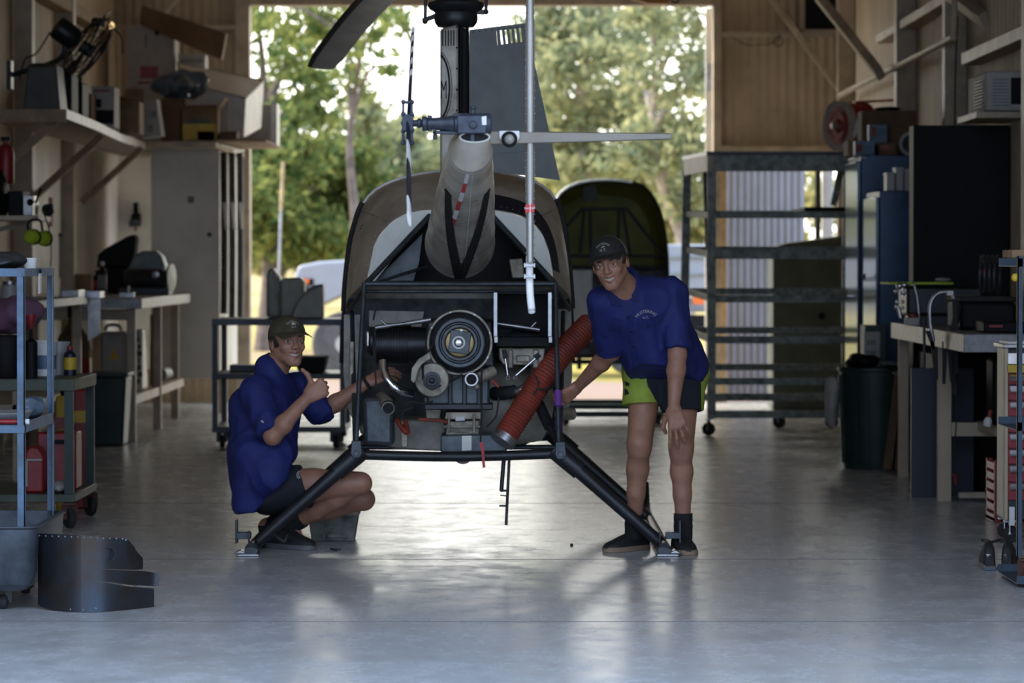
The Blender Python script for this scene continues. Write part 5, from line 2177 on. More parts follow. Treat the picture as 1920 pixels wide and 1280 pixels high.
SH = 2.33                                                   # height of the long shelf
sh = thing('wall_shelf', 'long sagging wooden shelf loaded with boxes along the left wall', 'shelf', (XL + .3, 29, SH - .05))
b = MB()
b.prism([(-2.98, 25.6, SH - .05), (-3.03, 28, SH - .05), (-3.07, 30, SH - .055), (-3.09, 32.3, SH - .05), (-2.49, 32.3, SH - .05), (-2.49, 35.7, SH - .05), (XL + .16, 35.7, SH - .05), (XL + .16, 25.6, SH - .05)], (0, 0, .05))
b.build('board', 'beige_steel', sh, bevel=.004)
b = MB()
b.strip([(-2.965, 25.6, SH + .004), (-3.015, 28, SH + .004), (-3.055, 30, SH - .012), (-3.08, 32.3, SH - .008)], [(-2.965, 25.6, SH - .06), (-3.015, 28, SH - .06), (-3.055, 30, SH - .075), (-3.08, 32.3, SH - .062)], (-.012, 0, 0))
b.build('edge_strip', 'white_paint', sh)
MB().bx(XL + .16, -2.97, 25.56, 25.6, SH - .085, SH + .002).build('end_apron', 'wood', sh)
for y in (25.75, 28.7, 31.8):
    MB().beam((XL + .16, y, SH - .52), (-3.06, y, SH - .07), .05, .08, (0, 1, 0)).build('brace', 'wood', sh)


def carton(name, label, x0, y0, x1, Y, d, m='cardboard', z0=SH, flap=None, lab=None, group=None, cat='box', tilt=0.):
    a, c = W(x0, y0, Y), W(x1, y0, Y)
    t = thing(name, label, cat, ((a.x + c.x) / 2, Y + d / 2, z0), group)
    b = MB()
    b.bx(a.x, c.x, Y, Y + d, z0, a.z)
    if tilt:
        o_ = V((c.x, Y, z0))
        R = Euler((0, math.radians(tilt), 0)).to_matrix()
        b.v = [o_ + R @ (p - o_) for p in b.v]
        mz = min(p.z for p in b.v) - z0
        b.v = [p - V((0, 0, mz)) for p in b.v]
    b.build('carton', m, t, bevel=.004)
    if flap:
        b = MB()
        w = c.x - a.x
        for q in flap:
            if q == 'f':
                b.prism([(a.x, Y - .002, a.z), (c.x, Y - .002, a.z), (c.x, Y - .09, a.z + .03), (a.x, Y - .09, a.z + .03)], (0, 0, .004))
            if q == 'l':
                b.prism([(a.x, Y, a.z), (a.x, Y + d, a.z), (a.x - w * .3, Y + d, a.z + .06), (a.x - w * .3, Y, a.z + .06)], (0, 0, .004))
            if q == 'r':
                b.prism([(c.x, Y, a.z), (c.x, Y + d, a.z), (c.x + w * .2, Y + d, a.z + .1), (c.x + w * .2, Y, a.z + .1)], (0, 0, .004))
            if q == 'b':
                b.prism([(a.x, Y + d, a.z), (c.x, Y + d, a.z), (c.x, Y + d + .04, a.z + .12), (a.x, Y + d + .04, a.z + .12)], (0, .004, 0))
        b.build('flap', m, t)
    for (lx0, ly0, lx1, ly1, lm) in lab or ():
        MB().pb(lx0, ly0, lx1, ly1, Y - .004, .003).build('printed_label', lm, t)
    return t


mat('olive_plastic', (.05, .05, .04), .5, var=.2)
b = MB()
b.loft([[(X(44, 25.9), 25.9, SH), (X(114, 25.9), 25.9, SH), (X(114, 25.9), 26.35, SH), (X(44, 25.9), 26.35, SH)],
        [(X(52, 25.9), 25.92, Z(124, 25.9)), (X(106, 25.9), 25.92, Z(124, 25.9)), (X(106, 25.9), 26.33, Z(124, 25.9)), (X(52, 25.9), 26.33, Z(124, 25.9))],
        [(X(58, 25.9), 25.95, Z(118, 25.9)), (X(100, 25.9), 25.95, Z(118, 25.9)), (X(100, 25.9), 26.3, Z(118, 25.9)), (X(58, 25.9), 26.3, Z(118, 25.9))]], True, True)
one('machine_cover', 'dark tapered machine cover at the near end of the long shelf', 'cover', b, 'olive_plastic', .01)
for i, (x0, x1, y0, Y) in enumerate(((114, 134, 135, 26.45), (137, 154, 152, 26.95))):
    t = thing('jerrycan', 'narrow black can on the shelf, %s' % ('taller one, next to the dark machine cover' if i == 0 else 'shorter one, next to the white printed carton'), 'can', (X((x0 + x1) / 2, Y), Y + .2, SH), 'black cans on the shelf')
    MB().pb(x0, y0, x1, 300, Y, .42, SH).build('can', 'black', t, bevel=.02)
    MB().cyl((X((x0 + x1) / 2, Y), Y + .1, Z(y0, Y)), (X((x0 + x1) / 2, Y), Y + .1, Z(y0, Y) + .03), .025).build('cap', 'black_rubber', t)
# wall fan
fc, fn_ = W(163, 92, 27.2), V((.77, .25, -.58)).normalized()
t = thing('wall_fan', 'black caged workshop fan tilted downwards above the long shelf', 'fan', fc - fn_ * .3)
b = MB()
for R_, h_ in ((.27, .0), (.24, .045), (.19, .07), (.13, .085), (.07, .09), (.24, -.045), (.19, -.07), (.13, -.085)):
    b.torus(fc + fn_ * h_, fn_, R_, .005, 36, 6)
u, w_ = frame(fn_)
for i in range(22):
    a = 2 * math.pi * i / 22
    e = u * math.cos(a) + w_ * math.sin(a)
    b.path([fc + fn_ * .09 + e * .05, fc + fn_ * .07 + e * .19, fc + e * .272, fc - fn_ * .07 + e * .19, fc - fn_ * .09 + e * .08], .003, 5)
b.build('guard', 'black_metal', t, smooth=60)
b = MB()
for i in range(3):
    a = 2 * math.pi * i / 3
    e, e2 = u * math.cos(a) + w_ * math.sin(a), -u * math.sin(a) + w_ * math.cos(a)
    b.prism([fc + e * .04 - e2 * .02, fc + e * .22 - e2 * .06 + fn_ * .03, fc + e * .23 + e2 * .07 - fn_ * .02, fc + e * .05 + e2 * .03], fn_ * .004)
b.cyl(fc - fn_ * .05, fc + fn_ * .05, .045, n=20)
b.build('blade', 'dark_steel', t)
b = MB().lathe([(.01, 0), (.075, .01), (.085, .03), (.085, .16), (.07, .19), (.03, .2), (.01, .2)], fc - fn_ * .28, fn_, 24)
b.build('motor', 'black_metal', t)
b = MB()
m0 = fc - fn_ * .2
b.path(spline([m0, m0 + V((-.02, 0, -.18)), (XL + .25, 27.2, m0.z - .28), (XL + .16, 27.2, m0.z - .3)], 5), .02, 10)
b.box((XL + .17, 27.2, m0.z - .3), (.03, .14, .2))
b.build('wall_bracket', 'black_metal', t)
b = MB()
b.path(spline([m0 + V((-.1, 0, 0)), (X(70, 27.2), 27.2, Z(100, 27.2)), (X(48, 27.2), 27.2, Z(112, 27.2)), (X(38, 27.2), 27.2, Z(150, 27.2))], 6), .006, 6)
b.build('power_cord', 'black_rubber', t, smooth=60)
t = thing('glow_bead', 'small glowing bead clipped to the rail beside the fan', 'lamp', W(206, 50, 27.9))
m = mat('warm_glow', (1, .75, .4), .4, var=0)
m.node_tree.nodes['Principled BSDF'].inputs['Emission Color'].default_value = (1, .68, .3, 1)
m.node_tree.nodes['Principled BSDF'].inputs['Emission Strength'].default_value = 1.1  # emissive bead forming a small warm bright spot
MB().sph(W(208, 48, 27.9), (.026, .026, .028), 14).build('bulb', 'warm_glow', t)
MB().lathe([(.02, 0), (.03, .02), (.034, .08), (.02, .1)], W(197, 45, 27.9), V((.9, 0, -.2)) * -1, 16).build('holder', 'black_metal', t)
b = MB()
b.path(spline([W(196, 44, 27.9), W(196, 30, 27.9), W(206, 20, 28.2)], 4), .008, 8)
b.path(spline([W(212, 52, 27.9), W(228, 70, 28.0), W(230, 100, 28.1)], 5), .006, 6)
b.build('stem', 'black_metal', t, smooth=60)

carton('carton', 'printed white and dark carton behind the black cans on the shelf', 172, 162, 214, 29.0, .4, 'carton_white', lab=((176, 168, 206, 172, 'red'), (177, 186, 190, 202, 'black'), (176, 206, 213, 232, 'black')))
carton('carton', 'open brown carton with raised flaps at the sagging part of the shelf', 224, 190, 261, 30.4, .38, 'cardboard', flap='flb')
carton('carton', 'small brown carton squeezed beside the white printed one', 156, 176, 172, 28.6, .3, 'cardboard')
carton('carton', 'small white carton leaning over on the shelf corner', 264, 190, 303, 31.6, .32, 'carton_white', lab=((284, 208, 293, 220, 'grey_plastic'), (278, 234, 286, 248, 'grey_plastic')), tilt=-8)
carton('carton', 'brown carton with yellow printed band on the shelf above the cupboard', 341, 205, 408, 32.4, .4, 'cardboard', flap='fr', lab=((343, 232, 405, 262, 'yellow'), (370, 246, 403, 262, 'grey_plastic'), (352, 224, 392, 232, 'olive_drab')))
carton('carton', 'low dark brown box at the right end of the shelf above the cupboard', 412, 246, 444, 32.38, .3, 'cardboard_dark', SH + .019)
bb = carton('carton', 'wide brown box with a blue bag on top, above the cupboard', 302, 184, 339, 32.42, .45, 'cardboard_dark')
carton('carton', 'tall white carton with a red label standing against the end wall', 238, 46, 327, 34.95, .5, 'carton_white', lab=((263, 124, 296, 147, 'red'), (259, 153, 290, 157, 'red'), (271, 65, 276, 90, 'grey_plastic'), (290, 55, 298, 66, 'black'), (321, 55, 327, 70, 'black')))
carton('carton', 'white carton with a grey sticker under the sloping brown panel', 334, 101, 384, 34.72, .4, 'carton_white', lab=((338, 110, 380, 118, 'grey_plastic'),))
mat('bag_blue', (.11, .15, .20), .3, var=.25, scale=12)
o = bagmesh((X(296, 32.4), 32.42, Z(184, 32.42)), (X(368, 32.4), 32.82, Z(138, 32.4)), .95, 5.5, 3, 'plastic_bag', 'bag_blue')
tag(o, 'crumpled dark blue plastic bag on top of the wide brown box', 'bag')
b = MB()
b.pp([(266, 10), (424, 62), (415, 112), (262, 45)], 34.7, .22)
one('cardboard_panel', 'long brown panel lying slantwise on the tall white carton', 'panel', b, 'cardboard_dark', .004)
t = thing('white_trough', 'big white tilted box overhanging the right end of the shelf', 'box', W(420, 262, 33.4))
fq = [W(350, 156, 33.1), W(461, 184, 32.95), W(457, 259, 32.95), W(350, 236, 33.1)]
bq = [W(332, 118, 34.0), W(495, 151, 33.8), W(490, 241, 33.8), W(336, 205, 34.0)]
MB().loft([fq, bq], True, True).build('shell', 'white_paint', t, bevel=.008)
MB().path([fq[0], fq[1], bq[1], bq[0]], .008, 6, closed=True).build('rim', 'grey_plastic', t)
MB().pb(377, 166, 388, 172, 33.05, .004).build('sticker', 'red', t)
t = thing('white_case', 'upright white case overhanging beside the doorway at the shelf end', 'case', W(480, 278, 34.2))
MB().pb(448, 196, 509, 277, 34.15, .34, SH + .019).build('body', 'carton_white', t, bevel=.008)
MB().pb(508, 193, 519, 281, 34.1, .42, SH + .019).build('lid', 'white_paint', t, bevel=.006)
b = MB()
b.prism([(-2.47, 32.36, SH + .001), (-2.07, 32.36, SH + .001), (-2.07, 34.55, SH + .001), (-2.75, 34.55, SH + .001), (-2.75, 32.9, SH + .001), (-2.47, 32.9, SH + .001)], (0, 0, .017))
one('loose_plank', 'short painted plank poking out under the white case', 'plank', b, 'wood', .003)
one('white_rod', 'thin upright white rod in front of the big white tilted box', 'rod', MB().cyl(W(426, 186, 32.8), (X(428, 32.8), 32.8, SH + .019), .009), 'pale_wood')

# tall cupboard with hanging ribbed hoses on its side
t = thing('cupboard', 'tall off-white cupboard on legs beside the doorway with a black knob', 'cupboard', (X(348, 33), 34, 0))
x0, x1 = X(283, 33), X(412, 33)
MB().bx(x0, x1, 33.03, 35.1, Z(710, 33), SH - .06).build('body', 'white_board', t, bevel=.006)
MB().pb(285, 275, 411, 707, 33.005, .022).build('door', 'white_board', t, bevel=.003)
d_ = [o for o in t.children if o.name.startswith('door')][0]
MB().sph(W(393, 440, 32.99), (.018, .02, .018), 12).build('knob', 'black', d_)
MB().pb(352, 368, 364, 380, 32.999, .003).build('sticker', 'grey_plastic', d_)
for lx, ly in ((x0 + .05, 33.1), (x1 - .05, 33.1), (x0 + .05, 35.0), (x1 - .03, 33.4)):
    MB().bx(lx - .02, lx + .02, ly - .02, ly + .02, 0, Z(710, 33) + .01).build('leg', 'beige_steel', t)
for i, (px, Y, yb) in enumerate(((420, 32.75, 588), (435, 33.45, 596), (450, 34.3, 600))):
    x = X(px, Y)
    t = thing('ribbed_hose', 'black ribbed hose on the cupboard side, %s of three from the left' % ('first', 'second', 'third')[i], 'hose', (x, Y, Z(yb, Y)), 'ribbed hoses by the doorway')
    ribbed([(x, Y, Z(yb, Y)), (x + .004, Y, Z(450, Y)), (x, Y, Z(286, Y))], .031, .03, 14, .13).build('tube', 'dark_steel', t, smooth=50)
    MB().pp([(px + 3 - 5, 380), (px + 3, 379), (px + 8, 429), (px + 2, 430)], Y - .05, .003).build('paper_tag', 'white_paint', t)
cup = [o for o in C.objects if o.name == 'cupboard'][0]
MB().cyl((x1 + .02, 32.7, Z(279, 33.9)), (x1 + .1, 34.5, Z(279, 33.9)), .012).build('hook_rail', 'steel', cup)
# far bench
BZ = 1.05
t = thing('workbench', 'long steel-topped bench with pale square legs along the left wall', 'bench', (-3.2, 30.2, 0))
MB().bx(XL + .17, -2.70, 28.0, 32.2, BZ - .075, BZ).build('bench_top', 'bench_steel', t, bevel=.004)
for lx, ly in ((-2.79, 28.15), (-2.79, 30.2), (-2.84, 32.35), (-3.5, 28.15), (-3.5, 32.35)):
    MB().bx(lx - .032, lx + .032, ly - .032, ly + .032, 0, BZ - .07).build('leg', 'beige_steel', t, bevel=.004)
b = MB()
b.bx(XL + .17, -2.80, 28.12, 32.4, .30, .33)
b.bx(-2.795, -2.77, 28.12, 32.4, .27, .335)
b.build('lower_shelf', 'beige_steel', t)
MB().bx(-3.5, -2.8, 28.12, 28.16, BZ - .16, BZ - .08).build('rail', 'beige_steel', t)


def bottle(name, label, x, y, z, r, h, m, capm='black', cat='bottle', neck=.4, group=None, band=None):
    t = thing(name, label, cat, (x, y, z), group)
    MB().lathe([(r * .2, 0), (r, 0), (r, h * .68), (r * .9, h * .75), (r * neck, h * .84), (r * neck, h * .9), (.002, h * .9)], (x, y, z), (0, 0, 1), 20).build('bottle', m, t)
    MB().cyl((x, y, z + h * .88), (x, y, z + h), r * neck * 1.15, n=14).build('cap', capm, t)
    if band:
        MB().lathe([(r * 1.01, h * .2), (r * 1.02, h * .21), (r * 1.02, h * .6), (r * 1.01, h * .61)], (x, y, z), (0, 0, 1), 20, cap=False).build('label_band', band, t)
    return t


# belt linisher on the far bench
mat('machine_green', (.13, .17, .165), .4, .1, var=.2)
t = thing('bench_grinder', 'grey-green belt grinder with a black motor on the far bench', 'machine', (X(275, 31), 31, BZ))
gy = 30.9
b = MB()
b.pp([(238, 545), (240, 505), (252, 478), (268, 470), (292, 470), (303, 480), (310, 500), (312, 545)], gy + .12, .3)
b.build('belt_guard', 'machine_green', t, bevel=.015)
MB().lathe([(.01, 0), (.07, .0), (.088, .02), (.09, .12), (.09, .3), (.07, .34), (.01, .34)], W(312, 524, gy), (-1, .15, 0), 26).build('motor', 'black_metal', t)
MB().lathe([(.01, 0), (.10, 0), (.11, .012), (.11, .025), (.01, .03)], W(317, 520, gy + .06), (1, -.25, 0), 30).build('grinding_disc', 'machine_green', t)
MB().bx(X(225, gy), X(318, gy), gy - .06, gy + .3, BZ, BZ + .06).build('base', 'black_metal', t, bevel=.006)
MB().lathe([(.008, 0), (.028, .0), (.028, .012), (.008, .016)], W(292, 515, gy - .1), (0, -1, 0), 18).build('end_cap', 'steel', t)
b = MB()
b.pp([(181, 497), (183, 478), (196, 466), (238, 443), (252, 439), (256, 447), (250, 500), (181, 502)], 32.1, .25)
b.bx(X(190, 32.1), X(240, 32.1), 32.12, 32.3, BZ, Z(500, 32.1))
one('machine_hood', 'black sloping hood standing behind the belt grinder', 'machine', b, 'black', .012)
bottle('spray_can', 'dark slim bottle with pale top left of the belt grinder', X(192, 30), 30, BZ, .034, .27, 'black', 'white_paint', band='grey_plastic')
bottle('spray_can', 'shorter dark can with printed band behind the slim bottle', X(182, 30.6), 30.6, BZ, .034, .2, 'black', 'black', band='red')
carton('carton', 'brown carton standing on the far bench behind the spray cans', 140, 514, 172, 31.4, .3, 'cardboard', BZ)
one('vice_block', 'small steel clamp block at the front of the far bench', 'tool', MB().box((X(238, 28.6), 28.6, BZ + .02), (.11, .08, .04)).cyl((X(242, 28.6), 28.55, BZ + .04), (X(242, 28.6), 28.55, BZ + .09), .012), 'steel', .004)
# under the far bench
t = thing('chemical_can', 'white plastic can with yellow warning triangle under the far bench', 'can', (X(212, 28.5), 28.6, .33))
MB().bx(X(187, 28.5), X(238, 28.5), 28.5, 28.8, .331, Z(622, 28.5)).build('can', 'carton_white', t, bevel=.03)
b = MB()
b.pp([(214, 652), (225, 674), (202, 674)], 28.492, .004)
b.build('warning_triangle', 'yellow', t)
MB().path(spline([W(198, 620, 28.6), W(202, 610, 28.6), W(222, 610, 28.6), W(228, 620, 28.6)], 4), .012, 8).build('handle', 'carton_white', t, smooth=60)
t = thing('bag', 'white bag with green print on the lower shelf of the far bench', 'bag', (X(260, 29.4), 29.5, .331))
MB().loft([[(X(250, 29.4), 29.3, .332), (X(269, 29.4), 29.3, .332), (X(269, 29.4), 29.75, .332), (X(250, 29.4), 29.75, .332)], [(X(250, 29.4), 29.34, .62), (X(268, 29.4), 29.34, .62), (X(268, 29.4), 29.7, .62), (X(250, 29.4), 29.7, .62)], [(X(253, 29.4), 29.42, Z(618, 29.4)), (X(267, 29.4), 29.42, Z(618, 29.4)), (X(267, 29.4), 29.6, Z(618, 29.4)), (X(253, 29.4), 29.6, Z(618, 29.4))]], True, True).build('sack', 'white_paint', t, bevel=.02)
b = MB()
for i in range(7):
    b.pb(257 + (i % 2) * 2, 632 + i * 13, 262 + (i % 3) * 2, 641 + i * 13, 29.27 + .003 * i * 0, .004)
b.build('print', 'dark_green', t)
carton('carton', 'thin tan board standing upright under the far bench', 281, 590, 294, 30.6, .06, 'cardboard', .331)
one('paint_tin', 'pale tin lying at the far end of the lower shelf', 'tin', MB().cyl((X(300, 31.6), 31.6, .39), (X(306, 31.6), 31.9, .39), .055, n=18), 'grey_plastic')
t = thing('rubbish_bin', 'dark green square bin on the floor in front of the far bench', 'bin', (X(200, 27.4), 27.5, 0))
b = MB()
q = lambda xa, xb, ya, yb, z: [(xa, ya, z), (xb, ya, z), (xb, yb, z), (xa, yb, z)]
y0 = 27.4
b.loft([q(X(170, y0), X(229, y0), y0 + .04, y0 + .40, .0), q(X(160, y0), X(236, y0), y0, y0 + .45, Z(706, y0))], True, True)
b.build('bin_body', 'dark_green', t, bevel=.02)
MB().loft([q(X(158, y0), X(240, y0), y0 - .015, y0 + .465, Z(706, y0)), q(X(158, y0), X(240, y0), y0 - .015, y0 + .465, Z(699, y0))], True, True).build('rim', 'dark_green', t, bevel=.006)
# tools hung on the wall boards
hz = 35.8
t = thing('cordless_drill', 'black cordless drill hung on the white wall board', 'tool', W(253, 420, hz))
MB().pp([(250, 379), (258, 379), (259, 401), (249, 402)], hz - .08, .06).build('motor_body', 'black', t, bevel=.008)
MB().pp([(246, 401), (262, 399), (264, 412), (244, 414)], hz - .09, .08).build('grip', 'black', t, bevel=.006)
MB().pp([(241, 413), (264, 411), (263, 424), (242, 425)], hz - .1, .1).build('battery', 'dark_steel', t, bevel=.006)
MB().pp([(252, 425), (257, 425), (256, 433), (252, 433)], hz - .04, .02).build('tag', 'red', t)
wx = XL + .06
t = thing('hammer', 'small hammer hung on a nail on the left white board', 'tool', (wx, 31.8, 1.98))
MB().bx(wx, wx + .02, 31.78, 31.82, Z(354, 31.8), Z(331, 31.8)).build('handle', 'wood', t)
MB().bx(wx, wx + .03, 31.6, 31.86, Z(334, 31.8), Z(331, 31.8)).build('head', 'black_metal', t)
one('orange_strip', 'orange marker strip hung on the left white board', 'strip', MB().bx(wx - .008, wx + .006, 30.45, 30.6, Z(425, 30.5), Z(370, 30.5)), 'orange_red')
b = MB()
b.cyl((wx, 31.1, Z(520, 31)), (wx, 31.1, Z(440, 31)), .006).cyl((wx + .02, 31.1, Z(440, 31)), (wx - .01, 31.1, Z(440, 31)), .012)
one('hanging_rule', 'thin dark rod hung on the left white board above the far bench', 'rod', b, 'black_metal')

# ---- near bench on the left, its little shelf and what stands about it
t = thing('steel_bench', 'nearer steel bench behind the blue trolley', 'bench', (-3.3, 24.8, 0))
NZ = 1.08
MB().bx(XL + .17, -2.9, 23.0, 26.3, NZ - .05, NZ).build('bench_top', 'bench_steel', t, bevel=.004)
for lx, ly in ((-2.97, 23.08), (-2.97, 26.2), (-3.5, 23.08), (-3.5, 26.2)):
    MB().bx(lx - .03, lx + .03, ly - .03, ly + .03, 0, NZ - .05).build('leg', 'beige_steel', t)
MB().bx(XL + .17, -2.95, 23.05, 26.2, .42, .46).build('lower_shelf', 'beige_steel', t)
MB().pb(150, 546, 187, 558, 26.31, .3).build('bracket', 'steel', t)
MB().pp([(165, 558), (187, 556), (187, 625), (165, 640)], 26.4, .01).build('end_panel', 'alu', t)
t = thing('small_shelf', 'small shelf on the left wall holding a radio', 'shelf', (-3.4, 24.2, 1.56))
MB().bx(XL + .02, X(72, 23.9), 23.9, 24.55, Z(413, 23.9), Z(404, 23.9)).build('board', 'beige_steel', t, bevel=.003)
MB().beam((XL + .02, 24.3, Z(470, 23.9)), (X(40, 23.9), 24.3, Z(413, 23.9)), .03, .03, (0, 1, 0)).build('brace', 'beige_steel', t)
ZS = Z(404, 23.9)
t = thing('radio', 'black radio with silver side panel on the small left shelf', 'radio', (X(30, 24), 24.1, ZS))
MB().bx(X(15, 23.95), X(42, 23.95), 23.97, 24.3, ZS + .001, Z(358, 23.95)).build('case', 'black', t, bevel=.006)
MB().bx(X(42, 23.95), X(60, 23.95), 23.99, 24.28, ZS + .001, Z(366, 23.95)).build('side_panel', 'alu', t, bevel=.004)
MB().sph((X(56, 23.95), 23.98, Z(379, 23.95)), .022, 12).build('knob', 'black', t)
MB().cyl((X(62, 23.95), 24.1, Z(380, 23.95)), (X(72, 23.95), 24.1, Z(352, 23.95)), .008).build('aerial', 'black', t)
o = bagmesh((X(-20, 24.05), 24.0, ZS), (X(14, 24.05), 24.3, Z(322, 24.05)), .3, 9, 5, 'tool_bag', 'black')
tag(o, 'black soft tool bag beside the radio at the picture edge', 'bag')
o = bagmesh((X(66, 24.0), 24.32, ZS), (X(88, 24.0), 24.5, Z(376, 24.0)), .5, 14, 9, 'cable_bundle', 'black_rubber')
tag(o, 'tangle of black cable at the end of the small left shelf', 'cable')
b = MB()
b.path(spline([W(82, 400, 23.9), W(92, 430, 23.9), W(96, 470, 23.9), W(95, 500, 23.9)], 6), .004, 6)
one('cable', 'thin cable drooping from the small left shelf', 'cable', b, 'black_rubber', smooth=60)
t = thing('ear_muffs', 'green ear muffs hanging below the small left shelf', 'ear muffs', W(68, 444, 23.8))
for x, y, d in ((57, 444, 23.72), (79, 447, 23.84)):
    MB().lathe([(.005, -.02), (.035, -.016), (.045, 0), (.048, .015), (.045, .035), (.03, .04)], W(x, y, d), (.35, 1, 0), 24).build('ear_cup', ['lime'], t, label='green ear cup')
    MB().lathe([(.03, .034), (.047, .036), (.05, .05), (.03, .055)], W(x, y, d), (.35, 1, 0), 24).build('cushion', 'black', t)
b = MB()
b.path(spline([W(57, 440, 23.78), W(52, 420, 23.8), W(62, 412, 23.83), W(76, 414, 23.86), W(80, 440, 23.88)], 6), .008, 8)
b.build('headband', 'navy', t, smooth=60)
t = thing('fire_extinguisher', 'red extinguisher hung on the wall column under the shelf brace', 'extinguisher', W(17, 345, 24.9))
MB().lathe([(.02, 0), (.05, .0), (.055, .02), (.055, .2), (.04, .24), (.018, .26), (.018, .28)], (X(17, 24.9), 24.75, Z(346, 24.9)), (0, 0, 1), 22).build('cylinder', 'red', t)
MB().box((X(17, 24.9), 24.75, Z(346, 24.9) + .29), (.06, .03, .03)).build('valve', 'black', t)
t = thing('glass_jar', 'clear jar of fittings on the nearer steel bench', 'jar', (X(18, 23.4), 23.4, NZ))
MB().lathe([(.01, 0), (.05, 0), (.052, .02), (.052, .09), (.04, .1), (.01, .1)], (X(18, 23.4), 23.4, NZ), (0, 0, 1), 20).build('jar', 'clear_plastic', t)
MB().cyl((X(18, 23.4), 23.4, NZ + .1), (X(18, 23.4), 23.4, NZ + .12), .045, n=20).build('lid', 'steel', t)
one('tray', 'pale shallow tray at the far end of the nearer steel bench', 'tray', MB().bx(X(118, 25.8), X(150, 25.8), 25.7, 26.1, NZ + .001, NZ + .05), 'alu', .004)
bottle('oil_jug', 'brown jug with red print under the far end of the nearer bench', X(133, 26.6), 26.75, .0, .12, Z(560, 26.75), 'cardboard_dark', 'black', 'jug', .3, band='red')

# ---- dark green cart
CT = thing('tool_cart', 'dark green two-tier cart loaded with buckets and red cans', 'cart', (-2.5, 19.4, 0))
cx0, cx1, cy0, cy1 = -3.0, -2.16, 18.95, 19.95
CZ, CB = .74, .17
MB().bx(cx0, cx1, cy0, cy1, CZ - .06, CZ).build('top_tray', 'olive_drab', CT, bevel=.004)
MB().bx(cx0, cx1, cy0, cy1, CB - .04, CB).build('bottom_tray', 'olive_drab', CT, bevel=.004)
for lx, ly in ((cx1 - .03, cy0 + .03), (cx1 - .03, cy1 - .03), (cx0 + .03, cy0 + .03), (cx0 + .03, cy1 - .03)):
    MB().bx(lx - .022, lx + .022, ly - .022, ly + .022, CB, CZ - .05).build('post', 'dark_green', CT)
    caster(CT, lx, ly, .05, 'black_rubber', 'rust', 0, .6)
t = thing('bucket', 'white paint bucket with printed side on the dark green cart', 'bucket', (X(80, 19.3), 19.35, CZ))
bx_ = X(82, 19.3)
MB().lathe([(.01, 0), (.052, .0), (.058, .004), (.062, .17), (.066, .172), (.066, .182), (.058, .182), (.05, .17)], (bx_, 19.3, CZ + .001), (0, 0, 1), 26).build('pail', 'white_paint', t)
MB().lathe([(.0595, .04), (.0605, .04), (.063, .11), (.062, .11)], (bx_, 19.3, CZ), (0, 0, 1), 26, cap=False).build('printed_band', 'blue_paint', t)
t = thing('bucket', 'cloudy plain tub tucked behind the white paint bucket', 'bucket', (X(112, 19.6), 19.6, CZ))
MB().lathe([(.01, 0), (.045, .0), (.055, .16), (.06, .16), (.06, .17), (.05, .17), (.04, .01)], (X(109, 19.6), 19.6, CZ + .001), (0, 0, 1), 24).build('pail', 'clear_plastic', t)
t = thing('funnel', 'red funnel standing upright on the dark green cart', 'funnel', (X(78, 19.1), 19.1, CZ))
MB().lathe([(.03, 0), (.032, 0), (.032, .18), (.02, .19), (.008, .2), (.008, .25)], (X(57, 19.0), 19.02, CZ + .001), (0, 0, 1), 16).build('can', 'black', t)
MB().lathe([(.006, .24), (.01, .25), (.026, .31), (.026, .315), (.02, .315), (.004, .25)], (X(57, 19.0), 19.02, CZ + .001), (0, 0, 1), 16).build('cone', 'red', t)
bottle('oil_bottle', 'dark oil bottle at the right edge of the dark green cart', X(131, 19.5), 19.5, CZ + .001, .032, .15, 'navy', 'red', band='yellow')
bottle('oil_bottle', 'slim dark bottle with an orange stripe just left of the dark oil bottle', X(121, 19.7), 19.78, CZ + .001, .02, .19, 'navy', 'black', band='orange_red')
t = thing('tool_case', 'large red metal case on the bottom of the dark green cart', 'case', (X(105, 19.2), 19.4, CB))
MB().bx(X(64, 19.2), X(138, 19.2), 19.3, 19.55, CB + .001, Z(812, 19.2)).build('case', 'red', t, bevel=.01)
MB().bx(X(95, 19.2), X(118, 19.2), 19.28, 19.31, Z(834, 19.2), Z(826, 19.2)).build('latch', 'black', t)
t = thing('jerrycan', 'small red fuel can with pale rim at the front of the dark green cart', 'can', (X(66, 19), 19.1, CB))
MB().pp([(46, 938), (46, 862), (56, 850), (72, 852), (82, 868), (82, 938)], 19.06, .14).build('can', 'red', t, bevel=.012)
mz = CB + .002 - Z(938, 19.06)
for o in t.children:
    for v in o.data.vertices:
        v.co.z += mz
MB().path([W(50, 862, 19.05), W(50, 912, 19.05)], .006, 8).path([W(50, 862, 19.05), W(79, 862, 19.05)], .006, 8).build('rim', 'carton_white', t, smooth=60)
o = bagmesh((X(96, 19.0), 19.02, CB + .001), (X(128, 19.0), 19.22, CB + .06), .35, 12, 6, 'rag', 'carton_white')
tag(o, 'pale rag hanging at the corner of the cart bottom tray', 'rag')
mat('cloth_purple', (.16, .075, .13), .9, var=.2)
t = thing('black_drum', 'squat black drum under the purple cloth on the dark green cart', 'drum', (X(20, 19.2), 19.25, CZ))
MB().lathe([(.01, 0), (.10, 0), (.105, .01), (.105, .2), (.10, .21), (.01, .21)], (X(8, 19.15), 19.17, CZ + .001), (0, 0, 1), 26).build('drum', 'black', t)
o = bagmesh((X(-35, 19.2), 19.09, CZ + .218), (X(74, 19.2), 19.4, Z(556, 19.2)), .38, 6, 12, 'cloth', 'cloth_purple')
tag(o, 'crumpled purple cloth lying on the black drum', 'cloth')
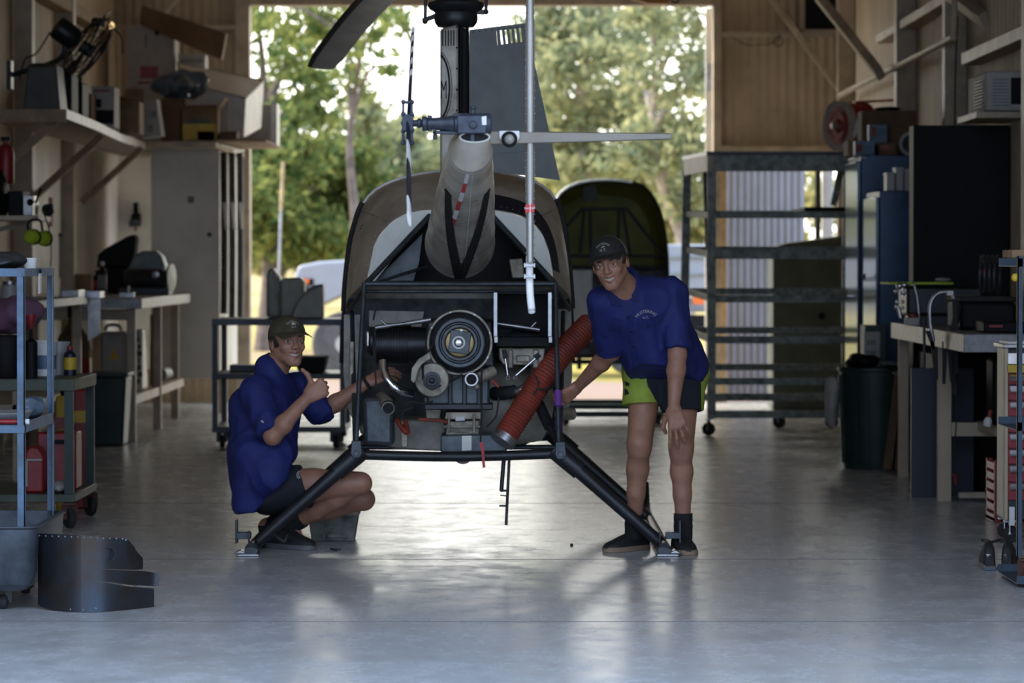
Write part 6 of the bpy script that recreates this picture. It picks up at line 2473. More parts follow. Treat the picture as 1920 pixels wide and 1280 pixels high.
for i, (px, m1, m2, Y, top) in enumerate(((118, 'yellow', 'red', 20.3, 742), (150, 'red', 'yellow', 20.45, 730))):
    t = thing('oil_tin', 'tall %s oil tin on the floor behind the dark green cart' % ('yellow and red' if i == 0 else 'red and yellow banded'), 'tin', (X(px, Y), Y + .1, 0), 'oil tins behind the cart')
    MB().pb(px - 13, top, px + 13, 960, Y, .16, 0).build('tin', m1, t, bevel=.012)
    MB().pb(px - 13.3, top + 40, px + 13.3, top + 62, Y - .002, .164).build('band', m2, t)
    MB().cyl((X(px, Y), Y + .05, Z(top, Y)), (X(px, Y), Y + .05, Z(top, Y) + .03), .02).build('cap', 'black', t)

# ---- blue trolley with the grey tub
BT = thing('blue_trolley', 'blue angle-iron trolley with a grey tub at its foot, nearest on the left', 'trolley', (-2.2, 14.9, 0))
tx0, tx1, ty0, ty1 = -2.62, -1.835, 14.45, 15.38
ZT = Z(503, 14.45)
for i, (lx, ly) in enumerate(((tx1, ty0), (tx1, ty1), (tx0, ty0), (tx0, ty1))):
    b = MB()
    s1 = 1 if lx == tx1 else -1
    b.bx(lx, lx - .028 * s1, ly, ly + .004, .30, ZT)
    b.bx(lx, lx - .004 * s1, ly, ly + (.03 if ly == ty0 else -.03), .30, ZT)
    b.build('post', 'blue_paint', BT)
b = MB()
b.bx(tx0, tx1, ty0 - .002, ty0 + .004, ZT - .03, ZT).bx(tx0, tx1, ty1 - .004, ty1 + .002, ZT - .03, ZT)
b.bx(tx1 - .004, tx1 + .002, ty0, ty1, ZT - .03, ZT).bx(tx0 - .002, tx0 + .004, ty0, ty1, ZT - .03, ZT)
b.build('top_frame', 'blue_paint', BT)
ZM = Z(797, 14.45)
b = MB()
b.bx(tx0, tx1, ty0, ty1, ZM - .004, ZM).bx(tx0, tx1, ty0 - .004, ty0, ZM - .03, ZM).bx(tx1 - .004, tx1, ty0, ty1, ZM - .03, ZM + .012)
b.build('mid_shelf', 'blue_paint', BT, bevel=.001)
b = MB()
tr_ = []
for z, k_ in ((.075, .9), (.10, .97), (.14, 1.0), (.31, 1.03), (.318, 1.05), (.322, 1.05), (.322, 1.0), (.12, .95)):
    hw, hd = (tx1 + .03 - tx0) / 2 * k_, (ty1 - ty0) / 2 * k_
    cx, cy = (tx0 + tx1 + .03) / 2, (ty0 + ty1) / 2
    ring = []
    for qx, qy, a0 in ((1, 1, 0), (-1, 1, 90), (-1, -1, 180), (1, -1, 270)):
        for a in range(5):
            an = math.radians(a0 + 22.5 * a)
            ring.append((cx + qx * (hw - .06) + .06 * math.cos(an), cy + qy * (hd - .06) + .06 * math.sin(an), z))
    tr_.append(ring)
b.loft(tr_, True, True)
mat('tub_grey', (.075, .09, .11), .45, .3, var=.3, scale=8)
b.build('tub', 'tub_grey', BT, smooth=30)
for lx, ly in ((tx1 - .1, ty0 + .12), (tx1 - .1, ty1 - .12), (tx0 + .1, ty0 + .12), (tx0 + .1, ty1 - .12)):
    caster(BT, lx, ly, .027, 'black_rubber', 'black_metal', 0, .0)
t = thing('paper_tag', 'white paper tag clipped to the top of the blue trolley', 'tag', (X(72, 14.9), 14.9, ZT - .1))
MB().bx(tx1 + .003, tx1 + .006, 14.86, 14.93, Z(550, 14.9), Z(513, 14.9)).build('paper', 'white_paint', t)
MB().box((tx1 + .006, 14.9, Z(508, 14.9)), (.008, .03, .015)).build('clip', 'black', t)
t = thing('hand_torch', 'red rod-shaped torch with white end on the trolley mid shelf', 'torch', (X(30, 14.5), 14.5, ZM))
MB().cyl((X(-20, 14.5), 14.475, ZM + .012), (X(44, 14.5), 14.475, ZM + .012), .0105, n=14).build('barrel', 'red', t)
MB().cyl((X(44, 14.5), 14.475, ZM + .012), (X(56, 14.5), 14.475, ZM + .012), .011, n=14).build('tip', 'white_paint', t)
one('parts_tray', 'flat white plastic tray on the trolley mid shelf', 'tray', MB().loft([[(X(-30, 14.7), 14.6, ZM + .001), (X(38, 14.7), 14.6, ZM + .001), (X(38, 14.7), 14.9, ZM + .001), (X(-30, 14.7), 14.9, ZM + .001)], [(X(-30, 14.7), 14.55, ZM + .04), (X(48, 14.7), 14.55, ZM + .04), (X(48, 14.7), 14.95, ZM + .04), (X(-30, 14.7), 14.95, ZM + .04)]], True, True), 'clear_plastic', .004)
o = bagmesh((X(32, 15.1), 14.98, ZM + .001), (X(86, 15.1), 15.3, ZM + .085), .4, 10, 4, 'plastic_wrap', 'bag_blue')
tag(o, 'crumpled clear blue wrapping at the back of the trolley mid shelf', 'wrapping')
b = MB()
b.bx(tx0, tx1 - .01, ty0 + .01, ty1 - .01, ZT - .012, ZT - .006)
b.build('top_mesh', 'dark_steel', BT)
o = bagmesh((X(-30, 14.7), 14.55, ZT - .004), (X(44, 14.7), 14.85, Z(474, 14.7)), .3, 9, 8, 'rag', 'dark_steel')
tag(o, 'dark grey rag heaped on top of the blue trolley', 'rag')
one('plastic_cup', 'small white cup on top of the blue trolley', 'cup', MB().lathe([(.004, 0), (.022, 0), (.027, .045), (.024, .045), (.019, .005), (.004, .005)], (X(57, 15.0), 15.0, ZT - .005), (0, 0, 1), 20), 'white_paint')

# ---- bent sheet metal standing on the floor
b = MB()


def sheetY(px):
    t_ = (px - 60) / 240
    return 14.60 - .20 * math.sin(math.pi * min(1, max(0, t_ * 1.05)) ** .9) + .05 * t_


def col(px, py):
    Y = sheetY(px)
    return W(px, py, Y)


def ply(xs, f, tops, bots):
    pa_, pb2 = [], []
    for x in xs:
        pa_.append(col(x, np.interp(x, *zip(*tops))))
        p = col(x, np.interp(x, *zip(*bots)))
        p.z = max(p.z, .002)
        pb2.append(p)
    b.strip(pa_, pb2, (0, .0025, 0))


xs = list(np.linspace(71, 152, 10))
ply(xs, 0, [(62, 999), (152, 1003)], [(62, 1105), (72, 1136), (100, 1144), (152, 1150)])
ply(list(np.linspace(152, 268, 14)), 0, [(152, 1003), (236, 1010), (246, 1014), (254, 1032), (268, 1046)], [(152, 1066), (262, 1068), (268, 1066)])
ply(list(np.linspace(152, 298, 16)), 0, [(152, 1066), (268, 1070), (298, 1074)], [(152, 1083), (240, 1096), (296, 1099)])
ply(list(np.linspace(152, 289, 14)), 0, [(152, 1084), (240, 1099), (289, 1103)], [(152, 1152), (284, 1152), (289, 1148)])
mat('sheet_dark', (.045, .06, .08), .32, .75, var=.45, scale=5, dirt=(.06, .045, .035))
SM = thing('cowling_sheet', 'bent dark sheet-metal cowling standing on the floor beside the grey tub', 'sheet metal', (X(170, 14.5), 14.5, 0))
b.build('sheet', 'sheet_dark', SM, smooth=50)
b = MB()
for i in range(14):
    b.sph(col(74 + i * 12, 1004 + i * .45) - V((0, .001, 0)), .0035, 6)
for x, y in ((204, 1026), (236, 1012), (132, 1142), (156, 1143), (180, 1140)):
    b.sph(col(x, y) - V((0, .001, 0)), .004, 6)
b.build('rivets', 'alu', SM, smooth=60)
b = MB()
c_ = col(204, 1039)
b.torus(c_ - V((0, .002, 0)), (0, 1, 0), .026, .004, 26, 6)
b.build('grommet', 'dark_steel', SM, smooth=60)
# ---- small things on the floor by the squatting man
t = thing('plastic_tub', 'grimy grey plastic tub on the floor behind the squatting man', 'tub', (X(623, 18.15), 18.2, 0))
q = lambda xa, xb, ya, yb, z: [(xa, ya, z), (xb, ya, z), (xb, yb, z), (xa, yb, z)]
mat('tub_dirty', (.19, .195, .17), .6, var=.4, scale=14, dirt=(.07, .07, .06))
MB().loft([q(X(584, 18.1), X(663, 18.1), 18.1, 18.3, .001), q(X(577, 18.1), X(670, 18.1), 18.08, 18.34, .118), q(X(575, 18.1), X(672, 18.1), 18.07, 18.35, .118), q(X(575, 18.1), X(672, 18.1), 18.07, 18.35, .13)], True, True).build('tub', 'tub_dirty', t, bevel=.012)
MB().pb(612, 1000, 652, 1008, 18.085, .01).build('front_lip', 'tub_dirty', t, bevel=.003)
b = MB()
b.cyl(V((X(618, 17.5), 17.5, .008)), V((X(640, 17.5), 17.5, .008)), .004, n=8).cyl(V((X(620, 17.5), 17.5, .012)), V((X(632, 17.5), 17.46, .006)), .005, n=8)
one('loose_clip', 'small metal clip lying on the floor right of the trainer', 'clip', b, 'dark_steel')
one('loose_bolt', 'tiny bolt lying on the floor left of the standing man', 'bolt', MB().cyl((X(1072, 17.8), 17.8, 0), (X(1072, 17.8), 17.8, .012), .008, n=6), 'dark_steel')

# ---- black parts cart behind the squatting man
PC = thing('parts_cart', 'black three-tier steel cart behind the squatting man', 'cart', (X(520, 27.5), 27.6, 0))
px0, px1, py0, py1 = X(397, 27.2), X(648, 27.2), 27.2, 28.1
for z, hh, m in ((Z(598, 27.2), .045, 'dark_steel'), (Z(700, 27.2), .04, 'black_metal'), (Z(800, 27.2), .04, 'black_metal')):
    MB().bx(px0, px1, py0, py1, z - hh, z).build('tray', m, PC, bevel=.004)
for lx in (px0 + .022, px1 - .022):
    for ly in (py0 + .022, py1 - .022):
        MB().bx(lx - .02, lx + .02, ly - .02, ly + .02, Z(806, 27.2), Z(598, 27.2) + .002).build('post', 'black_metal', PC)
        caster(PC, lx + (.05 if lx < -1.6 else -.05), ly, .045, 'black_rubber', 'black_metal', 0, .2)
PZ = Z(598, 27.2)
b = MB()
z_ = Z(700, 27.2)
b.loft([q(X(560, 27.4), X(606, 27.4), 27.4, 27.8, z_ + .001), q(X(548, 27.4), X(612, 27.4), 27.35, 27.85, Z(668, 27.4))], True, True)
one('drain_pan', 'black drain pan on the middle tray of the parts cart, beside the thumb', 'pan', b, 'black_rubber', .008)
b = MB()
b.bx(X(430, 27.5), X(505, 27.5), 27.5, 27.8, z_ + .001, Z(684, 27.5))
one('parts_bin', 'low dark bin on the middle tray of the parts cart, left of the man', 'bin', b, 'black_metal', .006)
mat('vinyl_olive', (.42, .42, .34), .45, var=.15, scale=8)
ST = thing('seat_shell', 'loose olive grey helicopter seat shell standing on the parts cart', 'seat', (X(550, 27.6), 27.7, PZ))


def snap(o_, z):
    mz = min(v.co.z for v in o_.data.vertices) + o_.parent.location.z
    for v in o_.data.vertices:
        v.co.z += z - mz
    return o_


snap(MB().pp([(499, 600), (499, 520), (503, 506), (512, 507), (524, 524), (526, 600)], 27.62, .38).build('side_bolster', 'vinyl_olive', ST, bevel=.03), PZ + .001)
snap(MB().pp([(524, 600), (525, 530), (532, 525), (562, 524), (570, 532), (572, 600)], 27.7, .3).build('backrest', 'vinyl_olive', ST, bevel=.02), PZ + .001)
snap(MB().pp([(546, 600), (552, 578), (568, 553), (588, 538), (605, 535), (606, 600)], 27.5, .2).build('seat_pan', 'vinyl_olive', ST, bevel=.012), PZ + .001)
MB().path(spline([W(548, 590, 27.49), W(556, 570, 27.49), W(572, 550, 27.49), W(590, 538, 27.49), W(605, 535, 27.49)], 5), .007, 8).build('piping', 'grey_plastic', ST, smooth=60)
MB().path(spline([W(512, 507, 27.6), W(520, 522, 27.6), W(522, 545, 27.6), W(514, 556, 27.6)], 5), .01, 8).build('edge_roll', 'clear_plastic', ST, smooth=60)
PY = 38.0
t = thing('marker_pole', 'tall wooden-topped pole standing outside on the left of the doorway', 'pole', (X(519, PY), PY, -.03))
MB().cyl(W(531, 303, PY), W(526.5, 396, PY), .017, n=14).build('wooden_top', 'pale_wood', t)
MB().cyl(W(526.5, 396, PY), (X(516, PY), PY, -.028), .014, n=12).build('steel_shaft', 'steel', t)
# ------------------------------------------------------------------ second fuselage shell on a stand, by the doorway
mat('zinc_green', (.30, .29, .06), .55, .1, var=.2, scale=4)
FS = thing('fuselage_shell', 'open helicopter fuselage shell with olive inside behind the standing man', 'fuselage', (X(1137, 32.6), 32.8, .42))
O = [(1021, 660), (1021, 520), (1024, 450), (1034, 392), (1052, 358), (1088, 340), (1140, 335), (1186, 340), (1215, 355), (1238, 395), (1249, 450), (1253, 520), (1253, 660)]
po = resample(spline([W(x, y, 32.2) for x, y in O], 5), 40)
oc = W(1137, 560, 32.2)


def fsr(p, Y, k_):
    return V((oc.x + (p.x - oc.x) * k_, Y, oc.z + (p.z - oc.z) * k_))


rings = []
for p in po:
    rings.append([fsr(p, 32.2, 1), fsr(p, 32.6, 1.01), fsr(p, 33.2, .98), fsr(p, 33.6, .9), fsr(p, 33.6, .89), fsr(p, 33.2, .97), fsr(p, 32.6, .995), fsr(p, 32.2, .985)])
mat('shell_white', (.72, .73, .70), .22, .1, var=.08)
MB().loft(rings, True, True).build('shell', 'shell_white', FS, smooth=50)
rings = [[fsr(p, 32.21, .984), fsr(p, 32.6, .994), fsr(p, 33.2, .968), fsr(p, 33.58, .888)] for p in po]
b = MB()
b.loft(rings, False, False)
b.add([r_[-1] for r_ in rings], [tuple(range(len(rings)))])
b.build('liner', 'zinc_green', FS, smooth=50)
b = MB()
b.path([fsr(p, 32.19, .995) for p in po[22:]], .014, 8)
b.build('edge_seal', 'black_rubber', FS, smooth=60)
b = MB()
for x0, y0, x1, y1 in ((1090, 392, 1176, 392), (1091, 392, 1048, 440), (1175, 392, 1250, 485), (1095, 392, 1088, 475), (1106, 392, 1108, 480), (1160, 395, 1158, 480), (1168, 395, 1182, 480), (1030, 480, 1250, 480), (1028, 500, 1250, 500), (1030, 500, 1030, 680), (1248, 500, 1248, 680)):
    b.cyl(W(x0, y0, 32.35), W(x1, y1, 32.35), .014, n=10)
b.build('tube_frame', 'black_metal', FS, smooth=60)
MB().pp([(1092, 352), (1116, 346), (1122, 376), (1094, 378)], 32.6, .05).build('placard', 'olive_drab', FS)
b = MB()
b.pp([(1030, 502), (1250, 502), (1250, 640), (1225, 672), (1050, 672), (1030, 640)], 32.5, .8)
b.build('lower_hull', 'firewall', FS, bevel=.02)
MB().pp([(1066, 506), (1110, 506), (1110, 640), (1066, 640)], 32.46, .03).build('white_panel', 'heli_grey', FS)
b = MB()
b.cyl(W(1086, 660, 32.6), W(1086, 692, 32.6), .02, n=10)
b.pp([(1075, 655), (1105, 655), (1105, 664), (1075, 664)], 32.3, .3)
b.build('drain_fitting', 'black_metal', FS)
SD = thing('fuselage_stand', 'dark green wheeled stand carrying the olive fuselage shell', 'stand', (X(1137, 32), 32, 0))
sx0, sx1 = X(1040, 32), X(1246, 31.2)
for y, z in ((31.1, .085), (32.3, .10), (33.4, .10)):
    MB().bx(sx0, sx1, y, y + .05, z - .025, z + .02).build('rail', 'dark_green', SD)
for x in (sx0, sx1 - .05):
    MB().bx(x, x + .05, 31.1, 33.45, .08, .12).build('rail', 'dark_green', SD)
for x in (sx0 + .06, sx1 - .08):
    for y in (31.0, 33.5):
        caster(SD, x + .02, y, .045, 'black_rubber', 'steel', 0, .3)
for x in (sx0 + .03, sx1 - .03):
    for y in (32.6, 33.4):
        MB().cyl((x, y, .11), (oc.x + (x - oc.x) * .75, y, Z(676, 32.6)), .02, n=10).build('post', 'dark_green', SD)
b = MB()
b.bx(sx0, sx1, 32.9, 33.0, Z(672, 32.5) - .06, Z(674, 32.5) - .01)
b.build('cradle', 'dark_green', SD)

# ------------------------------------------------------------------ the grey wheeled platform rack
RK = thing('platform_rack', 'tall grey wheeled steel platform rack with many cross rails on the right', 'rack', (2.1, 29.6, 0))
ra0, ra1, ry0, ry1 = X(1327, 29), 2.78, 29.0, 30.4
rb0 = X(1281, 30.4)
ZTp = Z(284, 29)
MB().prism([(ra0 - .01, ry0, ZTp - .03), (ra1, ry0, ZTp - .03), (ra1 - .1, ry1, ZTp - .03), (rb0 - .01, ry1, ZTp - .03)], (0, 0, .03)).build('platform', 'black_metal', RK)
b = MB()
b.prism([(ra0, ry0 + .002, ZTp - .15), (ra1, ry0 + .002, ZTp - .15), (ra1, ry0 + .002, ZTp - .03), (ra0, ry0 + .002, ZTp - .03)], (0, .04, 0))
b.build('front_apron', 'galv', RK)
b = MB()
b.prism([(ra0 - .005, ry0, ZTp - .15), (rb0 - .005, ry1, ZTp - .15), (rb0 - .005, ry1, ZTp - .03), (ra0 - .005, ry0, ZTp - .03)], (.04, 0, 0))
b.build('side_apron', 'beige_steel', RK)
posts = [((ra0 + .03, ry0 + .035), (ra0 + .03, ry0 + .035)), ((ra1 - .03, ry0 + .035), (ra1 - .03, ry0 + .035)), ((rb0 + .03, ry1 - .03), (rb0 + .0, ry1 + .1)), ((ra1 - .13, ry1 - .03), (ra1 - .13, ry1 + .1)), ((rb0 + .18, ry1 - .4), (ra0 + .10, ry0 + .2))]
for (tx, ty), (bx2, by2) in posts[:4]:
    MB().beam((bx2, by2, .13), (tx, ty, ZTp - .03), .065, .06, (0, 1, 0)).build('post', 'galv', RK)
MB().beam((ra0 + .02, ry0 + .12, 1.1), (X(1322, 30), 30.0, ZTp - .14), .04, .04, (0, 1, 0)).build('side_brace', 'galv', RK)
for y, hgt in ((403, 12), (477, 17), (560, 14), (637, 14), (715, 13), (777, 14)):
    z = Z(y, 29)
    b = MB()
    b.bx(ra0 + .05, ra1 - .05, ry0 + .015, ry0 + .055, z - hgt / 2 / 248, z + hgt / 2 / 248)
    b.build('front_rail', 'galv', RK)
    if y < 777:
        zz_ = Z({403: 401, 477: 468, 560: 546, 637: 619, 715: 688}[y], 30.4)
        MB().bx(rb0 + .05, ra1 - .15, ry1 - .02, ry1 + .02, zz_ - .026, zz_ + .026).build('rear_rail', 'galv', RK)
        MB().beam((ra0 + .03, ry0 + .05, z), (rb0 + .03, ry1, zz_), .03, .045).build('side_rail', 'galv', RK)
MB().bx(rb0 + .02, ra1 - .15, ry1 + .06, ry1 + .1, Z(745, 30.4) - .03, Z(745, 30.4) + .03).build('rear_rail', 'galv', RK)
for x, y in ((ra0 + .01, ry0 + .05), (ra1 - .05, ry0 + .05), (X(1462, 30.4), ry1 + .05), (X(1560, 30.4), ry1 + .05)):
    caster(RK, x, y, .052, 'black_rubber', 'steel', 0, 1.2)
t = thing('steel_locker', 'olive green steel locker standing behind the grey platform rack', 'locker', (X(1515, 34), 34.4, 0))
MB().pp([(1449, 768), (1449, 470), (1470, 462), (1580, 452), (1590, 452), (1590, 768)], 34.0, .7).build('body', 'olive_drab', t, bevel=.01)
MB().pp([(1444, 474), (1448, 464), (1475, 456), (1592, 440), (1592, 452), (1470, 466)], 33.98, .74).build('lid', 'olive_drab', t, bevel=.005)
for x, y in ((1541, 592), (1488, 742)):
    MB().cyl(W(x, y, 33.99), W(x, y, 34.02), .034, n=20).build('port', 'black', t)
for o in t.children:
    mz = min(v.co.z for v in o.data.vertices)
    if mz < .001:
        for v in o.data.vertices:
            v.co.z = max(v.co.z, .001)
t = thing('black_case', 'black case lying on the rack rails above the olive locker', 'case', (X(1545, 29.2), 29.5, Z(396, 29)))
b = MB()
b.bx(X(1508, 29.1), X(1600, 29.1), 29.08, 30.3, Z(396, 29) + .001, Z(388, 29.1))
b.build('case', 'black', t, bevel=.006)
t = thing('black_crate', 'black box tucked under the second rack rail', 'box', (X(1545, 31), 31.2, 1.4))
one('grey_angle', 'leaning grey metal angle between the rack and the side opening', 'angle', MB().beam((X(1562, 29.8), 29.8, Z(388, 29.1) + .02), W(1577, 316, 29.8), .05, .03, (0, 1, 0)), 'galv')
bpy.data.objects.remove(t)

# ------------------------------------------------------------------ blue cabinets and what lies on them
mat('cabinet_door', (.16, .22, .27), .16, .85, var=.12, scale=3)


def cabinet(label, y0, d, x0, top, handle):
    t = thing('steel_cabinet', label, 'cabinet', ((x0 + XR) / 2, y0 + d / 2, 0), 'blue steel cabinets')
    MB().bx(x0 + .01, XR - .17, y0, y0 + d, 0.001, top).build('carcass', 'cabinet_blue', t, bevel=.006)
    dr = MB().bx(x0 - .012, x0 + .008, y0 + .02, y0 + d - .02, .06, top - .04).build('door', 'cabinet_door', t, bevel=.004)
    zh = Z(handle, y0)
    b = MB()
    b.cyl((x0 - .012, y0 + d * .5, zh), (x0 - .05, y0 + d * .5, zh), .012, n=10).beam((x0 - .05, y0 + d * .5 - .01, zh), (x0 - .055, y0 + d * .5 - .09, zh + .03), .02, .014)
    b.build('handle', 'chrome', dr)
    return t


TA, TB = Z(291, 26.6), Z(358, 25.4)
ca = cabinet('taller blue steel cabinet with bright doors beside the grey rack', 26.6, 1.0, 2.405, TA, 556)
MB().pb(1615, 293, 1624, 297, 26.595, .004).build('nameplate', 'carton_white', ca)
cabinet('shorter blue steel cabinet in front of the taller one', 25.4, .95, 2.42, TB, 524)
for i, (x0, x1, y0, y1, Y, z0, lb) in enumerate(((1603, 1640, 264, 291, 26.7, TA, 'blue product carton on top of the taller blue cabinet'), )):
    carton('carton', lb, x0, y0, x1, Y, .3, 'blue_paint', TA + .001, lab=((1606, 270, 1617, 285, 'orange_red'), (1622, 272, 1636, 288, 'cabinet_blue')))
carton('carton', 'small brown carton at the left end on top of the taller blue cabinet', 1590, 264, 1599, 26.9, .4, 'cardboard', TA + .001)
carton('carton', 'dark open box with red contents on the taller blue cabinet', 1648, 268, 1680, 26.7, .3, 'cardboard_dark', TA + .001, lab=((1653, 272, 1668, 280, 'red'),))
cb = carton('carton', 'wide shallow brown carton behind the blue ones on the taller cabinet', 1616, 207, 1718, 27.2, .35, 'cardboard_dark', TA + .001)
carton('carton', 'upper blue product carton leaning against the wide brown carton', 1629, 233, 1664, 27.02, .15, 'blue_paint', TA + .001, lab=((1634, 238, 1643, 254, 'orange_red'), (1646, 240, 1662, 252, 'cabinet_blue')))
o = bagmesh((X(1640, 27.3), 27.25, Z(207, 27.2) + .001), (X(1690, 27.3), 27.5, Z(198, 27.2)), .25, 8, 2, 'dark_cloth', 'black')
tag(o, 'flat black cloth on top of the wide brown carton', 'cloth')
t = thing('tape_roll', 'pale roll of tape standing against the black screen on the cabinet', 'roll', (X(1706, 26.9), 26.9, TA))
MB().lathe([(.05, 0), (.085, 0), (.085, .06), (.05, .06)], (X(1712, 26.9), 26.9, TA + .086), (-.5, -1, 0), 28, closed=True).build('roll', 'carton_white', t)
MB().lathe([(.049, -.002), (.06, -.002), (.06, .062), (.049, .062)], (X(1712, 26.9), 26.9, TA + .086), (-.5, -1, 0), 28, closed=True).build('core', 'cabinet_blue', t)
for i, (x0, x1, y0) in enumerate(((1663, 1678, 323), (1680, 1694, 313), (1696, 1711, 316))):
    t = thing('storage_tub', 'cloudy plastic tub on the shorter blue cabinet, %s' % ('lowest, at its left end', 'tallest, in the middle', 'against the black screen')[i], 'tub', (X((x0 + x1) / 2, 25.5), 25.6, TB), 'plastic tubs on the shorter cabinet')
    MB().pb(x0, y0 + 4, x1, 358, 25.45, .22, TB + .001).build('tub', 'clear_plastic', t, bevel=.006)
    MB().pb(x0 - .6, y0, x1 + .6, y0 + 5, 25.44, .24).build('lid', 'clear_plastic', t, bevel=.003)
# hose reel on the right wall
rc, ra = W(1578, 236, 30.6), V((-.88, -.47, 0)).normalized()
t = thing('hose_reel', 'red and cream fire hose reel mounted on the right wall', 'hose reel', rc)
MB().lathe([(.02, .02), (.15, .02), (.155, .035), (.195, .035), (.2, .05), (.2, .0), (.19, -.02), (.1, -.03), (.02, -.03)], rc, ra, 40).build('front_flange', 'carton_white', t)
MB().lathe([(.02, .06), (.05, .06), (.06, .045), (.10, .045), (.105, .05), (.12, .05), (.125, .04), (.15, .04), (.15, .0), (.02, .0)], rc, ra, 36).build('face_disc', 'red', t)
MB().lathe([(.02, -.03), (.17, -.03), (.185, -.06), (.185, -.16), (.2, -.17), (.2, -.2), (.19, -.22), (.02, -.22)], rc, ra, 40).build('drum', 'red', t)
MB().lathe([(.005, .09), (.03, .085), (.035, .06), (.02, .05)], rc, ra, 16).build('hub', 'steel', t)
b = MB()
b.beam(rc - ra * .2, (XR - .02, 30.75, rc.z), .05, .05).beam(rc - ra * .12 + V((0, 0, .19)), (XR - .02, 30.7, rc.z + .21), .03, .02)
b.build('wall_arm', 'red', t)
MB().beam(W(1601, 256, 30.4), W(1614, 214, 30.4), .03, .012, (0, 1, 0)).build('guide_arm', 'white_paint', t)
# air conditioner, vents and conduit
t = thing('air_conditioner', 'window air conditioner set into the right wall near the picture edge', 'air conditioner', (2.98, 23.6, Z(205, 23.3)))
MB().bx(2.86, XR - .02, 23.2, 24.1, Z(208, 23.2), Z(134, 23.2)).build('casing', 'carton_white', t, bevel=.012)
b = MB()
for i in range(9):
    z = Z(198 - i * 6, 23.2)
    b.beam((2.852, 23.26, z), (2.852, 23.7, z), .012, .006).beam((2.9, 23.192, z), (3.0, 23.192, z), .006, .012, (0, 1, 0))
b.build('louvres', 'grey_plastic', t)
MB().bx(3.01, 3.08, 23.19, 23.2, Z(196, 23.2), Z(146, 23.2)).build('control_panel', 'black', t)
MB().bx(2.8, XR - .02, 23.18, 24.15, Z(212, 23.2) - .03, Z(210, 23.2)).build('support_bracket', 'beige_steel', t)
t = thing('wall_vent', 'louvred vent plate on the right wall left of the air conditioner', 'vent', (XR - .03, 27.0, Z(222, 27)))
MB().bx(XR - .04, XR - .012, 26.85, 27.4, Z(222, 27), Z(175, 27)).build('plate', 'beige_steel', t)
b = MB()
for i in range(8):
    b.beam((XR - .046, 26.9, Z(216 - i * 5, 27)), (XR - .046, 27.34, Z(216 - i * 5, 27)), .01, .01)
b.build('louvres', 'black', t)
b = MB()
zc = 2.81
b.path(spline([(XR - .18, 34.6, zc), (XR - .18, 30, zc + .0), (XR - .18, 27.2, zc), (XR - .18, 25.6, zc + .005)], 5), .025, 10)
b.path(spline([(XR - .18, 25.6, zc), (XR - .18, 25.55, zc + .3), (XR - .18, 25.5, 4.3)], 4), .02, 8)
one('conduit', 'pale conduit pipe running along the right wall', 'pipe', b, 'beige_steel', smooth=60)
b = MB()
b.path(spline([W(1796, 30, 26), W(1792, 120, 26), W(1790, 236, 26)], 5), .006, 6)
one('hanging_cable', 'dark cable hanging down the right wall past the vent', 'cable', b, 'black_rubber', smooth=60)
t = thing('wire_coil', 'small coil of wire hung on the girt of the end wall', 'coil', W(1459, 80, 35.85))
MB().torus(W(1459, 78, 35.86), (0, 1, 0), .045, .006, 24, 6).build('loop', 'dark_steel', t, smooth=60)
b = MB()
b.path(spline([W(1370, 66, 35.86), W(1400, 84, 35.86), W(1450, 80, 35.86), W(1464, 62, 35.86)], 5), .005, 6)
b.build('loose_end', 'dark_steel', t, smooth=60)
HY = 31.0
t = thing('chain_hoist', 'orange chain hoist hanging just inside the top of the doorway', 'hoist', (X(1225, HY), HY, Z(8, HY)))
b = MB()
b.pp([(1180, -34), (1182, -4), (1215, 6), (1252, 7), (1262, -6), (1262, -34)], HY, .16)
b.build('housing', 'yellow', t, bevel=.02)
MATS['yellow_orange'] = mat('hoist_orange', (.75, .28, .03), .4, var=.1)
t.children[0].data.materials[0] = MATS['hoist_orange']
MB().torus(W(1266, 0, HY + .06), (0, 1, 0), .026, .008, 18, 8, -1.2, 3.2).build('hook', 'black_metal', t, smooth=60)
MB().cyl((X(1222, HY), HY + .08, Z(-34, HY) - .01), (X(1222, HY), HY + .08, ZC), .014, n=8).build('chain', 'steel', t)

# ------------------------------------------------------------------ black screen, steel-edged bench
one('black_screen', 'tall matt black cabinet side standing behind the steel-edged bench', 'cabinet', MB().bx(X(1712, 23.95), XR - .02, 23.95, 24.2, .001, Z(235, 23.95)), 'black', .004)
RBZ = .945
t = thing('metal_bench', 'steel-edged bench with pale legs in front of the tall black cabinet', 'bench', (2.7, 21.7, 0))
MB().bx(2.33, XR - .02, 19.8, 23.6, RBZ - .095, RBZ).build('bench_top', 'bench_steel', t, bevel=.004)
for lx, ly, w in ((2.34, 21.08, .075), (2.36, 23.4, .06), (3.0, 21.1, .06), (3.0, 23.4, .06), (3.0, 19.9, .06)):
    MB().bx(lx, lx + w, ly, ly + .07, 0, RBZ - .095).build('leg', 'beige', t, bevel=.004)
MB().bx(2.41, 3.0, 21.09, 21.14, .36, .435).build('cross_rail', 'beige', t)
MB().bx(2.56, 3.05, 19.95, 21.2, .395, .44).build('lower_board', 'beige', t, bevel=.004)
MB().bx(2.46, 3.0, 21.1, 21.16, .02, .05).build('floor_rail', 'beige', t)
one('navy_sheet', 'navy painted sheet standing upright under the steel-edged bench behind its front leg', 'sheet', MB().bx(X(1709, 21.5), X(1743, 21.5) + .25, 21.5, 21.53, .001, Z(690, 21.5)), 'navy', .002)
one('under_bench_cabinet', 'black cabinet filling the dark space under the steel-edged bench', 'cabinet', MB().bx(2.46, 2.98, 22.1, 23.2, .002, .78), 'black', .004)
t = thing('machine_vice', 'black machine with chrome lever fittings under the lime green sheet', 'machine', (X(1760, 23), 23, RBZ))
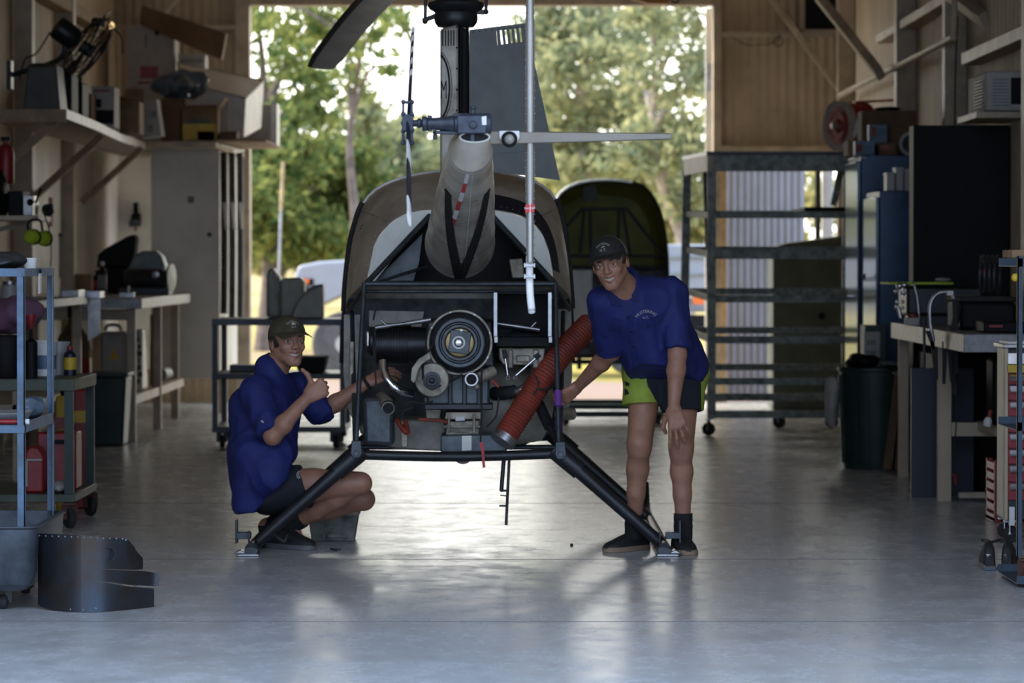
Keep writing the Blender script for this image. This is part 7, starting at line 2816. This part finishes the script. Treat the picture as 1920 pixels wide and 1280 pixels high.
MB().bx(X(1700, 22.9), X(1850, 22.9), 22.9, 23.4, RBZ + .05, Z(536, 22.9)).build('body', 'black_metal', t, bevel=.02)
MB().bx(X(1712, 22.9), X(1830, 22.9), 22.95, 23.35, RBZ + .001, RBZ + .06).build('base', 'black_metal', t)
b = MB()
for x, y, r_ in ((1687, 536, .022), (1696, 534, .018), (1680, 546, .012), (1694, 549, .016), (1683, 566, .012), (1692, 566, .013), (1682, 576, .014), (1692, 577, .012), (1712, 533, .012)):
    b.sph(W(x, y, 22.85), r_, 12)
b.cyl(W(1692, 536, 22.85), W(1692, 556, 22.85), .01, n=10).cyl(W(1684, 574, 22.85), W(1689, 596, 22.85), .012, n=10)
b.path(spline([W(1714, 534, 22.85), W(1720, 560, 22.85), W(1724, 600, 22.85)], 4), .006, 8)
b.build('chrome_fittings', 'chrome', t, smooth=60)
one('lime_sheet', 'thin lime green sheet lying on top of the black machine', 'sheet', MB().bx(X(1666, 22.9), X(1786, 22.9), 22.86, 23.42, Z(533, 22.9), Z(529, 22.9)), 'lime', .001)
one('white_rag', 'small pale rag on the lime green sheet', 'rag', bagmesh_ if False else MB().sph(W(1766, 529, 23.0) + V((0, 0, .0)), (.05, .05, .022), 14), 'carton_white') if False else None
o = bagmesh((X(1755, 23), 22.95, Z(529, 22.9) + .001), (X(1785, 23), 23.15, Z(520, 22.9)), .3, 10, 3, 'rag', 'carton_white')
tag(o, 'small pale rag on the lime green sheet', 'rag')
t = thing('bar_clamp', 'steel C-shaped clamp hung with black straps at the bench edge', 'clamp', W(1768, 640, 20.9))
b = MB()
b.path(spline([W(1750, 640, 20.8), W(1744, 600, 20.8), (W(1745, 570, 20.8)), W(1756, 552, 20.8), W(1774, 547, 20.8), W(1786, 554, 20.8), W(1791, 575, 20.8)], 7), .011, 10)
b.build('bow', 'steel', t, smooth=60)
MB().pb(1776, 545, 1788, 554, 20.75, .03).build('grip_block', 'white_paint', t, bevel=.003)
MB().path(spline([W(1796, 570, 20.78), W(1792, 600, 20.78), W(1786, 640, 20.78), W(1788, 690, 20.78), W(1792, 740, 20.78)], 5), .02, 8).build('black_hose', 'black_rubber', t, smooth=60)
b = MB()
for x0, y0, x1, y1, w in ((1740, 620, 1752, 655, 5), (1748, 640, 1754, 700, 4), (1756, 650, 1758, 712, 2.4), (1772, 640, 1770, 720, 5), (1780, 650, 1784, 715, 4), (1790, 560, 1794, 700, 5)):
    b.prism([W(x0 - w, y0, 20.74), W(x0 + w, y0, 20.74), W(x1 + w * .6, y1, 20.74), W(x1 - w * .6, y1, 20.74)], (0, .01, 0))
b.build('strap', 'black_rubber', t)
MB().cyl(W(1733, 594, 20.9), W(1733, 692, 20.9), .008, n=8).build('steel_rod', 'dark_steel', t)
t = thing('tool_box', 'long black tool box on the near half of the steel-edged bench', 'box', (X(1850, 20.5), 20.6, RBZ))
MB().bx(X(1800, 20.9), X(1905, 20.9), 20.9, 21.5, RBZ + .001, Z(566, 20.9)).build('body', 'black', t, bevel=.02)
MB().bx(X(1800, 20.9) - .005, X(1905, 20.9), 20.89, 21.51, Z(566, 20.9), Z(556, 20.9)).build('lid', 'black_rubber', t, bevel=.01)
t = thing('drawer_box', 'dark box with red edge beside the tool box on the steel-edged bench', 'box', (X(1880, 20.1), 20.2, RBZ))
MB().bx(X(1845, 20.1), X(1925, 20.1), 20.1, 20.5, RBZ + .001, RBZ + .06).build('body', 'black', t, bevel=.01)
MB().bx(X(1855, 20.1), X(1880, 20.1), 20.092, 20.1, RBZ + .03, RBZ + .042).build('trim_strip', 'red', t)
one('white_block', 'white block with red top at the left end of the steel-edged bench', 'block', MB().bx(X(1698, 22.5), X(1722, 22.5), 22.45, 22.6, RBZ + .001, RBZ + .045), 'carton_white', .003)
t = thing('red_tub', 'small red tub standing behind the white block', 'tub', (X(1712, 22.7), 22.7, RBZ))
MB().cyl((X(1711, 22.7), 22.7, RBZ + .001), (X(1711, 22.7), 22.7, RBZ + .065), .028, n=18).build('tub', 'red', t)
for i in range(4):
    x = X(1853 + i * 9, 20.95)
    t = MB().torus((x + .03 * 0, 21.2, Z(556, 20.9) + .115), (1, -.28, 0), .105, .009, 36, 8)
    one('drive_belt', 'spare black belt ring standing on the tool box, %s of four' % ('leftmost', 'second from the left', 'third from the left', 'rightmost')[i], 'belt', t, 'dark_steel', group='belt rings on the tool box', smooth=60)
t = thing('spray_can', 'red-capped can standing behind the belt rings', 'can', (X(1850, 21.4), 21.4, Z(556, 20.9)))
z_ = Z(556, 20.9)
MB().cyl((X(1848, 21.42), 21.45, z_ + .001), (X(1848, 21.42), 21.45, z_ + .12), .028, n=18).build('can', 'black', t)
MB().cyl((X(1848, 21.42), 21.45, z_ + .12), (X(1848, 21.42), 21.45, z_ + .15), .026, n=18).build('cap', 'red', t)
t = thing('work_light', 'small white and orange bulb on the board under the steel-edged bench', 'lamp', (X(1851, 20.4), 20.4, .44))
MB().lathe([(.004, 0), (.02, .004), (.024, .03), (.016, .05), (.004, .055)], (X(1851, 20.4), 20.4, .4405), (.2, 0, 1), 16).build('bulb', 'white_paint', t)
MB().cyl((X(1851, 20.4) + .012, 20.4, .492), (X(1851, 20.4) + .02, 20.4, .53), .012, n=12).build('neck', 'orange_red', t)
t = thing('dark_pack', 'tall dark pack standing on the board under the steel-edged bench', 'pack', (X(1870, 20.6), 20.7, .44))
MB().bx(X(1862, 20.6), X(1885, 20.6), 20.6, 20.9, .441, .8).build('pack', 'black', t, bevel=.02)
b = MB()
b.path(spline([W(1792, 690, 20.76), W(1794, 760, 20.8), W(1791, 830, 20.8), W(1790, 890, 20.8)], 5), .004, 6)
t = thing('power_lead', 'thin black lead with red plug hanging under the steel-edged bench', 'cable', W(1790, 905, 20.8))
b.build('lead', 'black_rubber', t, smooth=60)
MB().cyl(W(1790, 888, 20.8), W(1793, 908, 20.8), .012, .007, 10).build('plug', 'red', t)

# ------------------------------------------------------------------ bin of rubbish, planks, box behind
t = thing('rubbish_bin', 'round dark green bin overflowing with junk on the right', 'bin', (X(1642, 24.5), 24.5, 0))
bxx = X(1641, 24.5)
MB().lathe([(.01, .001), (.20, .001), (.205, .02), (.23, .62), (.242, .625), (.242, .645), (.222, .645), (.2, .4), (.01, .4)], (bxx, 24.5, 0), (0, 0, 1), 36).build('bin_body', 'dark_green', t)
b = MB()
for k_ in range(20):
    a = 2 * math.pi * k_ / 20
    b.beam((bxx + .209 * math.cos(a), 24.5 + .209 * math.sin(a), .04), (bxx + .232 * math.cos(a), 24.5 + .232 * math.sin(a), .6), .02, .008, (math.cos(a), math.sin(a), 0))
b.build('ribs', 'dark_green', t)
o = bagmesh((bxx - .19, 24.38, .646), (bxx + .02, 24.66, .73), .45, 8, 11, 'rubbish_bag', 'black')
tag(o, 'black rubbish bag bulging out of the round green bin', 'bag')
o = bagmesh((bxx + .02, 24.38, .646), (bxx + .17, 24.62, .685), .4, 9, 21, 'rubbish_wrap', 'bag_blue')
tag(o, 'crumpled grey wrapping in the round green bin', 'wrapping')
o = bagmesh((X(1548, 24.4), 24.34, Z(800, 24.4)), (X(1574, 24.4), 24.5, Z(700, 24.4)), .35, 8, 31, 'striped_cloth', 'carton_white')
tag(o, 'pale cloth hanging over the left side of the round green bin', 'cloth')
one('wooden_stick', 'brown stick lying across the top of the round green bin', 'stick', MB().cyl(W(1652, 700, 24.3), W(1716, 698, 24.3), .012), 'wood')
for i, (xa, ya, xb, yb, Y) in enumerate(((1686, 700, 1664, 884, 24.1), (1701, 720, 1686, 880, 24.1))):
    p, q_ = W(xa, ya, Y + .1), V((X(xb, Y), Y, .003))
    one('plank', ('longer' if i == 0 else 'shorter') + ' dark plank leaning on the right side of the round green bin', 'plank', MB().beam(q_ + V((0, 0, .01)), p, .055, .02, (0, 1, 0)), 'cardboard_dark', .002, 'planks by the bin')
t = thing('green_carton', 'green carton with a white printed side between the bin and the cabinets', 'carton', (X(1642, 25.0), 25.1, 0))
MB().bx(X(1622, 25), X(1662, 25), 25.0, 25.34, .001, Z(610, 25)).build('carton', 'dark_green', t, bevel=.004)
MB().pb(1620.5, 622, 1650, 706, 24.99, .008).build('white_side', 'carton_white', t)
for i, (y, s_) in enumerate(((642, 'OIL'), (662, 'RAGS'), (682, 'ONLY'))):
    b = MB()
    for j in range(3):
        b.pb(1625 + j * 6, y - 5, 1629.5 + j * 6 + (j % 2), y + 4, 24.985, .003)
    b.build('print_mark', 'grey_plastic', t)

# ------------------------------------------------------------------ nearest right: tool chest, blue rack, crate, shoes
t = thing('tool_chest', 'red tool chest with silver drawer pulls at the right edge', 'tool chest', (2.6, 18.3, 0))
MB().bx(X(1886, 18.1), 2.98, 18.1, 18.42, .10, Z(652, 18.1)).build('carcass', 'black_metal', t, bevel=.006)
MB().bx(X(1884, 18.08), X(1891, 18.08), 18.08, 18.12, .10, Z(652, 18.1)).build('corner_post', 'beige', t, bevel=.003)
ys = [700, 722, 752, 782, 812, 842, 872, 905, 940]
for i in range(len(ys) - 1):
    d_ = MB().bx(X(1891, 18.09), 2.96, 18.085, 18.12, Z(ys[i + 1] - 2, 18.09), Z(ys[i], 18.09)).build('drawer', 'red', t, bevel=.003)
    z = Z(ys[i] + 9, 18.07)
    b = MB().prism([(X(1895, 18.07), 18.085, z + .02), (X(1895, 18.07), 18.05, z - .01), (X(1895, 18.07), 18.085, z - .016)], (.6, 0, 0))
    b.build('pull', 'chrome', d_)
MB().bx(X(1888, 18.09), 2.97, 18.08, 18.11, Z(698, 18.09), Z(684, 18.09)).build('trim_band', 'yellow', t)
MB().bx(X(1890, 18.09), 2.97, 18.082, 18.11, Z(682, 18.09), Z(662, 18.09)).build('lock_panel', 'chrome', t)
MB().bx(X(1880, 18.1), 3.0, 18.06, 18.44, Z(652, 18.1), Z(645, 18.1)).build('top', 'alu', t, bevel=.003)
MB().bx(X(1893, 18.09), X(1903, 18.09), 18.08, 18.1, Z(985, 18.1), Z(950, 18.1)).build('label_plate', 'white_paint', t)
for lx in (X(1893, 18.2), 2.9):
    for ly in (18.16, 18.36):
        caster(t, lx, ly, .035, 'black_rubber', 'steel', 0, 1.4)
t = thing('paper_sheet', 'sheets of white paper on top of the tool chest', 'paper', (X(1905, 18.3), 18.3, Z(645, 18.1)))
MB().bx(X(1884, 18.2), X(1930, 18.2), 18.12, 18.4, Z(645, 18.1) + .001, Z(645, 18.1) + .012).build('sheets', 'white_paint', t)
t = thing('plastic_crate', 'red plastic crate on the floor beside the tool chest', 'crate', (X(1880, 19.5), 19.6, 0))
b = MB()
cx0, cx1 = X(1866, 19.4), X(1866, 19.4) + .36
for i in range(6):
    z = .005 + i * .052
    b.bx(cx0, cx1, 19.4, 19.42, z, z + .034).bx(cx0, cx0 + .02, 19.4, 19.76, z, z + .034).bx(cx1 - .02, cx1, 19.4, 19.76, z, z + .034).bx(cx0, cx1, 19.74, 19.76, z, z + .034)
for x in (cx0, cx0 + .17, cx1 - .03):
    for y in (19.395, 19.735):
        b.bx(x, x + .03, y, y + .03, .001, .31)
b.bx(cx0, cx1, 19.4, 19.76, .001, .02)
b.build('crate', 'red', t)
t = thing('blue_rack', 'blue angle-iron rack cut off by the right picture edge', 'rack', (2.4, 15.8, 0))
gx0, gx1, gy0, gy1 = X(1908, 15.5), 2.7, 15.5, 16.1
for lx, ly in ((gx0, gy0), (gx1, gy0), (gx1, gy1)):
    b = MB()
    b.bx(lx, lx + .02, ly, ly + .004, .13, Z(480, 15.5)).bx(lx, lx + .004, ly, ly + .026, .13, Z(480, 15.5))
    b.build('post', 'blue_paint_dark', t)
for z in (Z(792, 15.5), Z(1080, 15.5), Z(484, 15.5)):
    b = MB()
    b.bx(gx0, gx1 + .02, gy0, gy0 + .004, z - .03, z).bx(gx0, gx1 + .02, gy1, gy1 + .004, z - .03, z).bx(gx0, gx1 + .02, gy0, gy1, z - .034, z - .03)
    b.build('shelf', 'blue_paint_dark', t)
for lx, ly in ((gx0 + .05, gy0 + .06), (gx1 - .05, gy0 + .06), (gx1 - .05, gy1 - .05), (gx0 + .3, gy1 - .05)):
    caster(t, lx, ly, .045, 'red', 'rust', 0, .2)
carton('carton', 'beige box on top of the blue rack at the right edge', 1897, 468, 1926, 15.55, .3, 'cardboard', Z(484, 15.5) + .001)
t = thing('rubber_ball', 'small yellow ball on a hook of the blue rack', 'ball', W(1904, 520, 15.6))
MB().sph(W(1904, 520, 15.52), .017, 16).build('ball', 'yellow', t)
MB().cyl(W(1904, 520, 15.52), W(1912, 514, 15.52), .004, n=6).build('hook', 'steel', t)
mat('shoe_sole_two', (.20, .17, .15), .7, var=.1)
mat('shoe_blue_grey', (.09, .12, .16), .6, var=.1)
for i, px in enumerate((1858, 1890)):
    t = thing('shoe', 'black shoe with a white heel badge, %s of the pair by the tool chest' % ('left' if i == 0 else 'right'), 'shoe', (X(px, 16.4), 16.5, 0), 'pair of shoes')
    h_, t_ = (X(px - 1, 16.38), 16.38, 0), (X(px + (9 if i else -9), 16.64), 16.64, 0)
    o, d, sd, up = shoe(t, h_, t_, 1.35, 'shoe_black', 'shoe_sole_two', w=.072)
    MB().bx(X(px - 12, 16.37), X(px + 12, 16.37), 16.372, 16.5, .0, .014).build('outsole', 'shoe_blue_grey', t, bevel=.006)
    b = MB()
    b.prism([V((X(px, 16.3) + x * .001, 16.20, .062 + z * .001)) for x, z in ((-15, 4), (-6, 9), (6, 9), (15, 4), (6, 5), (0, -4), (-6, 5))], (0, .002, 0))
    o2 = b.build('heel_badge', 'white_paint', o)
    conform(o2, bvh_of(o), (0, 1, 0), .003)
    b = MB()
    c = V((X(px, 16.5), 16.5, .108))
    b.torus(c + V((-.02, -.02, .012)), (.3, .3, 1), .02, .0035, 18, 6).torus(c + V((.02, -.02, .012)), (-.3, .3, 1), .02, .0035, 18, 6)
    b.build('laces', 'black_rubber', o, smooth=60)
for o in C.objects:
    if o.name.split('.')[0] in ('rivets', 'fasteners', 'bolts'):
        o['kind'] = 'stuff'
